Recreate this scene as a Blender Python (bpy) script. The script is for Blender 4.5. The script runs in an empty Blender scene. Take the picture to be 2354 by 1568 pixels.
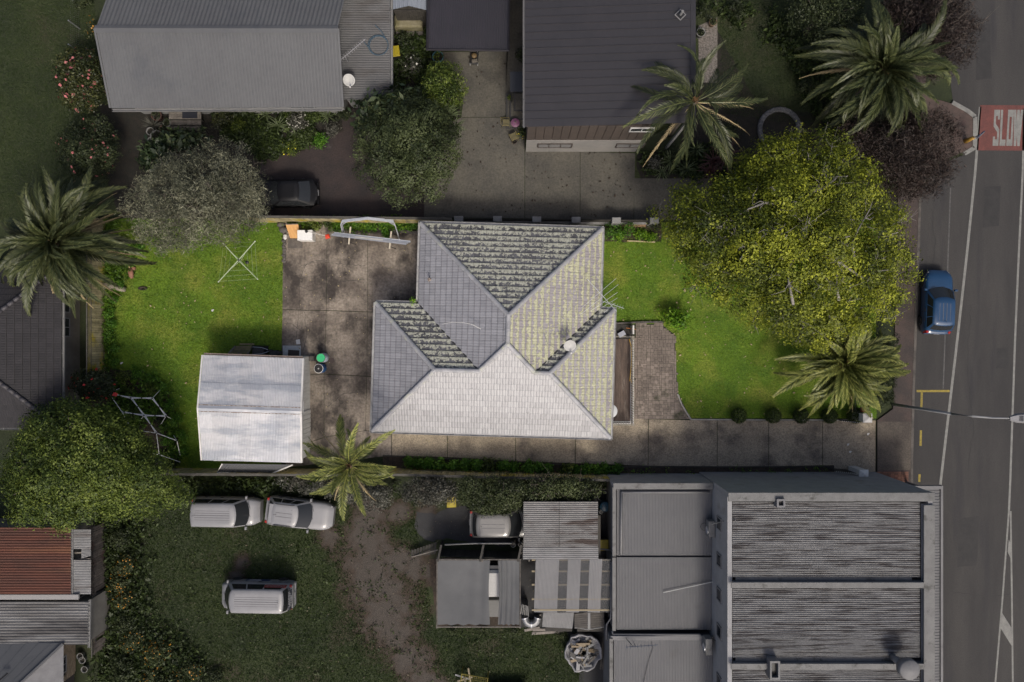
import bpy, bmesh, math, random
import numpy as np
from mathutils import Vector, Matrix, noise as mnoise
random.seed(7); RNG = np.random.default_rng(7)
SC = bpy.context.scene; COL = SC.collection
R = math.radians
# ---------------------------------------------------------------- camera, light, exposure
CAM_H = 45.0; FPX = 1620.0
cam = bpy.data.cameras.new('camera'); cam.sensor_width = 36.0; cam.lens = 36.0*FPX/2353.0
cam.clip_end = 4000.0; cam.clip_start = 0.5
camo = bpy.data.objects.new('camera', cam); COL.objects.link(camo); camo.location = (0, 0, CAM_H)
SC.camera = camo
SUN_EL = R(50); SUN_AZ = (0.30, -0.95)
w = bpy.data.worlds.new('World'); SC.world = w; w.use_nodes = True
nt = w.node_tree; bg = nt.nodes['Background']; sky = nt.nodes.new('ShaderNodeTexSky')
sky.sky_type = 'NISHITA'; sky.sun_disc = False; sky.sun_elevation = SUN_EL
sky.sun_rotation = math.atan2(SUN_AZ[0], SUN_AZ[1]); sky.air_density = 0.7; sky.dust_density = 6.0
nt.links.new(sky.outputs[0], bg.inputs[0]); bg.inputs[1].default_value = 0.115
sl = bpy.data.lights.new('sun', 'SUN'); sl.energy = 1.5; sl.angle = R(11.0); sl.color = (1.0, 0.94, 0.84)
so = bpy.data.objects.new('sun', sl); COL.objects.link(so); so.location = (20, -60, 60)
h_ = math.hypot(*SUN_AZ)
so.rotation_euler = Vector((-SUN_AZ[0]/h_*math.cos(SUN_EL), -SUN_AZ[1]/h_*math.cos(SUN_EL), -math.sin(SUN_EL))).to_track_quat('-Z', 'Y').to_euler()
SC.view_settings.view_transform = 'Standard'; SC.view_settings.look = 'None'
SC.view_settings.exposure = 0.40; SC.view_settings.gamma = 1.0; SC.view_settings.use_curve_mapping = False
SC.render.engine = 'CYCLES'; SC.cycles.max_bounces = 6; SC.cycles.transparent_max_bounces = 6
SC.cycles.use_denoising = True; SC.cycles.denoiser = 'OPENIMAGEDENOISE'; SC.cycles.denoising_input_passes = 'RGB_ALBEDO_NORMAL'; SC.cycles.denoising_prefilter = 'ACCURATE'; SC.cycles.use_adaptive_sampling = False

# ---------------------------------------------------------------- helpers
def P(px, py, z=0.0):                       # survey of the photograph: where a point of known height stands
    s = (CAM_H - z)/FPX
    return Vector(((px-1176.5)*s, (784.0-py)*s, z))
def tag(o, label=None, cat=None, group=None, kind=None):
    if label: o['label'] = label
    if cat: o['category'] = cat
    if group: o['group'] = group
    if kind: o['kind'] = kind
    return o
def thing(name, label, cat, loc=(0, 0, 0), rz=0.0, group=None):
    o = bpy.data.objects.new(name, None); COL.objects.link(o); o.empty_display_size = 0.3
    o.location = loc; o.rotation_euler = (0, 0, rz)
    return tag(o, label, cat, group)
def link(name, me, mat, parent=None, kind=None):
    o = bpy.data.objects.new(name, me); COL.objects.link(o)
    if mat is not None and not me.materials: me.materials.append(mat)
    if parent is not None: o.parent = parent
    if kind: o['kind'] = kind
    return o
class MB:
    """collects polygons; build() links them as one mesh object, moved back by org"""
    def __init__(s, org=(0, 0, 0)): s.v = []; s.f = []; s.t = []; s.org = Vector(org)
    def add(s, vs, fs, tone=None):
        o = len(s.v); s.v += [tuple(v) for v in vs]; s.f += [[i+o for i in f] for f in fs]
        s.t += (list(tone) if tone is not None else [0.5]*len(vs)); return s
    def quad(s, a, b, c, d): return s.add([a, b, c, d], [(0, 1, 2, 3)])
    def box(s, c, d, rz=0.0, rx=0.0, ry=0.0):
        m = Matrix.Rotation(rz, 3, 'Z') @ Matrix.Rotation(ry, 3, 'Y') @ Matrix.Rotation(rx, 3, 'X'); c = Vector(c)
        vs = [c + m @ Vector((x*d[0]/2, y*d[1]/2, z*d[2]/2)) for x in (-1, 1) for y in (-1, 1) for z in (-1, 1)]
        return s.add(vs, [(0, 1, 3, 2), (4, 6, 7, 5), (0, 4, 5, 1), (2, 3, 7, 6), (0, 2, 6, 4), (1, 5, 7, 3)])
    def bbox(s, c, d, b, rz=0.0):           # box with chamfered top edges
        x, y, z = d[0]/2, d[1]/2, d[2]; m = Matrix.Rotation(rz, 3, 'Z'); c = Vector(c)
        ring = lambda q, h: [c + m @ Vector((i*(x-q), j*(y-q), h)) for i, j in ((-1, -1), (1, -1), (1, 1), (-1, 1))]
        vs = ring(0, 0)+ring(0, z-b)+ring(b, z)
        fs = [(0, 3, 2, 1), (8, 9, 10, 11)]
        for k in (0, 4): fs += [(k+i, k+(i+1) % 4, k+4+(i+1) % 4, k+4+i) for i in range(4)]
        return s.add(vs, fs)
    def prism(s, poly, z0, z1):
        n = len(poly); a = sum(poly[i][0]*poly[(i+1) % n][1]-poly[(i+1) % n][0]*poly[i][1] for i in range(n))
        if a < 0: poly = poly[::-1]
        vs = [(p[0], p[1], z0) for p in poly]+[(p[0], p[1], z1) for p in poly]
        return s.add(vs, [tuple(range(n))[::-1], tuple(range(n, 2*n))]+[(i, (i+1) % n, n+(i+1) % n, n+i) for i in range(n)])
    def tube(s, pts, r, n=6, cap=True):
        pts = [Vector(p) for p in pts]; rs = r if isinstance(r, (list, tuple)) else [r]*len(pts); vs = []
        for i, p in enumerate(pts):
            d = (pts[min(i+1, len(pts)-1)]-pts[max(i-1, 0)])
            if d.length < 1e-6: d = Vector((0, 0, 1))
            d.normalize(); u = d.cross(Vector((0, 0, 1)) if abs(d.z) < 0.9 else Vector((1, 0, 0))).normalized(); v = d.cross(u)
            vs += [p+(u*math.cos(2*math.pi*k/n)+v*math.sin(2*math.pi*k/n))*rs[i] for k in range(n)]
        fs = [(i*n+k, i*n+(k+1) % n, (i+1)*n+(k+1) % n, (i+1)*n+k) for i in range(len(pts)-1) for k in range(n)]
        if cap: fs += [tuple(range(n))[::-1], tuple(range((len(pts)-1)*n, len(pts)*n))]
        return s.add(vs, fs)
    def lathe(s, prof, c=(0, 0, 0), n=16, cap=True):
        c = Vector(c); m = len(prof)
        vs = [c+Vector((r*math.cos(2*math.pi*k/n), r*math.sin(2*math.pi*k/n), z)) for r, z in prof for k in range(n)]
        fs = [(i*n+k, i*n+(k+1) % n, (i+1)*n+(k+1) % n, (i+1)*n+k) for i in range(m-1) for k in range(n)]
        if cap: fs += [tuple(range(n))[::-1], tuple(range((m-1)*n, m*n))]
        return s.add(vs, fs)
    def loft(s, rows, close=False):
        n = len(rows[0]); vs = [p for r in rows for p in r]; q = n if close else n-1
        return s.add(vs, [(i*n+k, i*n+(k+1) % n, (i+1)*n+(k+1) % n, (i+1)*n+k) for i in range(len(rows)-1) for k in range(q)])
    def xf(s, m):
        s.v = [tuple(m @ Vector(v)) for v in s.v]; return s
    def mesh(s, name, smooth=False):
        me = bpy.data.meshes.new(name); o = s.org
        me.from_pydata([(v[0]-o.x, v[1]-o.y, v[2]-o.z) for v in s.v], [], s.f)
        if any(t != 0.5 for t in s.t):
            a = me.attributes.new('tone', 'FLOAT', 'POINT'); a.data.foreach_set('value', s.t)
        if smooth: me.polygons.foreach_set('use_smooth', [True]*len(me.polygons))
        me.update(); return me
    def build(s, name, mat, parent=None, smooth=False, kind=None, bevel=0.0):
        o = link(name, s.mesh(name, smooth), mat, parent, kind)
        if bevel:
            b = o.modifiers.new('bevel', 'BEVEL'); b.width = bevel; b.segments = 2; b.limit_method = 'ANGLE'
        return o
def np_mesh(name, V, nper, tone=None, smooth=False):   # V: (n*nper,3) separate polygons of nper corners
    me = bpy.data.meshes.new(name); n = len(V); q = n//nper
    me.vertices.add(n); me.vertices.foreach_set('co', np.ascontiguousarray(V, dtype=np.float32).ravel())
    me.loops.add(n); me.loops.foreach_set('vertex_index', np.arange(n, dtype=np.int32))
    me.polygons.add(q); me.polygons.foreach_set('loop_start', np.arange(0, n, nper, dtype=np.int32))
    me.polygons.foreach_set('loop_total', np.full(q, nper, dtype=np.int32))
    if tone is not None:
        a = me.attributes.new('tone', 'FLOAT', 'POINT'); a.data.foreach_set('value', np.repeat(tone, nper).astype(np.float32))
    me.update(); me.validate(); return me
def one(name, mb, mat, label, cat, group=None, smooth=False, loc=None):   # a thing that is one mesh
    o = mb.build(name, mat, None, smooth); tag(o, label, cat, group)
    if loc is not None: o.location = loc
    return o
def put(name, me, parent, loc, rz=0.0, mat=None, scale=None):
    o = link(name, me, mat, parent); o.location = loc; o.rotation_euler = (0, 0, rz)
    if scale: o.scale = scale
    return o

# ---------------------------------------------------------------- materials
def M(name, c1, c2=None, scale=1.5, lo=0.38, hi=0.62, stretch=(1, 1, 1), c3=None, scale3=0.5, lo3=0.55, hi3=0.65, st3=(1, 1, 1),
      rough=0.8, bump=0.0, bscale=30.0, metal=0.0, fine=0.18, fscale=25.0, rnd=0.0, spec=0.5, trans=0.0, alpha=1.0, coat=0.0, rot=0.0):
    m = bpy.data.materials.new(name); m.use_nodes = True; t = m.node_tree; N = t.nodes; L = t.links
    b = N['Principled BSDF']; b.inputs['Roughness'].default_value = rough; b.inputs['Metallic'].default_value = metal
    b.inputs['Specular IOR Level'].default_value = spec; b.inputs['Coat Weight'].default_value = coat
    b.inputs['Transmission Weight'].default_value = trans; b.inputs['Alpha'].default_value = alpha
    g = N.new('ShaderNodeNewGeometry')
    def noise(sc, st, det=6):
        mp = N.new('ShaderNodeMapping'); mp.inputs['Scale'].default_value = st; mp.inputs['Rotation'].default_value = (0, 0, rot)
        L.new(g.outputs['Position'], mp.inputs[0]); n = N.new('ShaderNodeTexNoise'); n.inputs['Scale'].default_value = sc
        n.inputs['Detail'].default_value = det; n.inputs['Roughness'].default_value = 0.62; L.new(mp.outputs[0], n.inputs['Vector']); return n.outputs[0]
    def rng(x, a, c, o0=0.0, o1=1.0):
        r = N.new('ShaderNodeMapRange'); r.inputs[1].default_value = a; r.inputs[2].default_value = c
        r.inputs[3].default_value = o0; r.inputs[4].default_value = o1; L.new(x, r.inputs[0]); return r.outputs[0]
    def mix(f, a, c, bt='MIX'):
        x = N.new('ShaderNodeMix'); x.data_type = 'RGBA'; x.blend_type = bt
        for i, v in ((0, f), (6, a), (7, c)):
            if hasattr(v, 'is_linked'): L.new(v, x.inputs[i])
            else: x.inputs[i].default_value = v if i == 0 else (*v[:3], 1)
        return x.outputs[2]
    col = c1
    if c2 is not None: col = mix(rng(noise(scale, stretch), lo, hi), c1, c2)
    if c3 is not None: col = mix(rng(noise(scale3, st3), lo3, hi3), col, c3)
    if fine:
        f = rng(noise(fscale, (1, 1, 1), 3), 0.25, 0.75, 1-fine, 1+fine)
        c = N.new('ShaderNodeCombineColor'); [L.new(f, c.inputs[i]) for i in range(3)]; col = mix(1.0, col, c.outputs[0], 'MULTIPLY')
    if rnd:
        oi = N.new('ShaderNodeObjectInfo'); f = rng(oi.outputs['Random'], 0, 1, 1-rnd, 1+rnd)
        c = N.new('ShaderNodeCombineColor'); [L.new(f, c.inputs[i]) for i in range(3)]; col = mix(1.0, col, c.outputs[0], 'MULTIPLY')
    if hasattr(col, 'is_linked'): L.new(col, b.inputs['Base Color'])
    else: b.inputs['Base Color'].default_value = (*col[:3], 1)
    if bump:
        bp = N.new('ShaderNodeBump'); bp.inputs['Strength'].default_value = 1.0; bp.inputs['Distance'].default_value = bump
        L.new(noise(bscale, (1, 1, 1), 4), bp.inputs['Height']); L.new(bp.outputs[0], b.inputs['Normal'])
    m['nodes'] = 1; return m
def leafmat(name, dark, mid, light, tl=0.25, rough=0.55, rnd=0.12):
    m = bpy.data.materials.new(name); m.use_nodes = True; t = m.node_tree; N = t.nodes; L = t.links; b = N['Principled BSDF']
    a = N.new('ShaderNodeAttribute'); a.attribute_name = 'tone'; r = N.new('ShaderNodeValToRGB'); e = r.color_ramp.elements
    e[0].color = (*dark, 1); e[1].color = (*light, 1); e[0].position = 0.05; e[1].position = 0.95
    x = e.new(0.5); x.color = (*mid, 1); L.new(a.outputs['Fac'], r.inputs[0])
    oi = N.new('ShaderNodeObjectInfo'); hs = N.new('ShaderNodeHueSaturation'); mr = N.new('ShaderNodeMapRange')
    mr.inputs[3].default_value = 1-rnd; mr.inputs[4].default_value = 1+rnd; L.new(oi.outputs['Random'], mr.inputs[0])
    L.new(mr.outputs[0], hs.inputs['Value']); L.new(r.outputs[0], hs.inputs['Color'])
    L.new(hs.outputs[0], b.inputs['Base Color']); b.inputs['Roughness'].default_value = rough; b.inputs['Specular IOR Level'].default_value = 0.3
    tr = N.new('ShaderNodeBsdfTranslucent'); L.new(hs.outputs[0], tr.inputs[0]); ms = N.new('ShaderNodeMixShader'); ms.inputs[0].default_value = tl
    L.new(b.outputs[0], ms.inputs[1]); L.new(tr.outputs[0], ms.inputs[2]); L.new(ms.outputs[0], N['Material Output'].inputs[0]); return m
def tilemat(name, base, base2, lich, amt, edge, patch, rough=0.5, butt_shade=0.45):
    """clay/concrete tile with lichen that grows from the butt edge; tone = 0 at the butt, 1 under the course above"""
    m = bpy.data.materials.new(name); m.use_nodes = True; t = m.node_tree; N = t.nodes; L = t.links; b = N['Principled BSDF']
    g = N.new('ShaderNodeNewGeometry'); a = N.new('ShaderNodeAttribute'); a.attribute_name = 'tone'
    def nz(s, d=6):
        n = N.new('ShaderNodeTexNoise'); n.inputs['Scale'].default_value = s; n.inputs['Detail'].default_value = d; n.inputs['Roughness'].default_value = 0.65
        L.new(g.outputs['Position'], n.inputs['Vector']); return n.outputs[0]
    def ma(op, x, y):
        q = N.new('ShaderNodeMath'); q.operation = op
        for i, v in enumerate((x, y)):
            if hasattr(v, 'is_linked'): L.new(v, q.inputs[i])
            else: q.inputs[i].default_value = v
        return q.outputs[0]
    def rg(x, lo, hi):
        r = N.new('ShaderNodeMapRange'); r.inputs[1].default_value = lo; r.inputs[2].default_value = hi; L.new(x, r.inputs[0]); return r.outputs[0]
    fr = ma('FRACT', a.outputs['Fac'], 0.0); tr = ma('MULTIPLY', ma('FLOOR', a.outputs['Fac'], 0.0), 0.1)   # tone = place on the tile + 10 random shades per tile
    e = ma('MULTIPLY', ma('SUBTRACT', 1.0, fr), edge)
    s = ma('ADD', ma('ADD', e, ma('MULTIPLY', nz(5.6), 1.9)), ma('MULTIPLY', nz(0.55, 3), patch))
    k = rg(s, amt, amt+0.10)
    def mix(f, x, y):
        q = N.new('ShaderNodeMix'); q.data_type = 'RGBA'
        for i, v in ((0, f), (6, x), (7, y)):
            if hasattr(v, 'is_linked'): L.new(v, q.inputs[i])
            else: q.inputs[i].default_value = (*v, 1) if i else v
        return q.outputs[2]
    oi = N.new('ShaderNodeObjectInfo')
    c = mix(rg(ma('ADD', ma('MULTIPLY', nz(3.0), 0.7), ma('ADD', ma('MULTIPLY', oi.outputs['Random'], 0.45), ma('MULTIPLY', tr, 0.45))), 0.35, 1.05), base, base2)
    l = mix(rg(nz(9.0), 0.35, 0.65), lich, tuple(x*0.62 for x in lich))
    gr = ma('MULTIPLY', rg(ma('ADD', fr, ma('MULTIPLY', nz(7.0), 0.16)), 0.26, 0.10), butt_shade)      # shadow line along the butt of each course, put into the colour
    L.new(mix(gr, mix(k, c, l), (0.035, 0.034, 0.032)) if butt_shade else mix(k, c, l), b.inputs['Base Color'])
    rr = N.new('ShaderNodeMapRange'); rr.inputs[3].default_value = rough; rr.inputs[4].default_value = 0.95; L.new(k, rr.inputs[0]); L.new(rr.outputs[0], b.inputs['Roughness']); b.inputs['Specular IOR Level'].default_value = 0.35
    bp = N.new('ShaderNodeBump'); bp.inputs['Distance'].default_value = 0.012; L.new(ma('ADD', nz(22.0), k), bp.inputs['Height']); L.new(bp.outputs[0], b.inputs['Normal'])
    return m
def flat(name, c, rough=0.6, metal=0.0, fine=0.1, **k): return M(name, c, rough=rough, metal=metal, fine=fine, fscale=12.0, **k)

# ---------------------------------------------------------------- polygons, scatter
def inpoly(poly, X, Y):
    ins = np.zeros(len(X), bool); n = len(poly)
    for i in range(n):
        x0, y0 = poly[i][:2]; x1, y1 = poly[(i+1) % n][:2]
        c = ((y0 > Y) != (y1 > Y)) & (X < (x1-x0)*(Y-y0)/((y1-y0) or 1e-9)+x0); ins ^= c
    return ins
def edged(poly, X, Y):
    d = np.full(len(X), 1e9); n = len(poly)
    for i in range(n):
        ax, ay = poly[i][:2]; bx, by = poly[(i+1) % n][:2]; dx, dy = bx-ax, by-ay; L2 = dx*dx+dy*dy+1e-9
        t = np.clip(((X-ax)*dx+(Y-ay)*dy)/L2, 0, 1); d = np.minimum(d, np.hypot(X-ax-t*dx, Y-ay-t*dy))
    return d
def fill(poly, n, rng):
    a = np.array([p[:2] for p in poly]); lo, hi = a.min(0), a.max(0); out = np.zeros((0, 2))
    while len(out) < n:
        q = rng.uniform(lo, hi, (n*3, 2)); out = np.vstack([out, q[inpoly(poly, q[:, 0], q[:, 1])]])
    return out[:n]
def G(*pp): return [P(x, y, 0) for x, y in pp]
def sheet(name, poly, z, mat, kind='structure', rag=0.0, seed=0, thick=0.0):
    pts = [Vector((p[0], p[1], 0)) for p in poly]
    if rag:                                   # ragged edge for bare earth and gravel
        o = []; 
        for i in range(len(pts)):
            a, b = pts[i], pts[(i+1) % len(pts)]; n = max(1, int((b-a).length/0.25))
            for k in range(n):
                q = a.lerp(b, k/n); v = mnoise.noise_vector(Vector((q.x*0.9, q.y*0.9, seed)))+0.5*mnoise.noise_vector(Vector((q.x*3, q.y*3, seed+5)))
                o.append(Vector((q.x+v.x*rag, q.y+v.y*rag, 0)))
        pts = o
    mb = MB()
    if thick: mb.prism([(p.x, p.y) for p in pts], z-thick, z)
    else:
        a = sum(pts[i].x*pts[(i+1) % len(pts)].y-pts[(i+1) % len(pts)].x*pts[i].y for i in range(len(pts)))
        if a < 0: pts = pts[::-1]
        mb.add([(p.x, p.y, z) for p in pts], [tuple(range(len(pts)))])
    me = mb.mesh(name)
    if rag:
        bm = bmesh.new(); bm.from_mesh(me); bmesh.ops.triangulate(bm, faces=bm.faces[:], ngon_method='EAR_CLIP'); bm.to_mesh(me); bm.free()
    o = link(name, me, mat)
    if kind: o['kind'] = kind
    return o
def tufts(name, poly, n, mat, size=(0.05, 0.12), z=0.0, seed=1, tone0=0.5, holes=(), label=None, parent=None, patch=0.25, keep=None):
    rng = np.random.default_rng(seed); q = fill(poly, n, rng)
    for h in holes: q = q[~inpoly(h, q[:, 0], q[:, 1])]
    if keep: q = q[keep(q[:, 0], q[:, 1], rng.random(len(q)))]
    n = len(q); az = rng.uniform(0, 2*np.pi, n); L = rng.uniform(*size, n); up = rng.uniform(0.25, 0.9, n)
    d = np.stack([np.cos(az)*(1-up*0.5), np.sin(az)*(1-up*0.5), up], 1)*L[:, None]
    s = np.stack([-np.sin(az), np.cos(az), np.zeros(n)], 1)*(L*0.16)[:, None]
    c = np.stack([q[:, 0], q[:, 1], np.full(n, z)], 1)
    V = np.stack([c-s, c+s, c+d], 1).reshape(-1, 3)
    big = np.array([mnoise.noise(Vector((x*0.45, y*0.45, seed))) for x, y in q])
    t = np.clip(tone0+patch*big+rng.normal(0, 0.13, n), 0, 1)
    o = link(name, np_mesh(name, V, 3, t), mat, parent); o['kind'] = 'stuff'
    if label: o['label'] = label
    return o
def leaves(pts, nrm, size, aspect, rng, flatness=0.5, fold=0.0):
    """rhombic leaf faces at pts, facing roughly along nrm"""
    n = len(pts); r = rng.normal(size=(n, 3)); r /= np.linalg.norm(r, axis=1)[:, None]
    N_ = nrm*flatness+r*(1-flatness)*1.0; N_ /= np.linalg.norm(N_, axis=1)[:, None]+1e-9
    a = rng.normal(size=(n, 3)); u = np.cross(N_, a); u /= np.linalg.norm(u, axis=1)[:, None]+1e-9; v = np.cross(N_, u)
    L = (size*np.clip(rng.lognormal(0, .28, n), .45, 1.9))[:, None]; W = L*aspect
    return np.stack([pts-u*L*0.5, pts+v*W*0.5+u*L*0.08, pts+u*L*0.5, pts-v*W*0.5+u*L*0.08], 1).reshape(-1, 3)
def crown_pts(blobs, n, rng, per=14, cl=0.22, low=-0.35, deep=0.3):
    """leaf clusters over the shells of the blobs; returns points, normals, tone"""
    B = np.array(blobs, float); area = (B[:, 3]*B[:, 4]); w_ = area/area.sum(); nc = max(4, n//per)
    k = rng.choice(len(B), nc, p=w_); d = rng.normal(size=(nc, 3)); d /= np.linalg.norm(d, axis=1)[:, None]
    d[:, 2] = np.where(d[:, 2] < low, -d[:, 2], d[:, 2]); rr = 1-deep*rng.random(nc)**2.2
    c = B[k, :3]+d*B[k, 3:6]*rr[:, None]; ct = rng.normal(0, 0.2, nc)+rng.normal(0, 0.13, len(B))[k]
    j = np.repeat(np.arange(nc), per); p = c[j]+rng.normal(0, cl, (len(j), 3))*np.array([1, 1, 0.7])
    return p, d[j], np.clip(0.5+ct[j]+rng.normal(0, 0.14, len(j)), 0, 1)
# ---------------------------------------------------------------- plants
BARK = M('bark', (0.10, 0.085, 0.07), (0.05, 0.04, 0.033), 6, stretch=(1, 1, 0.3), bump=0.02)
BARK_GREY = M('bark_grey', (0.24, 0.225, 0.20), (0.13, 0.12, 0.11), 5, bump=0.01)
TWIG = flat('twig', (0.16, 0.13, 0.11))
LF = {
 'yellow': leafmat('leaf_yellow', (0.026, 0.040, 0.005), (0.118, 0.145, 0.012), (0.31, 0.335, 0.03), 0.25),
 'olive': leafmat('leaf_olive', (0.04, 0.045, 0.03), (0.12, 0.125, 0.08), (0.31, 0.31, 0.21), 0.12),
 'green': leafmat('leaf_green', (0.012, 0.022, 0.006), (0.035, 0.055, 0.012), (0.085, 0.12, 0.025), 0.2),
 'dark': leafmat('leaf_dark', (0.010, 0.016, 0.007), (0.026, 0.036, 0.014), (0.06, 0.075, 0.03), 0.15),
 'dome': leafmat('leaf_dome', (0.018, 0.026, 0.010), (0.045, 0.060, 0.022), (0.085, 0.105, 0.04), 0.15),
 'big': leafmat('leaf_big', (0.012, 0.022, 0.010), (0.032, 0.05, 0.022), (0.085, 0.105, 0.05), 0.1, 0.35),
 'mid': leafmat('leaf_mid', (0.018, 0.034, 0.006), (0.058, 0.088, 0.013), (0.17, 0.215, 0.038), 0.22),
 'bright': leafmat('leaf_bright', (0.04, 0.10, 0.006), (0.11, 0.24, 0.012), (0.26, 0.42, 0.03), 0.3),
 'weed': leafmat('leaf_weed', (0.025, 0.07, 0.006), (0.055, 0.15, 0.012), (0.13, 0.26, 0.03), 0.25),
 'camellia': leafmat('leaf_camellia', (0.012, 0.018, 0.007), (0.032, 0.042, 0.014), (0.085, 0.09, 0.03), 0.1, 0.35),
 'red': leafmat('leaf_red', (0.012, 0.009, 0.008), (0.028, 0.020, 0.017), (0.052, 0.036, 0.03), 0.1),
 'palm': leafmat('frond_green', (0.016, 0.024, 0.009), (0.042, 0.054, 0.02), (0.105, 0.115, 0.045), 0.15, 0.4, 0.3),
 'palmy': leafmat('frond_yellow', (0.045, 0.062, 0.014), (0.12, 0.142, 0.036), (0.27, 0.275, 0.075), 0.2, 0.4, 0.3),
 'palmd': leafmat('frond_dry', (0.12, 0.09, 0.05), (0.24, 0.19, 0.10), (0.36, 0.29, 0.16), 0.15, 0.6, 0.2),
 'agave': leafmat('leaf_agave', (0.03, 0.042, 0.018), (0.075, 0.10, 0.045), (0.15, 0.18, 0.085), 0.15, 0.45),
 'grey': leafmat('leaf_grey', (0.028, 0.029, 0.022), (0.066, 0.066, 0.052), (0.14, 0.138, 0.115), 0.1),
 'cord': leafmat('leaf_cordyline', (0.03, 0.012, 0.012), (0.06, 0.025, 0.025), (0.10, 0.05, 0.045), 0.15),
}
FLOWER = {'pink': flat('petal_pink', (0.42, 0.13, 0.13)), 'red': flat('petal_red', (0.5, 0.02, 0.02)), 'orange': flat('petal_orange', (0.38, 0.17, 0.01)),
          'white': flat('petal_white', (0.45, 0.44, 0.38)), 'yellow': flat('petal_yellow', (0.7, 0.6, 0.03))}
def blobs_in(poly, ze, zt, nb, rmin, rmax, rng, zr=0.75):
    q = fill(poly, nb*14, rng); d = edged(poly, q[:, 0], q[:, 1]); dm = d.max(); keep = []
    order = np.argsort(-d)
    ar = abs(sum(poly[i][0]*poly[(i+1) % len(poly)][1]-poly[(i+1) % len(poly)][0]*poly[i][1] for i in range(len(poly))))/2
    sp = 0.78*math.sqrt(ar/nb); order = rng.permutation(len(q)); edge = min(rmin*18, dm*.5)
    for i in order:                            # spread the blobs
        if len(keep) >= nb*1.3: break
        if d[i] > edge and all(np.hypot(*(q[i]-q[j])) > sp for j in keep): keep.append(i)
    out = []
    for i in keep:
        z = ze+(zt-ze)*math.sqrt(min(1, d[i]/(0.75*dm)))+rng.normal(0, 0.25); p = P(q[i][0], q[i][1], z); s = (CAM_H-z)/FPX
        r = float(np.clip(d[i]*s*1.0, rmin, rmax))*rng.uniform(0.85, 1.12); out.append((p.x, p.y, max(z-r*0.6, r*0.4), r, r, r*zr))
    return out
def flowers(n, pts, nrm, mat, size, rng, parent, name='blossoms'):
    k = rng.choice(len(pts), min(n, len(pts)), replace=False); V = []
    for a in range(3):
        V.append(leaves(pts[k]+nrm[k]*0.10, nrm[k], size, 0.75, rng, 0.8))
    o = link(name, np_mesh(name, np.vstack(V), 4), mat, parent, 'stuff'); return o
def tree(name, label, poly, ze, zt, leaf, n, size=0.12, aspect=0.5, nb=40, rb=(0.6, 1.3), group=None, seed=1, bark=None, cat='tree', per=14, cl=0.2,
         flat_=0.5, nlimb=10, flw=None, bare=0, r0=None, deep=0.3, low=-0.35, zr=0.75, skirt=0):
    rng = np.random.default_rng(seed); B = blobs_in(poly, ze, zt, nb, rb[0], rb[1], rng, zr)
    cx = sum(b[0] for b in B)/len(B); cy = sum(b[1] for b in B)/len(B); org = np.array([cx, cy, 0.0])
    t = thing(name, label, cat, (cx, cy, 0), 0, group); bark = bark or BARK
    Bl = [(b[0]-cx, b[1]-cy, b[2], b[3], b[4], b[5]) for b in B]
    p, d, tone = crown_pts(Bl, n, rng, per, cl, low, deep); V = leaves(p, d, size, aspect, rng, flat_)
    o = link('crown', np_mesh('crown', V, 4, np.clip(tone, 0, 1)), LF[leaf], t)
    r0 = r0 or 0.045*zt; zc = 0.42*zt; mb = MB(); mb.tube([(0, 0, -0.05), (0.03, 0.02, zc*0.5), (0, 0.05, zc)], [r0*1.25, r0, r0*0.85], 8); mb.build('trunk', bark, t, True)
    for b in sorted(Bl, key=lambda b: -b[3])[:nlimb]:
        c = Vector(b[:3]); s = Vector((0, 0.05, zc)); m = s.lerp(c, 0.55)+Vector((rng.normal(0, .15), rng.normal(0, .15), 0.25))
        mb = MB(); mb.tube([s, m, c], [r0*0.55, r0*0.34, r0*0.14], 6)
        for _ in range(4):
            e = c+Vector(rng.normal(0, 1, 3)).normalized()*b[3]*0.9; mb.tube([m.lerp(c, rng.uniform(.3, 1)), c.lerp(e, .5)+Vector((0, 0, .1)), e], [r0*.18, r0*.11, r0*.05], 4)
        mb.build('limb', bark, t, True)
    if bare:                                   # bare twigs that show over the leaves
        mb = MB()
        for _ in range(bare):
            b = Bl[rng.integers(len(Bl))]; dr = Vector(rng.normal(0, 1, 3)); dr.z = abs(dr.z)*0.6+0.25; dr.normalize()
            c = Vector(b[:3]); e = c+dr*b[3]*rng.uniform(1.0, 1.2); m = c.lerp(e, .55)+Vector(rng.normal(0, .12, 3)); mb.tube([c, m, e], [0.030, 0.020, 0.008], 4, False)
            for _ in range(3):
                f = m.lerp(e, rng.uniform(.2, .9)); mb.tube([f, f+Vector(rng.normal(0, .3, 3))+dr*.2], [0.011, 0.005], 3, False)
        o = mb.build('twigs', bark, t); o['kind'] = 'stuff'
    if flw: flowers(flw[1], p, d, FLOWER[flw[0]], flw[2], rng, t)
    return t
def ring_poly(px, py, rx, ry=None, n=18, jit=0.08, seed=0):
    rg = random.Random(seed); ry = ry or rx
    return [(px+rx*math.cos(2*math.pi*k/n)*(1+rg.uniform(-jit, jit)), py+ry*math.sin(2*math.pi*k/n)*(1+rg.uniform(-jit, jit))) for k in range(n)]
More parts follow.
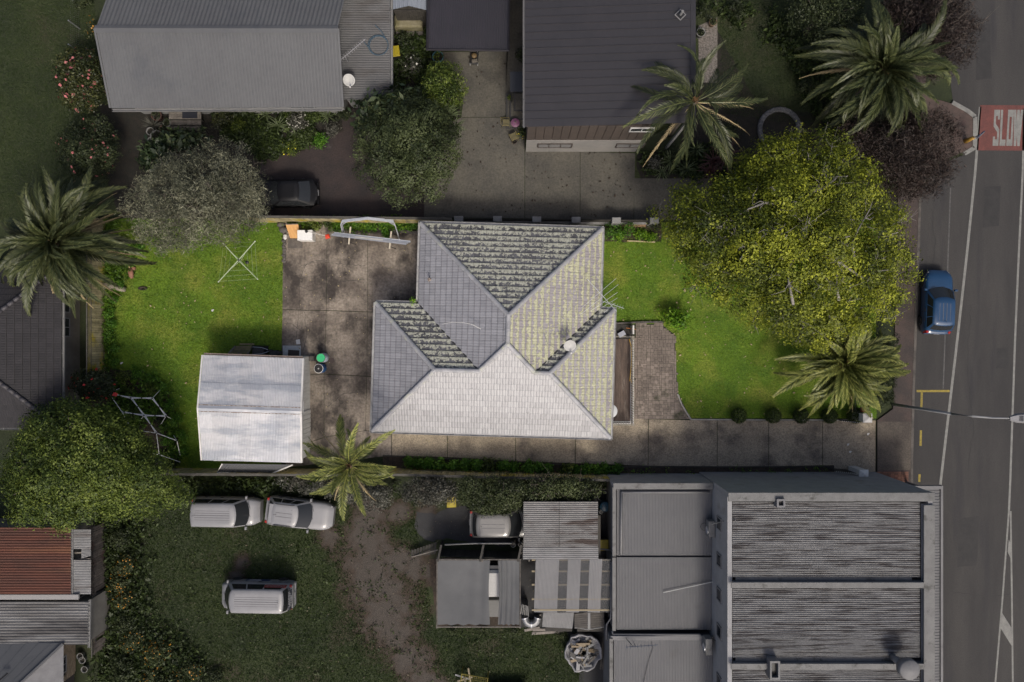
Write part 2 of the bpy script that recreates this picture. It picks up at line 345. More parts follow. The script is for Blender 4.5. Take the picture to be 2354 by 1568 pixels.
def bush(name, label, px, py, rpx, h, leaf, n, size=0.08, aspect=0.55, group=None, seed=1, cat='shrub', ry=None, flw=None, per=8, cl=0.08, tight=False):
    """a low plant: leaf clusters on a few lobes around short stems"""
    rng = np.random.default_rng(seed); z = h*0.6; c = P(px, py, z); s = (CAM_H-z)/FPX; r = rpx*s; r2 = (ry or rpx)*s
    t = thing(name, label, cat, (c.x, c.y, 0), 0, group)
    if tight: B = [(0, 0, h*0.5, r, r2, h*0.5)]
    else: B = [(rng.uniform(-.5, .5)*r, rng.uniform(-.5, .5)*r2, h*rng.uniform(.35, .62), r*rng.uniform(.4, .62), r2*rng.uniform(.4, .62), h*0.36) for _ in range(9)]
    p, d, tone = crown_pts(B, n, rng, per, cl, -0.2 if not tight else -0.9, 0.3 if not tight else 0.12)
    p[:, 2] = np.maximum(p[:, 2], 0.03); link('foliage', np_mesh('foliage', leaves(p, d, size, aspect, rng, 0.55), 4, tone), LF[leaf], t)
    mb = MB(); mb.tube([(0, 0, 0), (0, 0, h*0.45)], 0.03+0.02*h, 5)
    for b in B[:6]: mb.tube([(0, 0, h*.15), b[:3]], [0.025, 0.008], 4, False)
    mb.build('stem', BARK, t)
    if flw: flowers(flw[1], p, d, FLOWER[flw[0]], flw[2], rng, t, 'flowers')
    return t
def blade(L, W, droop, e0, nseg=5, fold=0.12, taper=0.75):
    """one sword leaf along +x as (rows) with a fold"""
    rows = []; x = z = 0.0; a = e0
    for i in range(nseg+1):
        f = i/nseg; ww = W*(1-f**2*taper-(1-taper)*f**6)*min(1, 0.45+f*3); ww = max(ww, 0.002)
        rows.append([(x, -ww, z+ww*fold*2), (x, 0, z), (x, ww, z+ww*fold*2)]); x += L/nseg*math.cos(a); z += L/nseg*math.sin(a); a -= droop/nseg
    return rows
def rosette(name, label, px, py, z, L, n, leaf, W=0.03, heads=None, group=None, seed=1, cat='plant', e=(0.15, 1.35), droop=0.8, stem=True, as_child=None):
    """sword-leaved plant: each leaf is a part; heads = [(px,py,z,L)] for many-headed plants"""
    rng = np.random.default_rng(seed); c = P(px, py, z); t = thing(name, label, cat, (c.x, c.y, 0), 0, group)
    hs = heads or [(px, py, z, L)]; mes = []
    for k in range(5):
        mb = MB(); ee = e[0]+(e[1]-e[0])*k/4; rows = blade(1.0, W, droop*(1.2-0.5*k/4), ee); mb.loft(rows); mb.t = [0.25+0.5*rng.random()+0.25*(i//3)/6 for i in range(len(mb.v))]
        mes.append(mb.mesh('leaf'))
    for hx, hy, hz, hl in hs:
        q = P(hx, hy, hz); 
        for k in range(n):
            put('leaf', mes[rng.integers(5)], t, (q.x-c.x, q.y-c.y, hz), rng.uniform(0, 6.283), LF[leaf], (hl*rng.uniform(.8, 1.1),)*3)
        if stem and hz > 0.15: MB().tube([(0, 0, 0), ((q.x-c.x)*.6, (q.y-c.y)*.6, hz*.5), (q.x-c.x, q.y-c.y, hz)], [0.07, 0.055, 0.05], 6).build('stem', BARK, t)
    return t
def frond_mesh(L, e0, droop, nleaf, ll, lw, seed, lean=0.0, twist=0.0, vee=0.35, fwd=0.75):
    rng = np.random.default_rng(seed); ns = 12; pts = []; x = z = y = 0.0; a = e0; yaw = 0.0
    for i in range(ns+1):
        pts.append(Vector((x, y, z))); s = L/ns; x += s*math.cos(a)*math.cos(yaw); y += s*math.cos(a)*math.sin(yaw); z += s*math.sin(a)
        a -= droop/ns*(0.5+1.0*i/ns); yaw += lean/ns
    mb = MB(); mb.tube(pts, [0.035*(1-0.85*i/ns)+0.004 for i in range(ns+1)], 3, False); mb.t = [0.85]*len(mb.v)
    for k in range(nleaf):
        f = 0.13+0.87*(k+0.5)/nleaf; g = f*ns; i = min(int(g), ns-1); p = pts[i].lerp(pts[i+1], g-i); tv = (pts[i+1]-pts[i]).normalized()
        side0 = tv.cross(Vector((0, 0, 1))).normalized(); up0 = side0.cross(tv).normalized(); ph = twist*f
        side = side0*math.cos(ph)+up0*math.sin(ph); up = up0*math.cos(ph)-side0*math.sin(ph)
        l = ll*(0.35+0.65*math.sin(math.pi*min(1, 0.12+f*0.92)))*rng.uniform(.9, 1.1)
        for sg in (-1, 1):
            fw = fwd+0.5*f+rng.normal(0, .05); d = (side*sg*math.cos(fw)+tv*math.sin(fw)+up*(vee*(1-f*.6)+rng.normal(0, .06))).normalized()
            wv = d.cross(up).normalized()*lw*0.5; m = p+d*l*0.5+up*0.02; e = p+d*l-Vector((0, 0, l*0.16)); tn = float(np.clip(0.38+0.22*rng.normal()+0.25*f, 0, 1))
            mb.add([p-wv*.5, m-wv, e, m+wv, p+wv*.5], [(0, 1, 3, 4), (1, 2, 3)], [tn*.8, tn, min(1, tn+.25), tn, tn*.8])
    return mb.mesh('frond')
def palm(name, label, px, py, zc, L, leaf, rings, nleaf=34, ll=0.55, lw=0.035, seed=1, group=None, dead=0, trunk_r=0.28, lean=0.42, vee=0.35, fwd=0.7, dirs=None, wind=0.0, heart=True):
    """rings = [(count, elevation, droop, length factor)] from the heart outwards; every frond is a part"""
    rng = np.random.default_rng(seed); c = P(px, py, zc); t = thing(name, label, 'palm tree', (c.x, c.y, 0), 0, group)
    MB().tube([(0, 0, -.05), (0, 0, zc*.3), (0, 0, zc*.8), (0, 0, zc)], [trunk_r*1.2, trunk_r, trunk_r, trunk_r*1.25], 10).build('trunk', BARK, t, True)
    if heart:
        mb = MB()
        for k in range(26): a = rng.uniform(0, 6.283); r = rng.uniform(.1, .3)*trunk_r/.28; mb.tube([(0, 0, zc-.25), (r*.7*math.cos(a), r*.7*math.sin(a), zc+.05), (r*1.6*math.cos(a), r*1.6*math.sin(a), zc+.25)], [.05, .035, .02], 4)
        mb.build('frond_bases', flat('frond_base', (0.17, 0.10, 0.045)), t)
    for ri, (cnt, e0, droop, lf) in enumerate(rings):
        ms = [frond_mesh(L*lf*(1-.06*v), e0+.10*v-.06, droop*(.85+.22*v), nleaf, ll*(0.6+.4*lf), lw, seed*31+ri*7+v, lean*(-1)**v*(1+.5*v), 0.4*(-1)**v, vee, fwd+.12*v) for v in range(3)]
        off = rng.uniform(0, 6.28)
        for k in range(cnt):
            a = off+2*math.pi*(k+rng.uniform(-.28, .28))/cnt
            if wind: a += wind*math.sin(a-dirs) if dirs is not None else 0
            s = rng.uniform(.76, 1.1); o = put('frond', ms[rng.integers(3)], t, (0.1*math.cos(a), 0.1*math.sin(a), zc-.05*ri), a, LF[leaf], (s, s, s)); o.rotation_euler = (rng.normal(0, .28), rng.normal(0, .14), a)
    if dead:
        md = frond_mesh(L*.9, -0.15, 0.9, int(nleaf*.7), ll*.6, lw*.7, seed+99, .2, .6, -.2, 1.0)
        for k in range(dead): a = rng.uniform(0, 6.283); put('dry_frond', md, t, (0.1*math.cos(a), 0.1*math.sin(a), zc-.25), a, LF['palmd'])
    return t
# ---------------------------------------------------------------- ground, road, paths
GRASS_DIM = M('dimmed_turf', (0.030, 0.040, 0.012), (0.016, 0.023, 0.008), 0.35, c3=(0.040, 0.036, 0.02), scale3=0.22, lo3=0.56, hi3=0.7, rough=0.95, bump=0.05, bscale=16, fine=0.45, fscale=9)  # darker turf: the dimming outside the plot is put into its colour
LAWN = M('lawn_turf', (0.108, 0.188, 0.011), (0.062, 0.125, 0.008), 0.4, c3=(0.21, 0.225, 0.036), scale3=0.34, lo3=0.49, hi3=0.70, rough=0.95, bump=0.05, bscale=16, fine=0.4, fscale=9)
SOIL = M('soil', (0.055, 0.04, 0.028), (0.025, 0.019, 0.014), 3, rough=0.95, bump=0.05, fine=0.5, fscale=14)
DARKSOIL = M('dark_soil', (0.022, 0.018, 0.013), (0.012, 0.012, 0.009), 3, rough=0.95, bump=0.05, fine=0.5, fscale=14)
CONC = M('old_concrete', (0.26, 0.222, 0.178), (0.10, 0.082, 0.067), 0.5, 0.37, 0.62, c3=(0.040, 0.033, 0.028), scale3=0.3, lo3=0.475, hi3=0.585, st3=(1, .7, 1), rough=0.9, bump=0.006, fine=0.4, fscale=7, rnd=0.05)
CONC_DRIVE = M('drive_concrete', (0.32, 0.27, 0.195), (0.19, 0.158, 0.118), 0.6, 0.3, 0.7, c3=(0.08, 0.068, 0.058), scale3=0.3, lo3=0.52, hi3=0.66, rough=0.9, bump=0.008, fine=0.5, fscale=14, rnd=0.06)
CONC_DIM = M('dimmed_neighbour_concrete', (0.088, 0.082, 0.066), (0.060, 0.057, 0.049), 0.5, c3=(0.04, 0.037, 0.033), scale3=0.4, lo3=0.58, hi3=0.72, rough=0.9, bump=0.004, fine=0.3, fscale=9, rnd=0.05)  # concrete outside the plot, dimmed by its colour
RED_DRIVE = M('red_drive', (0.034, 0.024, 0.022), (0.020, 0.016, 0.016), 0.7, c3=(0.055, 0.048, 0.044), scale3=0.9, lo3=0.62, hi3=0.72, rough=0.9, bump=0.006, fine=0.4, fscale=12)
ASPH = M('asphalt', (0.042, 0.040, 0.038), (0.028, 0.027, 0.027), 0.5, stretch=(1, 0.18, 1), c3=(0.019, 0.019, 0.023), scale3=0.45, lo3=0.54, hi3=0.7, st3=(1, 0.12, 1), rough=0.9, bump=0.006, fine=0.35, fscale=20)
ASPH_OLD = M('yard_asphalt', (0.034, 0.034, 0.036), (0.024, 0.024, 0.024), 0.9, rough=0.9, bump=0.008, fine=0.4)
FOOT = M('footpath_surface', (0.058, 0.042, 0.037), (0.036, 0.030, 0.028), 0.8, rough=0.9, bump=0.004, fine=0.4)
GRAVEL = M('gravel', (0.075, 0.068, 0.060), (0.042, 0.036, 0.030), 1.0, c3=(0.050, 0.034, 0.026), scale3=0.4, lo3=0.5, hi3=0.62, rough=0.95, bump=0.03, fine=0.6, fscale=11)
DIRT = M('bare_earth', (0.055, 0.038, 0.028), (0.034, 0.026, 0.018), 0.8, rough=0.95, bump=0.03, fine=0.5, fscale=10)
PEBB = M('white_pebbles', (0.20, 0.18, 0.16), (0.09, 0.08, 0.07), 9, rough=0.8, bump=0.03, fine=0.5)
PAINT_W = M('road_paint_white', (0.20, 0.20, 0.185), (0.15, 0.15, 0.14), 3, rough=0.8, fine=0.25, fscale=30)
PAINT_T = M('road_paint_worn', (0.085, 0.083, 0.08), (0.055, 0.054, 0.053), 4, rough=0.8, fine=0.4)
PAINT_Y = M('road_paint_yellow', (0.26, 0.20, 0.035), (0.17, 0.135, 0.03), 4, rough=0.8, fine=0.3)
PAINT_R = M('road_paint_red', (0.125, 0.042, 0.035), (0.095, 0.035, 0.03), 2, rough=0.85, fine=0.3)
KERB = M('kerb_concrete', (0.10, 0.09, 0.08), (0.055, 0.05, 0.045), 2, rough=0.9, fine=0.3)
BRICK = M('brick_red', (0.16, 0.075, 0.05), (0.11, 0.055, 0.04), 5, rough=0.9, fine=0.3, rnd=0.25)
PAVER = M('paver_face', (0.21, 0.175, 0.147), (0.15, 0.125, 0.105), 0.9, c3=(0.06, 0.058, 0.036), scale3=0.8, lo3=0.56, hi3=0.68, rough=0.9, bump=0.004, fine=0.25, rnd=0.22)
GROUT = flat('paver_joint', (0.035, 0.031, 0.027), 0.95)
sheet('ground', [(-1500, -1500), (1500, -1500), (1500, 1500), (-1500, 1500)], 0.0, GRASS_DIM)
lawn_back = G((232, 503), (652, 503), (646, 1088), (232, 1088)); lawn_front = G((1383, 520), (1500, 512), (2012, 500), (2014, 962), (1587, 962), (1556, 900), (1551, 770), (1520, 745), (1412, 745), (1383, 720))
sheet('lawn', lawn_back, 0.004, LAWN); sheet('lawn', lawn_front, 0.004, LAWN)
# beds of soil
sheet('garden_soil', G((652, 503), (967, 505), (967, 528), (800, 530), (652, 522)), 0.008, SOIL)
sheet('garden_soil', G((880, 1046), (1400, 1066), (1916, 1068), (1916, 1090), (1405, 1096), (880, 1082)), 0.008, SOIL)
sheet('garden_soil', G((205, 850), (330, 850), (386, 890), (408, 960), (414, 1050), (398, 1082), (205, 1088)), 0.008, SOIL, rag=0.25)
sheet('garden_soil', G((1383, 512), (1520, 512), (1520, 556), (1383, 556)), 0.008, SOIL, rag=0.05)
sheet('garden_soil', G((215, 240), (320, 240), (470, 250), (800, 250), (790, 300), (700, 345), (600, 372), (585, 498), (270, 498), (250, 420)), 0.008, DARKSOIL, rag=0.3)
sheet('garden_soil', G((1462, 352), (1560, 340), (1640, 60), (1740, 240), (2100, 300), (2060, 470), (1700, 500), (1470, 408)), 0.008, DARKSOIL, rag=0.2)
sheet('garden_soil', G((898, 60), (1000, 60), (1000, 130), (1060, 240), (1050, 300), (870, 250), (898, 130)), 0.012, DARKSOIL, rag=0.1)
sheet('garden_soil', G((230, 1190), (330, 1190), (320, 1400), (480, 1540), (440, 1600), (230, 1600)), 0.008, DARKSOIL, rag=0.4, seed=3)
# tracks of the southern yard
WEAR = [(P(*q[:2]), q[2]/36.0) for q in ((838, 1165, 44), (842, 1205, 62), (845, 1250, 84), (858, 1300, 104), (872, 1350, 112), (888, 1400, 106), (905, 1450, 84), (940, 1510, 70), (975, 1570, 66), (1010, 1640, 66), (905, 1300, 70), (950, 1310, 50), (985, 1320, 36), (860, 1180, 40), (920, 1180, 42), (980, 1190, 40), (760, 1230, 40), (560, 1290, 26), (545, 1330, 22), (700, 1190, 24))]
def wear(X, Y):
    g = np.full(len(X), -9.0)
    for (q, r) in WEAR: g = np.maximum(g, 1-np.hypot(X-q.x, Y-q.y)/r)
    return g+np.array([mnoise.noise(Vector((x*.7, y*.7, 3)))*.34+mnoise.noise(Vector((x*2.4, y*2.4, 7)))*.26 for x, y in zip(X, Y)])
def worn_yard():
    """grassed yard with a worn track: one grid whose wear attribute says where the grass is gone"""
    c = .22; p0, p1 = P(222, 1600), P(1345, 1108); nx, ny = int((p1.x-p0.x)/c), int((p1.y-p0.y)/c)
    X, Y = np.meshgrid(np.linspace(p0.x, p1.x, nx), np.linspace(p0.y, p1.y, ny)); X, Y = X.ravel(), Y.ravel()
    g = wear(X, Y); w = 0
    z = 0.006+0.01*np.clip(g, 0, .5); me = bpy.data.meshes.new('yard_ground')
    me.from_pydata(np.column_stack([X, Y, z]).tolist(), [], [(j*nx+i, j*nx+i+1, (j+1)*nx+i+1, (j+1)*nx+i) for j in range(ny-1) for i in range(nx-1)])
    at = me.attributes.new('tone', 'FLOAT', 'POINT'); at.data.foreach_set('value', (g+w).astype(np.float32))
    m = M('worn_yard', (0.030, 0.040, 0.012), (0.016, 0.023, 0.008), 0.35, c3=(0.040, 0.036, 0.02), scale3=0.3, rough=.95, bump=.05, bscale=16, fine=.5, fscale=9); t = m.node_tree; N = t.nodes; L = t.links; b = N['Principled BSDF']  # grass part repeats the dimmed turf colours
    src = b.inputs['Base Color'].links[0].from_socket; an = N.new('ShaderNodeAttribute'); an.attribute_name = 'tone'
    nn = N.new('ShaderNodeTexNoise'); nn.inputs['Scale'].default_value = 2.2; nn.inputs['Detail'].default_value = 8; ge = N.new('ShaderNodeNewGeometry'); L.new(ge.outputs['Position'], nn.inputs['Vector'])
    ad = N.new('ShaderNodeMath'); ad.operation = 'MULTIPLY_ADD'; ad.inputs[1].default_value = .8; L.new(nn.outputs[0], ad.inputs[0]); L.new(an.outputs['Fac'], ad.inputs[2])
    fs = N.new('ShaderNodeTexNoise'); fs.inputs['Scale'].default_value = 4.0; fs.inputs['Detail'].default_value = 10; fs.inputs['Roughness'].default_value = .8; L.new(ge.outputs['Position'], fs.inputs['Vector'])
    for lo, hi, c1, c2 in ((.34, .74, (0.055, 0.037, 0.025), (0.022, 0.016, 0.011)), (.72, 1.15, (0.088, 0.075, 0.062), (0.028, 0.023, 0.019))):
        r = N.new('ShaderNodeMapRange'); r.inputs[1].default_value = lo; r.inputs[2].default_value = hi; L.new(ad.outputs[0], r.inputs[0])
        k = N.new('ShaderNodeMix'); k.data_type = 'RGBA'; k.inputs[6].default_value = (*c2, 1); k.inputs[7].default_value = (*c1, 1); L.new(fs.outputs[0], k.inputs[0])
        x = N.new('ShaderNodeMix'); x.data_type = 'RGBA'; L.new(r.outputs[0], x.inputs[0]); L.new(src, x.inputs[6]); L.new(k.outputs[2], x.inputs[7]); src = x.outputs[2]
    L.new(src, b.inputs['Base Color']); o = link('yard_ground', me, m); o['kind'] = 'structure'
worn_yard()
sheet('yard_paving', G((960, 1178), (1200, 1165), (1205, 1250), (1150, 1252), (960, 1232)), 0.02, ASPH_OLD, rag=0.4, seed=4)
sheet('yard_paving', G((1195, 1150), (1412, 1118), (1412, 1600), (1330, 1600), (1330, 1530), (1300, 1450), (1195, 1442)), 0.024, ASPH_OLD, rag=0.08, seed=5)
sheet('yard_paving', G((985, 1285), (1200, 1285), (1200, 1442), (1003, 1440)), 0.02, DIRT, rag=0.15, seed=6)
# neighbours' drives
sheet('driveway', G((600, 372), (700, 342), (790, 300), (780, 232), (900, 226), (1010, 300), (985, 470), (974, 500), (590, 500)), 0.016, RED_DRIVE, rag=0.1)
def slabs(name, quads, mat, z=0.03, gap=0.022, label=None):
    """concrete poured in bays: each bay a piece with an open joint round it"""
    base = thing(name, None, None); base['kind'] = 'structure'
    if label: base['label'] = label
    for q in quads:
        p = [P(x, y) for x, y in q]; c = sum(p, Vector())/len(p); r = [(v-c)*(1-gap/((v-c).length))+c for v in p]
        MB().prism([(v.x, v.y) for v in r], -0.06, z).build('concrete_slab', mat, base, bevel=0.006)
    return base
rear_drive = slabs('driveway', [[(650, 510), (752, 517), (750, 714), (649, 712)], [(752, 517), (845, 523), (845, 717), (750, 714)], [(845, 523), (985, 531), (985, 722), (845, 717)],
    [(649, 712), (750, 714), (745, 860), (646, 860)], [(750, 714), (845, 717), (843, 865), (745, 860)], [(845, 717), (900, 719), (900, 868), (843, 865)],
    [(646, 860), (745, 860), (745, 1005), (646, 1040)], [(745, 860), (843, 865), (840, 990), (745, 1005)], [(843, 865), (900, 868), (900, 995), (840, 990)],
    [(646, 1040), (745, 1005), (840, 990), (900, 995), (900, 1047), (660, 1074)]], CONC)
CRACK = flat('crack_dark', (0.03, 0.026, 0.022))
for pts in ([(754, 600), (735, 598), (705, 606), (690, 640), (688, 700), (682, 780), (700, 855)], [(690, 612), (735, 600), (770, 606), (845, 612)], [(688, 660), (715, 668), (760, 655), (800, 645), (845, 642)], [(650, 620), (690, 612)], [(700, 716), (706, 770), (690, 830)], [(706, 770), (672, 745), (650, 738)], [(752, 935), (790, 905), (840, 900)], [(770, 910), (800, 935)], [(650, 900), (720, 880), (790, 860)]):
    mb = MB(); g_ = G(*pts); rg_ = random.Random(pts[0][0]); ps = []
    for a_, b_ in zip(g_, g_[1:]):
        n_ = max(2, int((b_-a_).length/.18)); ps += [a_.lerp(b_, k_/n_)+Vector((rg_.uniform(-.04, .04), rg_.uniform(-.04, .04), 0)) for k_ in range(n_)]
    for a_, b_ in zip(ps, ps[1:]):
        d_ = (b_-a_).normalized(); n_ = Vector((-d_.y, d_.x, 0))*rg_.uniform(.006, .016); mb.add([(v_.x, v_.y, .0325) for v_ in (a_-n_, b_-n_, b_+n_, a_+n_)], [(0, 1, 2, 3)])
    mb.build('crack', CRACK, rear_drive)
front_drive = slabs('driveway', [[(900, 992), (1028, 996), (1028, 1051), (900, 1047)], [(1028, 996), (1185, 1000), (1185, 1060), (1028, 1051)], [(1185, 1000), (1322, 1004), (1322, 1065), (1185, 1060)],
    [(1322, 1004), (1415, 960), (1490, 963), (1489, 1071), (1322, 1065)], [(1490, 963), (1586, 965), (1648, 966), (1648, 1072), (1489, 1071)], [(1648, 966), (1766, 967), (1766, 1072), (1648, 1072)],
    [(1766, 967), (1890, 967), (1890, 1070), (1766, 1072)], [(1890, 967), (2012, 966), (2012, 1088), (1916, 1088), (1916, 1070), (1890, 1070)]], CONC_DRIVE)
slabs('driveway', [[(978, 300), (1060, 270), (1206, 270), (1206, 503), (974, 500)], [(1206, 346), (1333, 349), (1333, 505), (1206, 503)], [(1333, 349), (1460, 352), (1456, 506), (1333, 505)],
    [(1457, 410), (1640, 410), (1640, 470), (1560, 506), (1456, 506)], [(1000, 120), (1168, 118), (1160, 270), (1060, 270), (1066, 215)], [(1168, -40), (1206, -40), (1206, 165), (1160, 270)]], CONC_DIM)
sheet('white_pebble_strip', G((1605, 60), (1648, 40), (1648, 190), (1605, 190)), 0.016, PEBB, rag=0.03)
sheet('footpath', G((2050, -60), (2130, -60), (2120, 440), (2112, 470), (2093, 1105), (2093, 1700), (2010, 1700), (2014, 1088), (2014, 966), (2050, 940), (2062, 470)), 0.10, FOOT, thick=0.09)
slabs('vehicle_crossing', [[(2014, 968), (2094, 968), (2092, 1080), (2014, 1080)]], M('dimmed_crossing_concrete', (0.085, 0.072, 0.058), (0.055, 0.046, 0.039), .9, rough=.9, fine=.4, fscale=14), 0.108)  # drive concrete copied darker, dimming past the plot edge put into the colour
# brick band at the crossing
bb = thing('brick_band', None, None); bb['kind'] = 'structure'; bm_ = None
a0, a1 = P(2014, 1084, 0.1), P(2086, 1107, 0.1); me_ = MB().bbox((0, 0, 0), (0.215, 0.10, 0.02), 0.004).mesh('brick')
for i in range(9):
    for j in range(6): put('brick', me_, bb, (a0.x+0.12+i*0.225, a0.y-0.06-j*0.112, 0.1), 0, BRICK)
# road and its markings
kerbl = [(2170, -300), (2150, -60), (2190, 236), (2224, 256), (2240, 270), (2238, 342), (2214, 357), (2150, 380), (2114, 450), (2102, 750), (2097, 900), (2093, 1060), (2092, 1700)]
sheet('road', [P(x, y) for x, y in kerbl]+[P(5000, 1700), P(5000, -300)], 0.006, ASPH)
REPAIR = M('asphalt_repair', (0.029, 0.028, 0.028), (0.022, 0.022, 0.022), 2, rough=.85, bump=.006, fine=.3)
for q in ([(2262, 430), (2300, 428), (2296, 520), (2258, 524)], [(2205, 1190), (2250, 1186), (2244, 1300), (2200, 1304)], [(2240, 60), (2275, 56), (2278, 180), (2243, 184)], [(2290, 800), (2318, 800), (2316, 846), (2288, 848)]): sheet('road_patch', G(*q), .009, REPAIR, rag=.05)
for pts in ([(2140, 480), (2150, 560), (2138, 640)], [(2230, 700), (2222, 860), (2236, 980), (2224, 1090)], [(2270, 900), (2330, 905)], [(2190, 1360), (2260, 1372), (2330, 1366)]):
    mb = MB(); g_ = G(*pts); rg_ = random.Random(pts[0][0]); ps = []
    for a_, b_ in zip(g_, g_[1:]): n_ = max(2, int((b_-a_).length/.3)); ps += [a_.lerp(b_, k_/n_)+Vector((rg_.uniform(-.08, .08), rg_.uniform(-.08, .08), 0)) for k_ in range(n_)]
    for a_, b_ in zip(ps, ps[1:]): d_ = (b_-a_).normalized(); n_ = Vector((-d_.y, d_.x, 0))*.02; mb.add([(v_.x, v_.y, .0105) for v_ in (a_-n_, b_-n_, b_+n_, a_+n_)], [(0, 1, 2, 3)])
    link('road_crack', mb.mesh('road_crack'), REPAIR)['kind'] = 'structure'
def ribbon(mb, pts, wid, z0, z1=None):
    pts = [Vector((p.x, p.y, 0)) for p in pts]
    for a, b in zip(pts, pts[1:]):
        d = (b-a).normalized(); n = Vector((-d.y, d.x, 0))*wid/2
        if z1 is None: mb.add([(p.x, p.y, z0) for p in (a-n, b-n, b+n, a+n)], [(0, 1, 2, 3)])
        else: mb.prism([(p.x, p.y) for p in (a-n, b-n, b+n, a+n)], z0, z1)
    return mb
k = ribbon(MB(), G((2112, 452), (2102, 750), (2097, 900), (2093, 1060), (2092, 1700)), 0.16, 0, 0.115); link('kerb', k.mesh('kerb'), KERB)['kind'] = 'structure'
k = ribbon(MB(), G((2186, 237), (2222, 257), (2238, 270), (2237, 341), (2213, 355)), 0.26, 0, 0.13); link('kerb', k.mesh('kerb'), PAINT_W)['kind'] = 'structure'
sheet('kerb_buildout', G((2150, 230), (2186, 240), (2220, 259), (2233, 272), (2232, 338), (2212, 350), (2150, 376), (2110, 440), (2090, 440), (2090, 200)), 0.11, M('buildout_paving', (0.075, 0.05, 0.042), (0.05, 0.036, 0.03), 3, fine=0.4), thick=0.1)
def mark(name, label, pts, wid, mat, z=0.012, segs=None):
    mb = MB()
    for p in (segs or [pts]): ribbon(mb, G(*p), wid, z)
    return tag(mb.build(name, mat), label, None, None, 'structure')
mark('edge_line', 'long white edge line of the traffic lane', [(2252, 246), (2241, 392), (2222, 580), (2199, 785), (2161, 1110), (2120, 1600)], 0.16, PAINT_W)
mark('parking_lane_line', 'thin faded line of the parking lane', [(2184, 432), (2177, 622), (2167, 893)], 0.09, PAINT_T)
mark('centre_line', 'white centre line of the road', [(2353, 250), (2350, 392), (2340, 600), (2332, 785), (2321, 1110), (2318, 1175)], 0.13, PAINT_W)
mark('flush_median', 'white hatched median that widens towards the foot of the picture', None, 0.11, PAINT_W, segs=[[(2318, 1175), (2303, 1380), (2287, 1568), (2270, 1760)], [(2322, 1175), (2325, 1380), (2327, 1568), (2330, 1760)]])
for q in ([(2317.5, 1240), (2324, 1252), (2325.5, 1292), (2315, 1268)], [(2302, 1408), (2327, 1448), (2326, 1487), (2299, 1444)]):
    tag(sheet('median_hatch', G(*q), 0.016, PAINT_W), 'white diagonal bar of the hatched median')
mark('no_parking_line', 'yellow corner line of the parking bay', None, 0.14, PAINT_Y, segs=[[(2106, 899), (2182, 899)], [(2118, 901), (2117, 936)]])
for q in ([(2116, 989), (2115, 1025)], [(2113, 1090), (2112, 1108)]): mark('no_parking_dash', 'short yellow kerbside dash', q, 0.14, PAINT_Y)
tag(sheet('slow_panel', G((2252, 242), (2420, 243), (2420, 347), (2244, 346)), 0.012, PAINT_R), 'red road panel with the word SLOW')
def SL(x, y): return (2217.2+(x)*0.09525, 218.3+(y)*0.0952)     # zoomed crop of the word to survey pixels
for poly in (
    [(708, 362), (850, 362), (838, 598), (790, 598), (795, 512), (752, 512), (742, 700), (826, 830), (803, 1232), (663, 1232), (672, 1008), (725, 1008), (720, 1075), (768, 1075), (775, 905), (688, 765)],
    [(868, 362), (920, 362), (884, 1082), (978, 1082), (970, 1232), (828, 1232)],
    [(1040, 362), (1180, 362), (1140, 1232), (992, 1232)],
    [(1182, 362), (1238, 362), (1240, 660), (1262, 362), (1322, 362), (1325, 560), (1345, 362), (1406, 362), (1316, 1236), (1256, 1236), (1250, 980), (1228, 1236), (1172, 1236)]):
    mb = MB()
    if poly[0][0] == 1040:                      # the O is a ring of four strokes
        for q in ([(1040, 362), (1180, 362), (1172, 532), (1032, 532)], [(1000, 1075), (1148, 1075), (1140, 1232), (992, 1232)], [(1032, 532), (1076, 532), (1050, 1075), (1000, 1075)], [(1128, 532), (1172, 532), (1148, 1075), (1100, 1075)]):
            mb.add([(P(*SL(*v)).x, P(*SL(*v)).y, 0.016) for v in q][::-1], [(0, 1, 2, 3)])
    else: mb.add([(P(*SL(*v)).x, P(*SL(*v)).y, 0.016) for v in poly][::-1], [tuple(range(len(poly)))])
    me = mb.mesh('road_letter'); bm = bmesh.new(); bm.from_mesh(me); bmesh.ops.triangulate(bm, faces=bm.faces[:], ngon_method='EAR_CLIP'); bm.to_mesh(me); bm.free()
    link('road_letter', me, PAINT_W)['kind'] = 'structure'
# grass that stands up from the turf
GRASS_IN_T = leafmat('grass_blades', (0.04, 0.092, 0.005), (0.118, 0.198, 0.011), (0.26, 0.285, 0.036), 0.3)
GRASS_DIM_T = leafmat('dimmed_rough_grass', (0.012, 0.025, 0.005), (0.028, 0.048, 0.009), (0.056, 0.074, 0.018), 0.25)  # blades outside the plot, dimmed in colour like the turf below
garage_hole = G((470, 815), (705, 815), (705, 1088), (470, 1088)); bed_hole = G((205, 850), (330, 850), (386, 890), (408, 960), (414, 1050), (398, 1082), (205, 1088))
tufts('lawn_grass', lawn_back, 90000, GRASS_IN_T, (0.06, 0.13), 0.0, 1, 0.45, (garage_hole, bed_hole), 'short mown green grass of the back lawn')
tufts('lawn_grass', lawn_front, 70000, GRASS_IN_T, (0.05, 0.12), 0.0, 2, 0.45, (), 'short mown green grass of the front lawn')
syard = G((225, 1115), (960, 1130), (960, 1240), (1000, 1440), (1340, 1440), (1340, 1580), (225, 1580))
trk = G((790, 1215), (900, 1215), (930, 1330), (950, 1430), (1020, 1580), (945, 1580), (900, 1490), (810, 1400), (780, 1300))
tufts('rough_grass', syard, 130000, GRASS_DIM_T, (0.07, 0.17), 0.0, 3, 0.42, (), 'rough dark grass of the yard where the vans park', keep=lambda x, y, r: wear(x, y) < .12+.42*r)
tufts('rough_grass', G((-20, -20), (215, -20), (235, 300), (120, 500), (-20, 520)), 50000, GRASS_DIM_T, (0.05, 0.12), 0.0, 4, 0.45, (), 'worn olive grass at the upper left')
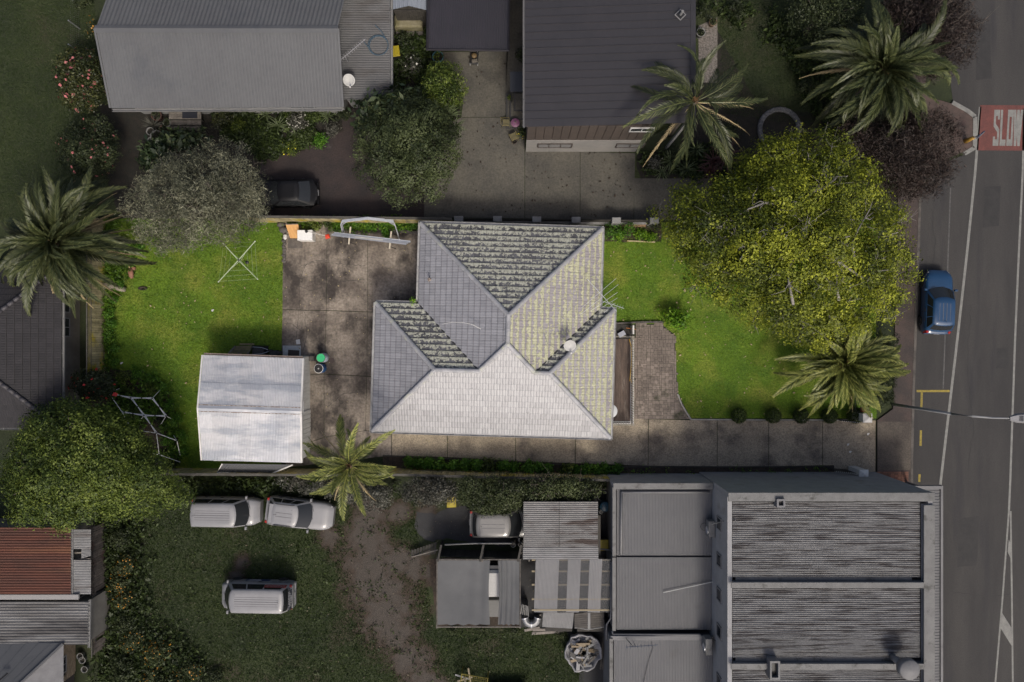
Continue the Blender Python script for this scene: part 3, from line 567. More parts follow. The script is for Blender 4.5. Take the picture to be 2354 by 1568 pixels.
tufts('rough_grass', G((1650, 0), (1990, 0), (1900, 300), (1660, 260)), 30000, GRASS_DIM_T, (0.05, 0.12), 0.0, 5, 0.25, (), 'dark shaded grass behind the palms')
# ---------------------------------------------------------------- buildings: shared pieces
WHITE = M('white_paint', (0.62, 0.61, 0.58), (0.50, 0.49, 0.46), 2, rough=0.6, fine=0.08)
WHITE_DIM = M('dimmed_white_paint', (0.20, 0.20, 0.195), (0.165, 0.165, 0.165), 1.2, rough=0.7, fine=0.1)  # darker copy of WHITE, dimming beyond the plot put into the colour
CREAM_DIM = M('dimmed_cream_wall', (0.16, 0.15, 0.135), (0.12, 0.115, 0.10), 1.5, rough=0.8, fine=0.12)  # cream walls of the neighbours, dimmed through their colour
GLASS = flat('window_glass', (0.02, 0.024, 0.028), 0.08, fine=0, spec=0.7)
DARKWOOD = M('dark_timber', (0.04, 0.036, 0.03), (0.025, 0.023, 0.019), 5, fine=0.3, rnd=0.25)
GREYWOOD = M('weathered_timber', (0.15, 0.135, 0.115), (0.085, 0.075, 0.065), 4, stretch=(1, 1, 0.3), fine=0.3, rnd=0.3)
FRAME = flat('window_frame_paint', (0.42, 0.42, 0.41))
STEEL = flat('galvanised_steel', (0.42, 0.43, 0.45), 0.35, 0.7)
BLACK = flat('black_plastic', (0.015, 0.015, 0.016), 0.5)
def uvn(A, B, D):
    A, B, D = Vector(A), Vector(B), Vector(D); u = (B-A); v = (D-A); n = u.cross(v).normalized()
    if n.z < 0: n = -n
    return A, u, v, n
def roof_sheets(parent, A, B, D, C=None, pitch=0.09, amp=0.018, ns=8, mat=None, prof='sine', name='roof_sheet', rows=2, trim=None):
    """ribbed roof: A-B runs across the ribs, A-D along them (C closes a non-parallel quad); one object per sheet"""
    A, u, v, n = uvn(A, B, D); B = Vector(B); D = Vector(D); C = Vector(C) if C else B+v; W = u.length; out = []
    N = max(1, round(W/ns/pitch))
    if prof == 'sine': pr = [(0, 0), (.25, 1), (.5, 0), (.75, -1)]
    elif prof == 'trap': pr = [(0, 0), (.55, 0), (.66, 1), (.84, 1), (.95, 0)]
    elif prof == 'tray': pr = [(0, 0), (.90, 0), (.92, 1), (.97, 1), (.99, 0)]
    if prof == 'sine': pr = [(k/6, math.sin(2*math.pi*k/6)) for k in range(6)]
    for s in range(ns):
        ts = []; 
        for c in range(N): ts += [((s+(c+f)/N)/ns, h) for f, h in pr]
        ts.append(((s+1)/ns, pr[0][1])); lift = 0.004*(s % 2)
        rw = [[A.lerp(B, t).lerp(D.lerp(C, t), k/(rows-1))+n*(h*amp+lift) for t, h in ts] for k in range(rows)]
        out.append(MB().loft(rw).build(name, mat, parent, prof == 'sine'))
    return out
def wall(parent, a, b, z0, z1, mat, th=0.15, name='wall', z1b=None):
    a, b = Vector((a[0], a[1], 0)), Vector((b[0], b[1], 0)); d = (b-a); n = Vector((-d.y, d.x, 0)).normalized()*th/2; z1b = z1 if z1b is None else z1b
    vs = [a-n, b-n, b+n, a+n]; tops = [z1, z1b, z1b, z1]
    return MB().add([(p.x, p.y, z0) for p in vs]+[(p.x, p.y, t) for p, t in zip(vs, tops)], [(3, 2, 1, 0), (4, 5, 6, 7), (0, 1, 5, 4), (1, 2, 6, 5), (2, 3, 7, 6), (3, 0, 4, 7)]).build(name, mat, parent)
def window(parent, c, wdt, hgt, ang, fm=None, panes=2, name='window', gl=None):
    """frame proud of the wall, panes inside; ang = outward direction"""
    fr = MB(); x = Vector((-math.sin(ang), math.cos(ang), 0)); o = Vector((math.cos(ang), math.sin(ang), 0)); c = Vector(c); f = 0.07
    for sx in (-1, 1): fr.box(c+x*sx*(wdt/2-f/2), (0.09, f, hgt), ang)
    for sz in (-1, 1): fr.box(c+Vector((0, 0, sz*(hgt/2-f/2))), (0.088, wdt-2*f, f), ang)
    for k in range(1, panes): fr.box(c+x*(-wdt/2+wdt*k/panes), (0.086, f*.7, hgt-2*f), ang)
    w_ = fr.build(name, fm or FRAME, parent)
    for k in range(panes):
        pw = (wdt-f)/panes; MB().box(c+x*(-wdt/2+f/2+pw*(k+.5)), (0.03, pw-f*.6, hgt-2*f+.01), ang).build('pane', gl or GLASS, w_)
    return w_
def gutter(parent, a, b, mat, wdt=0.12, dep=0.09, brackets=0.9, name='gutter'):
    """open trough along a-b with brackets across it"""
    a, b = Vector(a), Vector(b); d = (b-a).normalized(); n = Vector((-d.y, d.x, 0)); mb = MB()
    pr = [(-wdt/2, 0), (-wdt/2, -dep), (wdt/2, -dep), (wdt/2, 0), (wdt/2-.012, 0), (wdt/2-.012, -dep+.012), (-wdt/2+.012, -dep+.012), (-wdt/2+.012, 0)]
    mb.loft([[p+n*x+Vector((0, 0, z)) for x, z in pr] for p in (a, b)], True)
    k = int((b-a).length/brackets)
    for i in range(k): mb.box(a+d*(i+.5)*brackets+Vector((0, 0, .004)), (0.03, wdt, 0.012), math.atan2(d.y, d.x))
    return mb.build(name, mat, parent)

# ---------------------------------------------------------------- the tiled house in the middle
TH = R(-1.7); ZE = 2.65; TAN = 0.47
house = thing('tiled_house', 'hip roofed house under grey concrete tiles patched with lichen, in the middle', 'house', (0, 0, 0), TH)
T_CLEAN = tilemat('tile_clean', (0.195, 0.197, 0.212), (0.265, 0.267, 0.285), (0.40, 0.41, 0.31), 2.0, 0.55, 0.15, 0.5)
T_SOUTH = tilemat('tile_south', (0.235, 0.235, 0.24), (0.325, 0.325, 0.33), (0.44, 0.44, 0.42), 1.80, 0.3, 0.6, 0.34, butt_shade=0.22)
T_NORTH = tilemat('tile_north', (0.06, 0.06, 0.066), (0.14, 0.14, 0.15), (0.48, 0.485, 0.40), 1.40, 0.50, 0.45, 0.75, butt_shade=0.3)
T_EAST = tilemat('tile_east', (0.24, 0.22, 0.235), (0.32, 0.305, 0.315), (0.50, 0.50, 0.34), 1.72, 0.75, 0.9, 0.6, butt_shade=0.25)
RIDGE_M = M('ridge_mortar_tile', (0.24, 0.245, 0.26), (0.31, 0.31, 0.32), 2, c3=(0.36, 0.37, 0.28), scale3=1.5, lo3=0.55, hi3=0.7, rough=0.6, rnd=0.1, bump=0.004)
GUT = M('gutter_grey', (0.40, 0.40, 0.40), (0.30, 0.30, 0.30), 2, rough=0.5)
GW, TWD = 0.345, 0.33; UNDER = flat('roofing_felt', (0.02, 0.02, 0.02), .9)
def clip(poly, sub):                              # Sutherland-Hodgman, poly convex ccw
    out = sub
    for i in range(len(poly)):
        a, b = poly[i], poly[(i+1) % len(poly)]; inp, out = out, []
        sd = lambda p: (b[0]-a[0])*(p[1]-a[1])-(b[1]-a[1])*(p[0]-a[0])
        for j in range(len(inp)):
            p, q = inp[j], inp[(j+1) % len(inp)]; sp, sq = sd(p), sd(q)
            if sp >= 0: out.append(p)
            if (sp >= 0) != (sq >= 0): f = sp/(sp-sq); out.append((p[0]+(q[0]-p[0])*f, p[1]+(q[1]-p[1])*f))
        if len(out) < 3: return []
    return out
PROF = [0.0, 0.010, 0.001, 0.010, 0.0]
def tile_polys(a0, b0, poly=None):
    """one tile as 4 strips: list of ([(a,b,z)], tone) in the plane frame, z over the roof plane"""
    res = []
    for s in range(4):
        q = [(a0+TWD*s/4+(.004 if s == 0 else 0), b0), (a0+TWD*(s+1)/4-(.004 if s == 3 else 0), b0), (a0+TWD*(s+1)/4-(.004 if s == 3 else 0), b0+GW+.03), (a0+TWD*s/4+(.004 if s == 0 else 0), b0+GW+.03)]
        if poly: q = clip(poly, q)
        if len(q) < 3: continue
        def hz(p):
            f = (p[0]-a0)/TWD*4-s; f = min(1, max(0, f)); g = (p[1]-b0)/GW
            return 0.02+PROF[s]*(1-f)+PROF[s+1]*f+0.045*(1-g)
        top = [(p[0], p[1], hz(p)) for p in q]; res.append((top, [min(1, max(0, (p[1]-b0)/GW)) for p in q]))
        bt = [p for p in q if p[1] < b0+1e-4]
        if len(bt) == 2: res.append(([(bt[0][0], bt[0][1], -0.01), (bt[1][0], bt[1][1], -0.01), (bt[1][0], bt[1][1], hz(bt[1])), (bt[0][0], bt[0][1], hz(bt[0]))], [0, 0, 0, 0]))
    return res
full = MB()
for pl, tn in tile_polys(0, 0): full.add([(a, b, b*TAN+z) for a, b, z in pl], [tuple(range(len(pl)))], [min(.999, max(.001, x)) for x in tn])
tile_me = {m.name: full.mesh('roof_tile') for m in (T_CLEAN, T_SOUTH, T_NORTH, T_EAST)}
budget = {'tile_south': 150, 'tile_north': 70, 'tile_clean': 40, 'tile_east': 40}
def roof_face(o, u, n, polys, mat, amax, bmax, amin=-4.5):
    o, u, n = Vector((*o, ZE)), Vector((*u, 0)), Vector((*n, 0)); rest = MB()
    for p in polys: MB().add([o+u*a+n*b+Vector((0, 0, b*TAN-.012)) for a, b in p], [tuple(range(len(p)))]).build('roof_underlay', UNDER, house)
    left = budget[mat.name]//(2 if mat is T_NORTH or mat is T_EAST or mat is T_CLEAN else 1)
    fl = u.cross(n).z < 0; rnd = random.Random(3)
    for k in range(int(bmax/GW)+1):
        sh = TWD*0.5*(k % 2) if mat is T_SOUTH else 0.0
        for j in range(int(amin/TWD)-1, int(amax/TWD)+2):
            a0, b0 = j*TWD+sh, k*GW; cor = [(a0, b0), (a0+TWD, b0), (a0+TWD, b0+GW+.03), (a0, b0+GW+.03)]
            jit = rnd.uniform(-.004, .006); kk = rnd.randrange(10)
            if left > 0 and not fl and all(all((p[(i+1) % len(p)][0]-p[i][0])*(c[1]-p[i][1])-(p[(i+1) % len(p)][1]-p[i][1])*(c[0]-p[i][0]) >= -1e-6 for i in range(len(p))) for p in polys[:1] for c in cor):
                t = put('roof_tile', tile_me[mat.name], house, o+u*a0+n*b0+Vector((0, 0, b0*TAN+jit)), math.atan2(u.y, u.x), mat); left -= 1; continue
            for p in polys:
                for pl, tn in tile_polys(a0, b0, p):
                    vs = [o+u*a+n*b+Vector((0, 0, b*TAN+z+jit)) for a, b, z in pl]; r = list(range(len(vs)))
                    rest.add(vs, [tuple(r[::-1] if fl else r)], [min(.999, max(.001, x))+kk for x in tn])
    r = rest.build('roof_tiling', mat, house); r['kind'] = 'stuff'
wingW = [(0, 0), (4.84, 0), (8.7, 3.86), (7.1, 5.46), (5.46, 5.46)]
def flip(poly, L): return [(L-a, b) for a, b in poly][::-1]
roof_face((5.22, 6.92), (-1, 0), (0, -1), [[(0, 0), (10.92, 0), (5.46, 5.46)]], T_NORTH, 10.92, 5.46)
# frames chosen so that u x n points up
def face(o, u, polys, mat, amax, bmax, amin=-4.5): roof_face(o, u, (-u[1], u[0]), polys, mat, amax, bmax, amin)
face((-5.7, 6.92), (0, -1), [wingW], T_CLEAN, 8.8, 5.46)
face((5.22, 6.92-8.7), (0, 1), [flip(wingW, 8.7)], T_EAST, 8.8, 5.46)
face((-5.7+3.86, 2.08), (-1, 0), [flip([(0, 0), (2.55, 0), (6.41, 3.86), (3.86, 3.86)], 6.41)], T_NORTH, 6.5, 3.86)
face((6.08, 2.08), (-1, 0), [[(0, 0), (0.86, 0), (4.72, 3.86), (3.86, 3.86)]], T_NORTH, 4.8, 3.86)
face((-8.25, 2.08), (0, -1), [[(0, 0), (7.72, 0), (3.86, 3.86)]], T_CLEAN, 7.8, 3.86)
face((6.08, -5.64), (0, 1), [[(0, 0), (7.72, 0), (3.86, 3.86)]], T_EAST, 7.8, 3.86)
face((-8.25, -5.64), (1, 0), [[(0, 0), (14.33, 0), (10.47, 3.86), (3.86, 3.86)], [(6.41, 3.86), (9.61, 3.86), (8.01, 5.46)]], T_SOUTH, 14.4, 5.46)
# ridge and hip caps, laid one after the other
capm = MB(); capr = [(0.125*math.cos(x), 0.085*math.sin(x)) for x in [math.pi*k/6 for k in range(7)]]
capm.loft([[(0, -y*1.0, z) for y, z in capr], [(0.40, -y*1.12, z*1.12) for y, z in capr]]); capme = capm.mesh('ridge_cap', True)
def caps(a, b):
    a, b = Vector(a), Vector(b); d = b-a; n = max(1, int(d.length/0.37)); q = d.to_track_quat('X', 'Z')
    for i in range(n):
        o = link('ridge_cap', capme, RIDGE_M, house); o.rotation_mode = 'QUATERNION'; o.rotation_quaternion = q; o.location = a+d*(i/n)+Vector((0, 0, 0.075+0.005*(i % 2))); o.scale = (d.length/n/0.37, 1, 1)
def hz(b): return ZE+b*TAN
R1, R2 = (-0.24, 1.46, hz(5.46)), (-0.24, -0.18, hz(5.46)); K1, K2 = (-4.39, -1.78, hz(3.86)), (2.22, -1.78, hz(3.86)); V1, V2 = (-1.84, -1.78, hz(3.86)), (1.36, -1.78, hz(3.86))
for a, b in ((( -5.7, 6.92, ZE), R1), ((5.22, 6.92, ZE), R1), (R2, R1), ((-8.25, 2.08, ZE), K1), ((-8.25, -5.64, ZE), K1), ((6.08, -5.64, ZE), K2), ((6.08, 2.08, ZE), K2), (K1, V1), (V1, R2), (V2, R2), (K2, V2)): caps(a, b)
VALLEY = flat('valley_lead', (0.03, 0.03, 0.03), 0.6)
for a, b in (((-5.7, 2.08, ZE), V1), ((5.22, 2.08, ZE), V2)):
    a, b = Vector(a), Vector(b); d = (b-a).normalized(); n = Vector((-d.y, d.x, 0)).normalized()*0.05; up = Vector((0, 0, 0.062)); MB().quad(a-n+up, b-n+up, b+n+up, a+n+up).build('valley_flashing', VALLEY, house)
outline = [(-5.7, 6.92), (5.22, 6.92), (5.22, 2.08), (6.08, 2.08), (6.08, -5.64), (-8.25, -5.64), (-8.25, 2.08), (-5.7, 2.08)]
cen = [(0, .08), (.08, 0), (0, .08), (.08, 0), (0, -.08), (-.08, 0), (0, .08), (-.08, 0)]
for i in range(8):
    a, b, o = outline[i], outline[(i+1) % 8], cen[i]; e = 0.14; d = Vector((b[0]-a[0], b[1]-a[1])).normalized()
    gutter(house, (a[0]+o[0]-d.x*.1*(i not in (2, 6)), a[1]+o[1]-d.y*.1*(i not in (2, 6)), ZE-0.02), (b[0]+o[0]+d.x*.1*(i not in (1, 5)), b[1]+o[1]+d.y*.1*(i not in (1, 5)), ZE-0.02), GUT, 0.13, 0.1)
    wall(house, (a[0]+o[0]*.1, a[1]+o[1]*.1), (b[0]+o[0]*.1, b[1]+o[1]*.1), ZE-0.2, ZE-0.03, WHITE, 0.025, 'fascia')
IN = 0.55; wl = [(-5.7+IN, 6.92-IN), (5.22-IN, 6.92-IN), (5.22-IN, 2.08-IN), (6.08-IN, 2.08-IN), (6.08-IN, -5.64+IN), (-8.25+IN, -5.64+IN), (-8.25+IN, 2.08-IN), (-5.7+IN, 2.08-IN)]
mb = MB(); mb.prism(wl, 0, ZE-0.12); mb.build('wall', M('house_weatherboard', (0.55, 0.54, 0.5), (0.45, 0.44, 0.41), 1), house)
MB().prism([(x*0.996, y*0.996) for x, y in outline], ZE-0.115, ZE-0.08).build('soffit', WHITE, house)
for c, a, wd in (((-6, -5.09, 1.5), -90, 1.8), ((-1, -5.09, 1.5), -90, 2.2), ((3.2, -5.09, 1.5), -90, 1.6), ((-7.7, -1.5, 1.5), 180, 1.6), ((-5.15, 4.5, 1.5), 180, 1.4), ((5.53, -3.6, 1.5), 0, 1.8), ((4.67, 4.6, 1.5), 0, 2.0), ((-2, 6.37, 1.5), 90, 1.6), ((2.5, 6.37, 1.5), 90, 1.2)): window(house, c, wd, 1.2, R(a))
d_ = MB().box((5.535, -0.6, 1.05), (0.06, 0.9, 2.0)).build('door', flat('door_paint', (0.25, 0.05, 0.04)), house); MB().box((5.58, -0.28, 1.05), (0.05, 0.03, 0.12)).build('handle', STEEL, d_)
vp = MB(); vp.tube([(-4.98, 3.52, ZE+.3), (-4.98, 3.52, ZE+0.85)], 0.05, 10); vp.lathe([(0.16, 0), (0.06, 0.12)], (-4.98, 3.52, ZE+.33), 12); vp.build('vent_pipe', M('vent_rust', (0.3, 0.27, 0.24), (0.17, 0.12, 0.09), 8), house)
# ---------------------------------------------------------------- corrugated garage behind the house
ZINC = M('zinc_roof', (0.40, 0.41, 0.435), (0.49, 0.49, 0.50), 0.8, stretch=(1, 1, 1), c3=(0.30, 0.32, 0.355), scale3=0.6, lo3=0.47, hi3=0.60, st3=(0.45, 1.9, 1), rough=0.5, fine=0.05, fscale=5, spec=0.4, rnd=0.07)
g = thing('garage', 'white garage with weathered corrugated iron gable roof on the back lawn', 'garage', (P(580, 940).x, P(580, 940).y, 0)); go = g.location.copy()
def L_(p, o): return Vector(p)-o
ze, zr = 2.35, 3.05
gN = [P(467, 816, ze), P(695, 824, ze)]; gR = [P(456, 938, zr), P(690, 945, zr)]; gS = [P(465, 1058, ze), P(691, 1064, ze)]
for e_, sw_ in ((gN, 0), (gS, 1)):                 # two tiers of sheets, the upper lapping the lower
    m0, m1 = e_[0].lerp(gR[0], .52), e_[1].lerp(gR[1], .52); up = Vector((0, 0, .022))
    A_, B_ = (e_[0], e_[1]); roof_sheets(g, L_(A_, go), L_(B_, go), L_(m0+(gR[0]-m0)*.05, go), L_(m1+(gR[1]-m1)*.05, go), 0.09, 0.018, 8, ZINC); roof_sheets(g, L_(m0+up, go), L_(m1+up, go), L_(gR[0]+up*.3, go), L_(gR[1]+up*.3, go), 0.09, 0.018, 8, ZINC)
RUSTL = M('rust_line', (0.20, 0.13, 0.08), (0.4, 0.38, 0.35), 6, lo=.45, hi=.55)
for s_ in (-1, 1): a, b = gR; MB(go).box(((a.x+b.x)/2, (a.y+b.y)/2+s_*.2, (a.z+b.z)/2-.018), (b.x-a.x, .035, .012), math.atan2(b.y-a.y, b.x-a.x)).build('rust_stain', RUSTL, g)
mb = MB(go); a, b = gR; n = Vector((0.03, 1, 0))*0.16
mb.add([a+n+Vector((0, 0, -.02)), b+n+Vector((0, 0, -.02)), b+Vector((0, 0, .05)), a+Vector((0, 0, .05)), a-n+Vector((0, 0, -.02)), b-n+Vector((0, 0, -.02))], [(1, 0, 3, 2), (2, 3, 4, 5)]); mb.build('ridge_capping', ZINC, g)
for p0, p1 in ((gN[1], gR[1]), (gR[1], gS[1]), (gN[0], gR[0]), (gR[0], gS[0])):
    d = (p1-p0).normalized(); s = 0.06 if p0.x > -15 else -0.06; mb = MB(go); mb.add([p0+Vector((0, 0, .03)), p1+Vector((0, 0, .03)), p1+Vector((s*1.6, 0, .03)), p0+Vector((s*1.6, 0, .03)), p1+Vector((s*1.6, 0, -.15)), p0+Vector((s*1.6, 0, -.15))], [(0, 1, 2, 3), (3, 2, 4, 5)]); mb.build('barge_board', WHITE, g)
wx0, wx1, wy0, wy1 = gR[0].x+.55, P(711, 0).x, gS[1].y+.15, gN[0].y-.15
for a, b, zz in (((wx1, wy0), (wx1, (wy0+wy1)/2), (ze, zr)), ((wx1, (wy0+wy1)/2), (wx1, wy1), (zr, ze)), ((wx0, wy0), (wx0, (wy0+wy1)/2), (ze, zr)), ((wx0, (wy0+wy1)/2), (wx0, wy1), (zr, ze)), ((wx0, wy1), (wx1, wy1), (ze, ze)), ((wx0, wy0), (wx1, wy0), (ze, ze))):
    wall(g, (a[0]-go.x, a[1]-go.y), (b[0]-go.x, b[1]-go.y), 0, zz[0]-.1, M('garage_board', (0.55, 0.54, 0.49), (0.44, 0.43, 0.38), 1.3, stretch=(1, 6, 1)) if 'garage_board' not in bpy.data.materials else bpy.data.materials['garage_board'], 0.1, 'wall', zz[1]-.1)
mb = MB(); [mb.box((wx1-go.x+.07, wy0-go.y+.5+k*0.28, 1.0), (0.03, 0.25, 1.96)) for k in range(9)]; dd = mb.build('garage_door', bpy.data.materials['garage_board'], g)
MB().box((wx1-go.x+.16, wy1-go.y-.25, 2.0), (0.25, 0.5, 0.12)).build('door_track', WHITE, g); MB().box((wx1-go.x+.14, wy0-go.y+3.2, 2.05), (0.2, 0.7, 0.1)).build('door_track', WHITE, g)
gutter(g, L_(gN[0]+Vector((0, .07, -.03)), go), L_(gN[1]+Vector((0, .07, -.03)), go), flat('rust_gutter', (0.25, 0.2, 0.17)), 0.1, 0.08)
# dark awning on the garage's south side
aw = thing('lean_to', 'dark grey ribbed awning with white edges on the south side of the garage', 'awning', P(590, 1075)); ao = aw.location.copy()
q = [P(512, 1066, 1.7), P(672, 1068, 1.7), P(500, 1085, 1.45), P(622, 1088, 1.45)]
roof_sheets(aw, L_(q[0], ao), L_(q[1], ao), L_(q[2], ao), L_(q[3], ao), 0.2, 0.02, 3, flat('charcoal_iron', (0.06, 0.062, 0.066), 0.5), 'trap')
mb = MB(ao); mb.tube([q[0]+Vector((-.03, 0, .03)), q[2]+Vector((-.03, -.03, .03)), q[3]+Vector((.03, -.03, .03)), q[1]+Vector((.03, 0, .03))], 0.045, 5); mb.build('edge_trim', WHITE, aw)
mb = MB(ao); [mb.box((p.x+dx, p.y+.1, 0.68), (0.09, 0.09, 1.36)) for p, dx in ((q[2], .15), (q[3], -.15))]; mb.build('post', WHITE, aw)
# ---------------------------------------------------------------- grey ribbed house, upper left
NWROOF = M('grey_iron', (0.085, 0.088, 0.092), (0.075, 0.077, 0.081), 0.4, c3=(0.062, 0.066, 0.073), scale3=0.3, lo3=0.55, hi3=0.7, rough=0.6, fine=0.06, fscale=4)  # roof outside the plot, its dimming put into the base colours
n1 = thing('ribbed_house', 'grey iron gable roofed house with a flat corrugated annex, top left', 'house', P(510, 60)); o1 = n1.location.copy()
e0, e1, r0_, r1_ = P(256, 249, 2.8), P(786, 247, 2.8), P(220, 66, 4.4), P(775, 67, 4.4); w_ = (e0-r0_).length; nr0, nr1 = P(300, -160, 2.8), P(830, -160, 2.8)
roof_sheets(n1, L_(e0, o1), L_(e1, o1), L_(r0_, o1), L_(r1_, o1), 0.20, 0.018, 18, NWROOF, 'trap')
roof_sheets(n1, L_(nr1, o1), L_(nr0, o1), L_(r1_, o1), L_(r0_, o1), 0.26, 0.03, 14, NWROOF, 'sine')
mb = MB(o1); mb.add([r0_+Vector((-.05, .2, .0)), r1_+Vector((.05, .2, .0)), r1_+Vector((.05, 0, .07)), r0_+Vector((-.05, 0, .07)), r0_+Vector((-.05, -.25, .0)), r1_+Vector((.05, -.25, .0))], [(1, 0, 3, 2), (2, 3, 4, 5)]); mb.build('ridge_capping', NWROOF, n1)
gutter(n1, L_(e0+Vector((0, -.1, -.04)), o1), L_(e1+Vector((0, -.1, -.04)), o1), WHITE_DIM, 0.15, 0.12, 1.0)
for a, b in ((e0, r0_), (e1, r1_)): MB(o1).add([a+Vector((0, 0, .04)), b+Vector((0, 0, .04)), b+Vector((-.12 if a is e0 else .12, 0, .04)), a+Vector((-.12 if a is e0 else .12, 0, .04))], [(0, 1, 2, 3)]).build('barge_flashing', NWROOF, n1)
wb = (e0.x+.5, e0.y+.55, e1.x-.3, e0.y+10.5); mb = MB(o1); mb.prism([(wb[0], wb[1]), (wb[2], wb[1]), (wb[2], wb[3]), (wb[0], wb[3])], 0, 2.72); mb.build('wall', WHITE_DIM, n1)
for xx in (3.5, 7.2, 11): window(n1, (e0.x+xx-o1.x, wb[1]-o1.y-.02, 1.7), 1.6, 1.0, R(-90), WHITE_DIM)
ANX = M('annex_iron', (0.082, 0.082, 0.082), (0.07, 0.07, 0.071), 0.6, c3=(0.045, 0.04, 0.036), scale3=0.35, lo3=0.56, hi3=0.68, st3=(0.5, 1.2, 1), rough=0.6, fine=0.1)
a0, a1, a2, a3 = P(778, 229, 2.45), P(778, -120, 2.45), P(897, 229, 2.3), P(897, -120, 2.3)
roof_sheets(n1, L_(a0, o1), L_(a1, o1), L_(a2, o1), L_(a3, o1), 0.10, 0.016, 11, ANX)
gutter(n1, L_(a2+Vector((.08, 0, -.02)), o1), L_(a3+Vector((.08, 0, -.02)), o1), WHITE_DIM, 0.12, 0.1, 1.2)
mb = MB(o1); mb.prism([(a0.x+.3, a0.y+.3), (a2.x-.15, a0.y+.3), (a2.x-.15, a1.y), (a0.x+.3, a1.y)], 0, 2.2); mb.build('wall', WHITE_DIM, n1)
# timber steps in front of it
st = thing('timber_steps', 'weathered timber steps below the grey ribbed house', 'steps', P(430, 280)); so_ = st.location.copy()
for k in range(3):
    yy = [258, 273, 286][k]; zz = 0.54-0.18*k; y1 = [274, 287, 299][k]
    for j in range(3):
        ya = yy+(y1-yy)*(j+.5)/3; a, b = P(388, ya, zz), P(462, ya, zz); MB(so_).box(((a.x+b.x)/2, a.y, zz-.02), (b.x-a.x, 0.13, 0.04)).build('step_board', GREYWOOD, st)
    a = P(425, y1, zz); MB(so_).box((a.x, a.y, zz/2-.02), (2.0, 0.04, zz-.05)).build('riser', DARKWOOD, st)
mt = P(436, 262, 0.56); one('doormat', MB().bbox((mt.x, mt.y, 0.545), (0.95, 0.55, 0.02), 0.005), flat('mat_navy', (0.012, 0.014, 0.022)), 'navy doormat at the top of the timber steps', 'mat')
# ---------------------------------------------------------------- carport roof with dark ribbed sheets, top middle
cp = thing('carport', 'charcoal ribbed shed roof at the top middle above a mower', 'shed', P(1075, 40)); oc = cp.location.copy(); DKR = M('charcoal_roof', (0.028, 0.026, 0.032), (0.024, 0.023, 0.028), 1, rough=0.45, fine=0.06)
c0, c1, c2, c3 = P(984, 112, 2.4), P(1166, 114, 2.4), P(988, -130, 2.7), P(1168, -130, 2.7)
roof_sheets(cp, L_(c0, oc), L_(c1, oc), L_(c2, oc), L_(c3, oc), 0.125, 0.022, 6, DKR, 'trap')
MB(oc).tube([c2+Vector((-.05, 0, 0)), c0+Vector((-.05, -.06, 0)), c1+Vector((.05, -.06, 0)), c3+Vector((.05, 0, 0))], 0.11, 4).build('edge_flashing', DKR, cp)
mb = MB(oc); mb.prism([(c0.x+.25, c0.y+.9), (c1.x-.25, c0.y+.9), (c1.x-.25, c2.y), (c0.x+.25, c2.y)], 0, 2.3); mb.build('wall', CREAM_DIM, cp)
sh = thing('garden_shed', 'small shed with pale blue ribbed roof between the annex and the charcoal roof', 'shed', P(940, -20)); oh = sh.location.copy()
s0, s1, s2, s3 = P(903, 22, 2.3), P(980, 24, 2.3), P(903, -120, 2.5), P(980, -120, 2.5); sm = (s0+s1)/2+Vector((0, 0.12, .25)); sm2 = (s2+s3)/2+Vector((0, 0, .25))
BLU = flat('pale_blue_iron', (0.17, 0.19, 0.22)); roof_sheets(sh, L_(s0, oh), L_(sm, oh), L_(s2, oh), L_(sm2, oh), 0.3, 0.02, 2, BLU, 'trap'); roof_sheets(sh, L_(sm, oh), L_(s1, oh), L_(sm2, oh), L_(s3, oh), 0.3, 0.02, 2, BLU, 'trap')
mb = MB(oh)
for k in range(14): mb.box((s0.x+.1+k*(s1.x-s0.x-.2)/13, s0.y-.02, 1.1), (0.13, 0.04, 2.2))
mb.build('wall', DARKWOOD, sh); MB(oh).prism([(s0.x+.05, s0.y+.05), (s1.x-.05, s0.y+.05), (s1.x-.05, s2.y), (s0.x+.05, s2.y)], 0, 2.1).build('inner_wall', DARKWOOD, sh)
tk = thing('water_trough', 'long cream mossy trough standing below the pale blue shed roof', 'trough', P(940, 45)); ok_ = tk.location.copy(); q0, q1 = P(906, 44, 0.9), P(970, 42, 0.9)
MB(ok_).bbox(((q0.x+q1.x)/2, q0.y-.1, 0), (q1.x-q0.x, 0.75, 0.9), 0.12).build('body', M('mossy_cream', (0.20, 0.18, 0.12), (0.12, 0.11, 0.05), 1.5), tk); MB(ok_).bbox(((q0.x+q1.x)/2, q0.y-.62, 0), (q1.x-q0.x, 0.3, 0.3), 0.03).build('plinth', KERB, tk)
# ---------------------------------------------------------------- dark two-storey house, top right of centre
n2 = thing('dark_house', 'two storey house with charcoal tray roof, brown boards and white ground floor', 'house', P(1380, 150)); o2 = n2.location.copy(); TRAY = M('charcoal_tray', (0.030, 0.028, 0.031), (0.026, 0.025, 0.028), 0.6, rough=0.5, fine=0.08, fscale=5)
x0, x1, y0 = 0.875, 7.87, 12.06; zW, zE_ = 5.35, 6.1
t0, t1, t2, t3 = Vector((0.74, y0-.02, zW)), Vector((0.74, 24, zW)), P(1592, 285, zE_), Vector((P(1592, 0, zE_).x, 24, zE_))
roof_sheets(n2, L_(t0, o2), L_(t1, o2), L_(Vector((t2.x, y0-.02, zE_)), o2), L_(t3, o2), 0.44, 0.035, 27, TRAY, 'tray', 'roof_tray')
gutter(n2, L_(t0+Vector((-.07, 0, -.02)), o2), L_(t1+Vector((-.07, 0, -.02)), o2), flat('grey_trim', (0.12, 0.12, 0.125)), 0.12, 0.1, 3)
MB(o2).box(((t3.x+.02), 18, zE_-.05), (0.28, 12, 0.14)).build('barge_flashing', TRAY, n2)
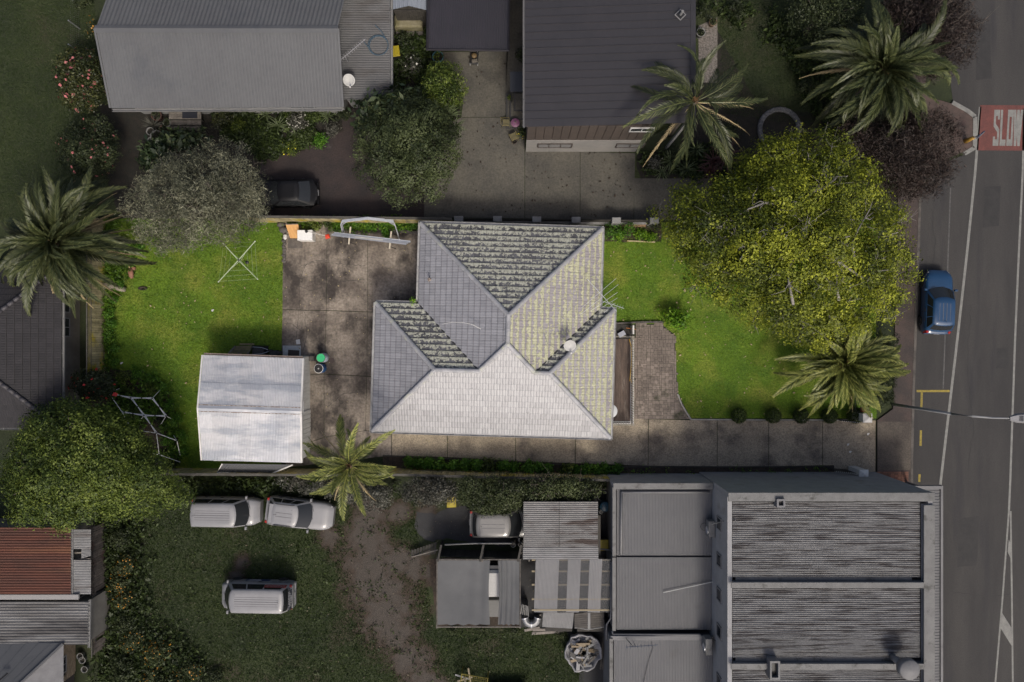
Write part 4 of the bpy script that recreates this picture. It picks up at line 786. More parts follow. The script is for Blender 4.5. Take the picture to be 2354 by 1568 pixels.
BRN = M('brown_board', (0.062, 0.048, 0.040), (0.052, 0.041, 0.035), 2, rough=0.7, fine=0.12, rnd=0.08)
mb = MB(o2); mb.prism([(x0+.02, y0+.12), (x1-.02, y0+.12), (x1-.02, 24), (x0+.02, 24)], 0, 5.2); mb.build('wall', BRN, n2)
MB(o2).box(((x0+x1)/2, y0+.07, 1.25), (x1-x0, 0.12, 2.5)).build('lower_wall', M('white_render', (0.22, 0.21, 0.195), (0.18, 0.175, 0.165), 1, fine=0.06), n2)
nb_ = 14; bwd = (x1-x0)/nb_; bme = MB().box((0, 0, 0), (bwd-.03, 0.05, 2.75)).mesh('cladding_board')
for k in range(nb_): put('cladding_board', bme, n2, (x0+bwd*(k+.5)-o2.x, y0+.07-o2.y, 3.9), 0, BRN)
MB(o2).box((x0+.55, y0+.05, 5.28), (1.2, .1, .16)).build('fascia', BRN, n2)
for wx, ww in ((1235, 2.15), (1415, 1.75)): q = P(wx, 330, 1.5); window(n2, (q.x+ww/2-o2.x, y0-.01-o2.y, 1.55), ww, 0.85, R(-90), flat('brown_frame', (0.05, 0.04, 0.035)), 3 if wx < 1300 else 2, gl=flat('pale_reflection_glass', (0.17, 0.17, 0.17), .15, fine=0))  # pale reflection on the panes, put into the glass colour
q = P(1446, 300, 4.9); window(n2, (q.x+.75-o2.x, y0+.02-o2.y, 4.7), 1.4, 0.7, R(-90), FRAME, 2)
for yy in (12.3, 16, 20): MB(o2).box((t3.x-.15, yy, 2.95), (0.14, 0.14, 5.9)).build('verandah_post', WHITE_DIM, n2)
fv = MB(); c = P(1563, 35, 6.1); fv.box((c.x, c.y, 6.12), (0.42, 0.42, 0.03), R(45)); n_ = thing('roof_vent', 'white pipe vent in a diamond flashing on the charcoal tray roof', 'vent', (c.x, c.y, 6.1)); MB((c.x, c.y, 6.1)).box((c.x, c.y, 6.13), (0.46, 0.46, 0.03), R(45)).build('flashing', WHITE_DIM, n_); MB((c.x, c.y, 6.1)).box((c.x, c.y, 6.15), (0.36, 0.36, 0.03), R(45)).build('pad', BLACK, n_); MB((c.x, c.y, 6.1)).tube([(c.x, c.y, 6.1), (c.x+.05, c.y+.04, 6.5)], 0.07, 10).build('pipe', WHITE_DIM, n_)
# porch with concrete steps on its west side
po = thing('porch', 'dark flat porch roof over stepped concrete landing beside the dark house', 'porch', P(1190, 240)); op = po.location.copy()
for k, (xa, ya, xb, yb, zz) in enumerate(((1163, 215, 1207, 296, 0.17), (1171, 215, 1207, 276, 0.34), (1181, 215, 1207, 256, 0.51))):
    a, b = P(xa, ya, zz), P(xb, yb, zz); bx = MB(op); bx.box(((a.x+b.x)/2, (a.y+b.y)/2, zz-.09-.0005*k), (b.x-a.x, a.y-b.y, 0.18+.001*k)); bx.build('step', CONC_DIM, po)
    mb = MB(op); mb.box((a.x+.05, (a.y+b.y)/2, zz+.008), (0.10, a.y-b.y, 0.016)); mb.box(((a.x+b.x)/2+.05, b.y+.05, zz+.008), (b.x-a.x-.1, 0.10, 0.016)); mb.build('nosing', flat('step_nosing', (0.035, 0.034, 0.034)), po)
a, b = P(1172, 166, 2.5), P(1204, 212, 2.5); MB(op).box(((a.x+b.x)/2, (a.y+b.y)/2, 2.5), (b.x-a.x, a.y-b.y, 0.16)).build('roof', flat('porch_roof', (0.028, 0.03, 0.034), 0.4), po); MB(op).box((a.x+.1, b.y+.1, 1.45), (0.1, 0.1, 1.94)).build('post', BLACK, po); MB(op).box((a.x+.1, a.y-.1, 1.25), (0.1, 0.1, 2.4)).build('post', BLACK, po)
# ---------------------------------------------------------------- tiled house at the left edge
n3 = thing('charcoal_tile_house', 'pale walled house with dark charcoal tile hip roof at the left edge', 'house', (-32, -0.35, 0)); o3 = n3.location.copy(); CT = tilemat('tile_charcoal', (0.020, 0.019, 0.021), (0.032, 0.030, 0.033), (0.05, 0.045, 0.04), 2.3, 0.5, 0.2, 0.8)
ZE3, T3 = 2.6, 0.43; ex, yN, yS = -27.08, 4.53, -5.23; hd = (yN-yS)/2; ap = Vector((ex-hd, (yN+yS)/2, ZE3+hd*T3)); ap2 = Vector((ex-hd-6, ap.y, ap.z))
def plain_tiles(parent, o, u, n, ln, poly, mat, ze, tn_, tw=0.30, gw=0.36, cap=300):
    o, u, n = Vector((*o, ze)), Vector((*u, 0)), Vector((*n, 0)); rest = MB(); left = cap; me = None; bm_ = max(p[1] for p in poly)
    prof = [0, .012, .002, .012, 0]
    def strips(a0, b0):
        for s in range(4): yield [(a0+tw*s/4, b0), (a0+tw*(s+1)/4, b0), (a0+tw*(s+1)/4, b0+gw+.02), (a0+tw*s/4, b0+gw+.02)], s
    def z_(p, a0, b0, s): f = min(1, max(0, (p[0]-a0)/tw*4-s)); return .01+prof[s]*(1-f)+prof[s+1]*f+.03*(1-(p[1]-b0)/gw)
    fm = MB()
    for q, s in strips(0, 0): fm.add([(p[0], p[1], p[1]*tn_+z_(p, 0, 0, s)) for p in q], [(0, 1, 2, 3)], [max(.001, p[1]/gw) for p in q]); fm.add([(q[0][0], 0, -.01), (q[1][0], 0, -.01), (q[1][0], 0, z_(q[1], 0, 0, s)), (q[0][0], 0, z_(q[0], 0, 0, s))], [(0, 1, 2, 3)], [.001]*4)
    fme = fm.mesh('roof_tile')
    for k in range(int(bm_/gw)+1):
        for j in range(-1, int(ln/tw)+1):
            a0, b0 = j*tw, k*gw; cor = [(a0, b0), (a0+tw, b0), (a0+tw, b0+gw), (a0, b0+gw)]; seen = (o+u*a0+n*b0).x > -30.3
            ins = all((poly[(i+1) % len(poly)][0]-poly[i][0])*(c[1]-poly[i][1])-(poly[(i+1) % len(poly)][1]-poly[i][1])*(c[0]-poly[i][0]) >= -1e-6 for i in range(len(poly)) for c in cor)
            if ins and left > 0 and seen: put('roof_tile', fme, parent, o+u*a0+n*b0+Vector((0, 0, b0*tn_))-parent.location, math.atan2(u.y, u.x), mat); left -= 1; continue
            for q, s in strips(a0, b0):
                c = clip(poly, q)
                if len(c) >= 3: rest.add([o+u*p[0]+n*p[1]+Vector((0, 0, p[1]*tn_+z_(p, a0, b0, s)))-parent.location for p in c], [tuple(range(len(c)))], [max(.001, (p[1]-b0)/gw) for p in c])
    if rest.v: rest.build('roof_tiling', mat, parent)['kind'] = 'stuff'
plain_tiles(n3, (ex, yS), (0, 1), (-1, 0), 2*hd, [(0, 0), (2*hd, 0), (hd, hd)], CT, ZE3, T3, cap=220)
plain_tiles(n3, (ex-hd-6, yS), (1, 0), (0, 1), hd+6, [(0, 0), (hd+6, 0), (6, hd), (0, hd)], CT, ZE3, T3, cap=60)
plain_tiles(n3, (ex, yN), (-1, 0), (0, -1), hd+6, [(0, 0), (hd+6, 0), (hd+6, hd), (hd, hd)], CT, ZE3, T3, cap=20)
rm = flat('charcoal_ridge', (0.05, 0.047, 0.052)); 
for a, b in ((Vector((ex, yN, ZE3)), ap), (Vector((ex, yS, ZE3)), ap)):
    n = int((b-a).length/.4)
    for i in range(n):
        p, q = a.lerp(b, i/n), a.lerp(b, (i+1)/n); MB(o3).tube([p+Vector((0, 0, .05)), q+Vector((0, 0, .06))], [.13, .12], 8).build('ridge_cap', rm, n3, True)
gutter(n3, L_(Vector((ex+.06, yS, ZE3-.03)), o3), L_(Vector((ex+.06, yN, ZE3-.03)), o3), WHITE_DIM, 0.12, 0.1, 1.0); gutter(n3, L_(Vector((ex-12, yS-.06, ZE3-.03)), o3), L_(Vector((ex, yS-.06, ZE3-.03)), o3), WHITE_DIM, 0.12, 0.1, 1.0); gutter(n3, L_(Vector((ex-12, yN+.06, ZE3-.03)), o3), L_(Vector((ex, yN+.06, ZE3-.03)), o3), WHITE_DIM, 0.12, 0.1, 1.0)
mb = MB(o3); mb.prism([(ex-12, yS+.5), (ex-.5, yS+.5), (ex-.5, yN-.5), (ex-12, yN-.5)], 0, ZE3-.05); mb.build('wall', CREAM_DIM, n3)
for yy in (2.35, 0.85): window(n3, (ex-.48-o3.x, yy-o3.y, 1.62), 1.2, 1.1, 0, WHITE_DIM)
# ---------------------------------------------------------------- sheds at the lower left
RUST = M('rusted_iron', (0.085, 0.028, 0.016), (0.05, 0.02, 0.013), 0.9, stretch=(0.3, 2, 1), c3=(0.12, 0.05, 0.025), scale3=0.7, lo3=0.55, hi3=0.7, st3=(0.3, 2, 1), rough=0.85, fine=0.2)
OLDW = M('old_white_iron', (0.185, 0.185, 0.185), (0.145, 0.145, 0.145), 1, c3=(0.085, 0.075, 0.07), scale3=0.8, lo3=0.55, hi3=0.66, st3=(0.25, 2.5, 1), rough=0.7, fine=0.2)
GRIM = M('grimy_iron', (0.155, 0.155, 0.155), (0.08, 0.077, 0.074), 0.7, stretch=(0.3, 3, 1), c3=(0.035, 0.033, 0.033), scale3=0.5, lo3=0.5, hi3=0.62, st3=(0.3, 2, 1), rough=0.75, fine=0.25)
s1_ = thing('rusty_shed', 'shed with rust red corrugated roof at the left edge', 'shed', P(80, 1290)); q1 = s1_.location.copy()
a, b, d, c = P(163, 1212, 2.6), P(163, 1366, 2.6), P(-120, 1212, 3.0), P(-120, 1366, 3.0)
roof_sheets(s1_, L_(a, q1), L_(b, q1), L_(d, q1), L_(c, q1), 0.17, 0.028, 5, RUST)
mb = MB(q1); mb.prism([(d.x, b.y+.1), (a.x-.1, b.y+.1), (a.x-.1, a.y-.1), (d.x, a.y-.1)], 0, 2.5); mb.build('wall', CREAM_DIM, s1_)
MB(q1).box(((d.x+a.x)/2+.2, b.y-.17, 2.55), (a.x-d.x+.5, 0.3, 0.12)).build('fascia', M('flaking_fascia', (0.24, 0.235, 0.23), (0.15, 0.09, 0.06), 0.5, 0.6, 0.66), s1_)
s2_ = thing('broken_lean_to', 'narrow white corrugated lean-to with a broken hole beside the rust red roof', 'lean-to', P(188, 1290)); q2 = s2_.location.copy()
for i, (ya, yb) in enumerate(((1217, 1262), (1287, 1366))):
    roof_sheets(s2_, L_(P(166, ya, 2.5), q2), L_(P(166, yb, 2.5), q2), L_(P(209, ya, 2.3), q2), L_(P(209, yb, 2.3), q2), 0.10, 0.016, 2+i, OLDW)
roof_sheets(s2_, L_(P(187, 1262, 2.4), q2), L_(P(187, 1284, 2.4), q2), L_(P(209, 1263, 2.3), q2), L_(P(209, 1278, 2.3), q2), 0.10, 0.016, 1, OLDW)
mb = MB(q2); [mb.box((P(188, yy, 2.2).x, P(188, yy, 2.2).y, 2.24), (1.1, 0.09, 0.06)) for yy in (1225, 1270, 1284, 1330, 1360)]; [mb.box((P(206, yy, 1).x, P(206, yy, 1).y, 1.1), (0.09, 0.09, 2.2)) for yy in (1222, 1360)]; mb.build('rafters', GREYWOOD, s2_)
gutter(s2_, L_(P(165, 1217, 2.58), q2), L_(P(165, 1366, 2.58), q2), WHITE_DIM, 0.1, 0.08, 0.5)
s3_ = thing('grimy_shed', 'shed with wide streaky grey corrugated roof below the rust red one', 'shed', P(80, 1430)); q3 = s3_.location.copy()
a, b, d, c = P(203, 1383, 2.4), P(201, 1482, 2.4), P(-120, 1383, 2.6), P(-120, 1484, 2.6)
roof_sheets(s3_, L_(a, q3), L_(b, q3), L_(d, q3), L_(c, q3), 0.16, 0.03, 5, GRIM); gutter(s3_, L_(a+Vector((.07, .1, 0)), q3), L_(b+Vector((.07, -.2, 0)), q3), WHITE_DIM, 0.12, 0.1, 0.3)
mb = MB(q3); mb.prism([(d.x, b.y+.1), (a.x-.1, b.y+.1), (a.x-.1, a.y-.02), (d.x, a.y-.02)], 0, 2.3); mb.build('wall', CREAM_DIM, s3_)
s4_ = thing('brick_cottage', 'pale brick cottage with smooth blue grey hip roof in the lower left corner', 'house', P(70, 1560)); q4 = s4_.location.copy(); BG = M('blue_grey_roof', (0.072, 0.075, 0.08), (0.062, 0.065, 0.07), 0.6, rough=0.6, fine=0.06)
ex4, yn4 = P(146, 0, 2.5).x, P(0, 1478, 2.5).y; hx = Vector((ex4-3.4, yn4-3.4, 3.9)); ne = Vector((ex4, yn4, 2.5)); nw = Vector((ex4-9, yn4, 2.5)); se = Vector((ex4, yn4-9, 2.5)); hw = Vector((ex4-9, hx.y, 3.9)); hs = Vector((hx.x, yn4-9, 3.9))
def tri_sheets(parent, org, A, B, C, D, mat, n=10, name='roof_sheet'):
    A, B, C, D = map(Vector, (A, B, C, D)); nrm = (B-A).cross(D-A).normalized(); nrm = nrm if nrm.z > 0 else -nrm
    for k in range(n):
        f, g_ = k/n, (k+1)/n; e = (g_-f)*.06; up = nrm*.022
        mb = MB(org); p = [A.lerp(B, f), A.lerp(B, g_), D.lerp(C, g_), D.lerp(C, f)]; r = [A.lerp(B, g_-e)+up, A.lerp(B, g_)+up, D.lerp(C, g_)+up, D.lerp(C, g_-e)+up]
        mb.quad(*p); mb.quad(*r); mb.add([p[0], p[1], p[2], p[3], r[0], r[3]], [(0, 4, 5, 3)]); mb.build(name, mat, parent)
tri_sheets(s4_, q4, ne, nw, hw, hx, BG, 12); tri_sheets(s4_, q4, ne, se, hs, hx, M('ribbed_pale', (0.16, 0.16, 0.165), (0.13, 0.13, 0.135), 2, fine=0.1), 24); MB(q4).tube([ne+Vector((0, 0, .05)), hx+Vector((0, 0, .05))], .09, 6).build('hip_capping', BG, s4_)
PBR = M('pale_brick', (0.24, 0.19, 0.13), (0.19, 0.15, 0.10), 4, fine=0.3, rnd=0.2)
wx4, wy4 = P(178, 0).x-.1, P(0, 1484, 1).y; MB(q4).prism([(wx4-6, yn4-9), (wx4-.1, yn4-9), (wx4-.1, yn4-.3), (wx4-6, yn4-.3)], 0, 2.4).build('wall', GROUT, s4_)
bme = MB().box((0, 0, 0), (0.1, 0.215, 0.065)).mesh('brick'); kk = 0
for j in range(28):
    for i in range(11):
        if kk < 300 and not (0.9 < j*.078 < 2.0 and 1.0 < i*.23 < 2.1): put('brick', bme, s4_, (wx4-.06-q4.x, yn4-.45-i*.23-(j % 2)*.11-q4.y, 0.05+j*.078), 0, PBR); kk += 1
window(s4_, (wx4-.02-q4.x, yn4-1.9-q4.y, 1.5), 1.05, 1.1, 0, WHITE_DIM)
vv = P(18, 1547, 3.3); MB(q4).tube([vv, vv+Vector((-.3, -.3, .35))], .05, 6).build('flue', BLACK, s4_)
# ---------------------------------------------------------------- white commercial building, lower right
CW = M('commercial_wall_paint', (0.15, 0.15, 0.153), (0.128, 0.128, 0.132), 1, c3=(0.10, 0.10, 0.10), scale3=0.6, lo3=0.58, hi3=0.7, rough=0.7, fine=0.1, fscale=8)  # commercial whites hold the dimming beyond the plot in their colours
CROOF = M('commercial_low_roof', (0.112, 0.113, 0.117), (0.10, 0.101, 0.105), 0.5, c3=(0.09, 0.09, 0.09), scale3=0.9, lo3=0.64, hi3=0.74, rough=0.6, fine=0.08)
CMOSS = M('streaked_roof', (0.15, 0.15, 0.15), (0.12, 0.12, 0.12), 1, c3=(0.030, 0.026, 0.026), scale3=1.5, lo3=0.49, hi3=0.58, st3=(0.3, 5.5, 1), rough=0.75, fine=0.25, fscale=10)
CAP = M('parapet_capping', (0.145, 0.145, 0.142), (0.115, 0.115, 0.112), 2, c3=(0.05, 0.05, 0.045), scale3=1.6, lo3=0.56, hi3=0.68, rough=0.7, fine=0.2)
cb = thing('commercial_building', 'large white two storey commercial building with streaked corrugated roof bays, lower right', 'building', (17.5, -18, 0)); ob = cb.location.copy()
XW, XE, YN, YS, ZP = 11.94, 23.2, -8.36, -34.0, 6.2
CWALL = M('shade_lifted_wall_paint', (0.27, 0.27, 0.272), (0.23, 0.23, 0.232), 1.2, c3=(0.17, 0.165, 0.155), scale3=0.8, lo3=0.6, hi3=0.72, rough=0.8, fine=0.08)  # wall paint copy, lightened in colour to offset shade on walls and gutter
def wl_(a, b, z0, z1, mat=CWALL, th=0.25, nm='wall'): return wall(cb, (a[0]-ob.x, a[1]-ob.y), (b[0]-ob.x, b[1]-ob.y), z0, z1, mat, th, nm)
wl_((XW, YN-.12), (XE, YN-.12), 0, ZP); wl_((XW+.12, YN-.25), (XW+.12, YS), 0, ZP-.25); wl_((XE-.12, YN-.25), (XE-.12, YS), 0, ZP-.1)
def capb(xa, xb, ya, yb, z, mat=CAP, nm='parapet_capping', h=0.06): MB(ob).bbox(((xa+xb)/2, (ya+yb)/2, z), (xb-xa, yb-ya, h), 0.015).build(nm, mat, cb)
capb(XW-.05, XE+.05, YN-.46, YN+.03, ZP+.002)
bays = [(1154, 1327), (1349, 1512), (1533, 1760)]
for i, (ya, yb) in enumerate(bays):
    zz = 5.95; A, B = P(1676-i*4, ya, zz), P(1676-i*4, yb, zz); D, C = P(2112-i*3, ya, zz), P(2110-i*3, yb, zz); A.x = B.x = XW+.27; D.x = C.x = P(2110, 0, 5.75).x
    roof_sheets(cb, L_(A, ob), L_(B, ob), L_(D, ob), L_(C, ob), 0.112, 0.026, 6 if i < 2 else 8, CMOSS)
    if i < 2:
        yp = (P(0, bays[i][1], 5.75).y+P(0, bays[i+1][0], 5.75).y)/2; MB(ob).box(((XW+XE)/2, yp, ZP/2+.05), (XE-XW-.6, 0.26, ZP-.1)).build('party_wall', CW, cb); capb(XW+.1, XE-.55, yp-.16, yp+.16, ZP+.001)
        MB(ob).box(((XW+XE)/2-.3, yp+.46, 5.915), (XE-XW-1.5, 0.62, 0.05)).build('box_gutter', CAP, cb)
capb(P(2112, 0, 5.75).x+.02, XE-.26, YS, YN-.65, 5.90, CWALL, 'box_gutter', 0.05); capb(XE-.55, XE+.06, YS, YN-.66, ZP-.02, CAP)
# verandah over the footpath
ve0, ve1 = Vector((XE+.02, YN-.4, 3.35)), Vector((XE+.02, YS, 3.35)); vx = P(2160, 0, 3.2).x
roof_sheets(cb, L_(ve0, ob), L_(ve1, ob), L_(Vector((vx, YN-.4, 3.2)), ob), L_(Vector((vx, YS, 3.2)), ob), 0.19, 0.025, 24, CROOF, 'trap', 'verandah_sheet')
MB(ob).box(((XE+vx)/2, YN-.3, 3.2), (vx-XE+.1, 0.18, 0.3)).build('verandah_fascia', CW, cb); MB(ob).box((vx+.06, (YN+YS)/2-.2, 3.15), (0.14, YN-YS, 0.28)).build('verandah_fascia', CW, cb)
for yy in (-9, -14, -19, -24, -29): MB(ob).box((vx-.25, yy, 1.55), (0.12, 0.12, 3.1)).build('verandah_post', CW, cb)
for yy in (-10.5, -12.6, -14.6, -16.7, -19.6): window(cb, (XW-.02-ob.x, yy-ob.y, 4.45), 0.75, 0.9, R(180), CW, 1)
# low wing on the west
XL = 6.0
lows = [(1120, 1278, 3.0), (1281, 1449, 2.95), (1467, 1760, 3.15)]
for i, (ya, yb, zz) in enumerate(lows):
    xl = XL if i < 2 else XL-.2; A = Vector((xl+.25, P(0, ya, zz).y, zz)); B = Vector((XW-.02, A.y, zz)); D = Vector((xl+.25, P(0, yb, zz).y, zz-.1)); C = Vector((XW-.02, D.y, zz-.1))
    roof_sheets(cb, L_(A, ob), L_(B, ob), L_(D, ob), L_(C, ob), 0.092, 0.016, 8, CROOF)
    MB(ob).prism([(xl+.02, A.y), (XW-.01, A.y), (XW-.01, D.y+.02), (xl+.02, D.y+.02)], 0, zz-.2).build('low_wall', CW, cb)
    MB(ob).box((xl+.08, (A.y+D.y)/2, zz-.02), (0.2, A.y-D.y, 0.2)).build('parapet_capping', CAP, cb)
MB(ob).box(((XL+XW)/2, YN-.2, 1.6), (XW-XL, 0.22, 3.2)).build('low_wall', CWALL, cb); capb(XL, XW-.02, YN-.42, YN-.05, 3.202)
mb = MB(ob); mb.tube([(XL+.5, YN-.62, 3.12), (XW-.2, YN-.62, 3.12)], .07, 6); mb.tube([(XL+.5, YN-.62, 3.12), (XL+.5, -12.7, 3.0)], .07, 6); mb.build('roof_pipe', CW, cb, True)
yg = P(0, 1457, 3).y; mb = MB(ob); mb.tube([P(1407, 1450, 3), P(1408, 1459, 3), P(1608, 1459, 3.1), P(1616, 1467, 3.1), P(1638, 1464, 3.2)], .075, 6); mb.build('roof_pipe', CW, cb, True)
capb(XL-.15, XW-.02, yg-.32, yg-.06, 3.1, CW, 'step_flashing')
mb = MB(ob); mb.tube([P(1405, 1292, 2.6), P(1404, 1420, 2.6), P(1394, 1436, 2.3), P(1393, 1470, 1.9), P(1402, 1478, 1.0)], .055, 6); mb.build('downpipe', CW, cb, True)
mb = MB(ob); mb.tube([P(1375, 1262, 1.8), P(1404, 1264, 1.8), P(1412, 1276, 2.5), P(1425, 1276, 2.95)], .05, 6); mb.build('downpipe', CW, cb, True)
# roof fittings
def hatch(px, py, z, sx, sy, h, lab, hole=True):
    c = P(px, py, z+h); t = thing('vent_stack', lab, 'chimney', (c.x, c.y, z)); mb = MB()
    for x, y, dx, dy in ((-sx/2+.05, 0, .1, sy), (sx/2-.05, 0, .1, sy), (0, sy/2-.05, sx-.2, .1), (0, -sy/2+.05, sx-.2, .1)): mb.box((x, y, h/2), (dx, dy, h))
    mb.build('stack', CW, t); MB().box((0, 0, h*.6), (sx-.2, sy-.2, .05)).build('shaft', BLACK, t); return t
hatch(1795, 1157, 5.9, 0.46, 0.46, 0.55, 'square white vent stack at the north parapet of the streaked roof'); hatch(1781, 1541, 5.8, 0.55, 1.0, 0.8, 'mossy rimmed double vent stack at the bottom of the streaked roof')
fl = P(2096, 1543, 7.3); t = thing('flue', 'fat white capped flue leaning over the bottom right roof corner', 'flue', (fl.x-.35, fl.y+.2, 5.8)); MB().tube([(0, 0, 0), (0, 0, 1.1)], .18, 14).build('pipe', CW, t, True); MB().lathe([(.3, 1.05), (.55, 1.1), (.55, 1.45), (.5, 1.5), (.02, 1.62)], (0.25, -.15, 0), 20).build('cowl', CW, t, True); MB().box((0, 0, .02), (.75, .75, .05)).build('flashing', BLACK, t)
def aircon(px, py, z, lab, rz=0):
    c = P(px, py, z+.6); t = thing('air_conditioner', lab, 'air conditioner', (c.x, c.y, z), rz, 'air conditioning units on the low roof'); MB().bbox((0, 0, .08), (.38, .95, .62), .02).build('case', CAP, t)
    MB().lathe([(.24, 0), (.24, .03), (.2, .035), (.2, .01)], (0, 0, 0), 16).xf(Matrix.Translation((-.2, -.12, .4)) @ Matrix.Rotation(R(-90), 4, 'Y')).build('fan_guard', STEEL, t)
    mb = MB(); [mb.box((x, y, .04), (.12, .06, .08)) for x in (-.12, .12) for y in (-.35, .35)]; mb.build('feet', BLACK, t); MB().tube([(.19, .3, .2), (.3, .32, .15), (.42, .3, .5)], .025, 5).build('pipe', BLACK, t); return t
aircon(1635, 1216, 3.0, 'white air conditioner on the low roof near the vent coil'); aircon(1628, 1486, 3.15, 'white air conditioner on the lowest white roof')
def yagi(name, lab, px, py, z, L, ang, n, el, base_z, mat=STEEL, mast=True, group=None):
    c = P(px, py, z); t = thing(name, lab, 'antenna', (c.x, c.y, base_z), ang, group); h = z-base_z
    if mast: MB().tube([(0, 0, 0), (0, 0, h+.1)], .02, 5).build('mast', mat, t)
    MB().tube([(-L*.3, 0, h), (L*.7, 0, h)], .022, 4).build('boom', mat, t); mb = MB()
    for k in range(n): x = -L*.3+L*(k+.3)/n; l = el*(1-.35*k/n); mb.tube([(x, -l, h), (x, l, h)], .014, 4)
    mb.build('elements', mat, t); return t
yagi('antenna', 'small comb antenna on the bottom white roof', 1460, 1486, 3.6, 1.9, R(4), 9, .12, 3.1, flat('antenna_blue', (0.05, 0.06, 0.09)))
mb = MB(); a, b = P(1438, 1467, 3.2), P(1455, 1486, 3.6); mb.tube([a, b], .02, 5); one('antenna_stay', mb, BLACK, 'thin dark stay running to the comb antenna', 'stay')
mb = MB(); mb.tube([P(1524, 1362, 3.03), P(1640, 1337, 3.04)], .025, 5); one('conduit', mb, FRAME, 'white conduit crossing the middle low roof at a slant', 'conduit')
mb = MB(); mb.tube([P(1497, 1475, 3.2), P(1500, 1490, 3.2), P(1490, 1520, 3.2), P(1478, 1570, 3.2)], .012, 4); one('cable', mb, BLACK, 'thin dark cable lying over the lowest white roof', 'cable')
mb = MB(); c = P(1621, 1213, 3.3); [mb.tube([(c.x+.22*math.cos(a_*.45+k), c.y+.22*math.sin(a_*.45+k), 3.05+.02*k) for a_ in range(15)], .012, 4) for k in range(3)]; one('cable_coil', mb, BLACK, 'black cable coil beside the upper air conditioner', 'cable')
mb = MB(); mb.tube([P(1636, 1205, 4.5), P(1684, 1193, 5.9), P(1690, 1196, 6.1)], .03, 5); one('bracket_pipe', mb, CAP, 'white bracket pipe reaching the parapet above the air conditioner', 'pipe')
# ---------------------------------------------------------------- skillion roofs and yard things west of it
sk = thing('rust_stained_skillion', 'white corrugated skillion roof with brown rust stains beside the commercial building', 'shed', P(1290, 1220)); ks = sk.location.copy()
RST = M('rust_stained_iron', (0.17, 0.167, 0.162), (0.135, 0.13, 0.125), 1, c3=(0.05, 0.036, 0.03), scale3=0.9, lo3=0.53, hi3=0.63, st3=(0.35, 2.0, 1), rough=0.75, fine=0.25)
for x0_, x1_ in ((1203, 1286), (1284, 1374)): roof_sheets(sk, L_(P(x0_, 1153, 2.7), ks), L_(P(x0_, 1262, 2.6), ks), L_(P(x1_, 1153, 2.7), ks), L_(P(x1_, 1262, 2.6), ks), 0.13, 0.024, 4, RST)
roof_sheets(sk, L_(P(1202, 1259, 2.63), ks), L_(P(1202, 1286, 2.58), ks), L_(P(1375, 1259, 2.63), ks), L_(P(1375, 1286, 2.58), ks), 0.13, 0.02, 1, OLDW)
mb = MB(ks); [mb.box((P(x, y, 1.2).x, P(x, y, 1.2).y, 1.2), (.1, .1, 2.4)) for x in (1215, 1362) for y in (1165, 1275)]; mb.build('posts', GREYWOOD, sk)
MB(ks).prism([(P(1225, 0, 0).x, P(0, 1270).y), (P(1370, 0).x, P(0, 1270).y), (P(1370, 0).x, P(0, 1165).y), (P(1225, 0).x, P(0, 1165).y)], 0, 2.2).build('wall', DARKWOOD, sk)
s5 = thing('striped_skillion', 'white ribbed skillion roof with three clear strips showing rafters', 'shed', P(1318, 1345)); k5 = s5.location.copy(); CLEAR = flat('clear_sheet', (0.11, 0.112, 0.115), 0.3, fine=0, alpha=0.5); WRB = M('white_ribbed', (0.17, 0.17, 0.173), (0.15, 0.15, 0.153), 1, rough=0.5, fine=0.08)
for xa, xb, ya, yb, m_, n_ in ((1231, 1285, 1227, 1280, WRB, 3), (1285, 1305, 1280, 1301, CLEAR, 1), (1305, 1335, 1301, 1330, WRB, 2), (1335, 1355, 1330, 1350, CLEAR, 1), (1355, 1384, 1350, 1379, WRB, 2), (1384, 1404, 1379, 1400, CLEAR, 1)):
    roof_sheets(s5, L_(P(xa, 1285, 2.55), k5), L_(P(xb, 1285, 2.55), k5), L_(P(ya, 1407, 2.4), k5), L_(P(yb, 1408, 2.4), k5), 0.085, 0.016, n_, m_)
RAF = flat('new_pine', (0.21, 0.17, 0.10))
for yy in (1287, 1313, 1344, 1377, 1402): a, b = P(1222, yy, 2.4), P(1404, yy, 2.4); MB(k5).box(((a.x+b.x)/2, a.y, 2.38), (b.x-a.x, .09, .1)).build('rafter', RAF, s5)
mb = MB(k5); [mb.box((P(x, y, 1.2).x, P(x, y, 1.2).y, 1.15), (.09, .09, 2.3)) for x in (1240, 1395) for y in (1295, 1398)]; mb.build('posts', GREYWOOD, s5)
s6 = thing('small_iron_roof', 'small grey corrugated roof below the striped skillion', 'roof', P(1283, 1426)); k6 = s6.location.copy(); roof_sheets(s6, L_(P(1248, 1408, 2.0), k6), L_(P(1319, 1408, 2.0), k6), L_(P(1246, 1441, 1.85), k6), L_(P(1315, 1445, 1.85), k6), 0.085, 0.016, 3, OLDW); MB(k6).prism([(P(1252, 0, 1).x, P(0, 1440, 1).y), (P(1312, 0, 1).x, P(0, 1440, 1).y), (P(1312, 0, 1).x, P(0, 1410, 1).y), (P(1252, 0, 1).x, P(0, 1410, 1).y)], 0, 1.75).build('wall', DARKWOOD, s6)
s7 = thing('slatted_hut', 'small hut with dark slatted roof and white ridge board', 'hut', P(1353, 1426)); k7 = s7.location.copy()
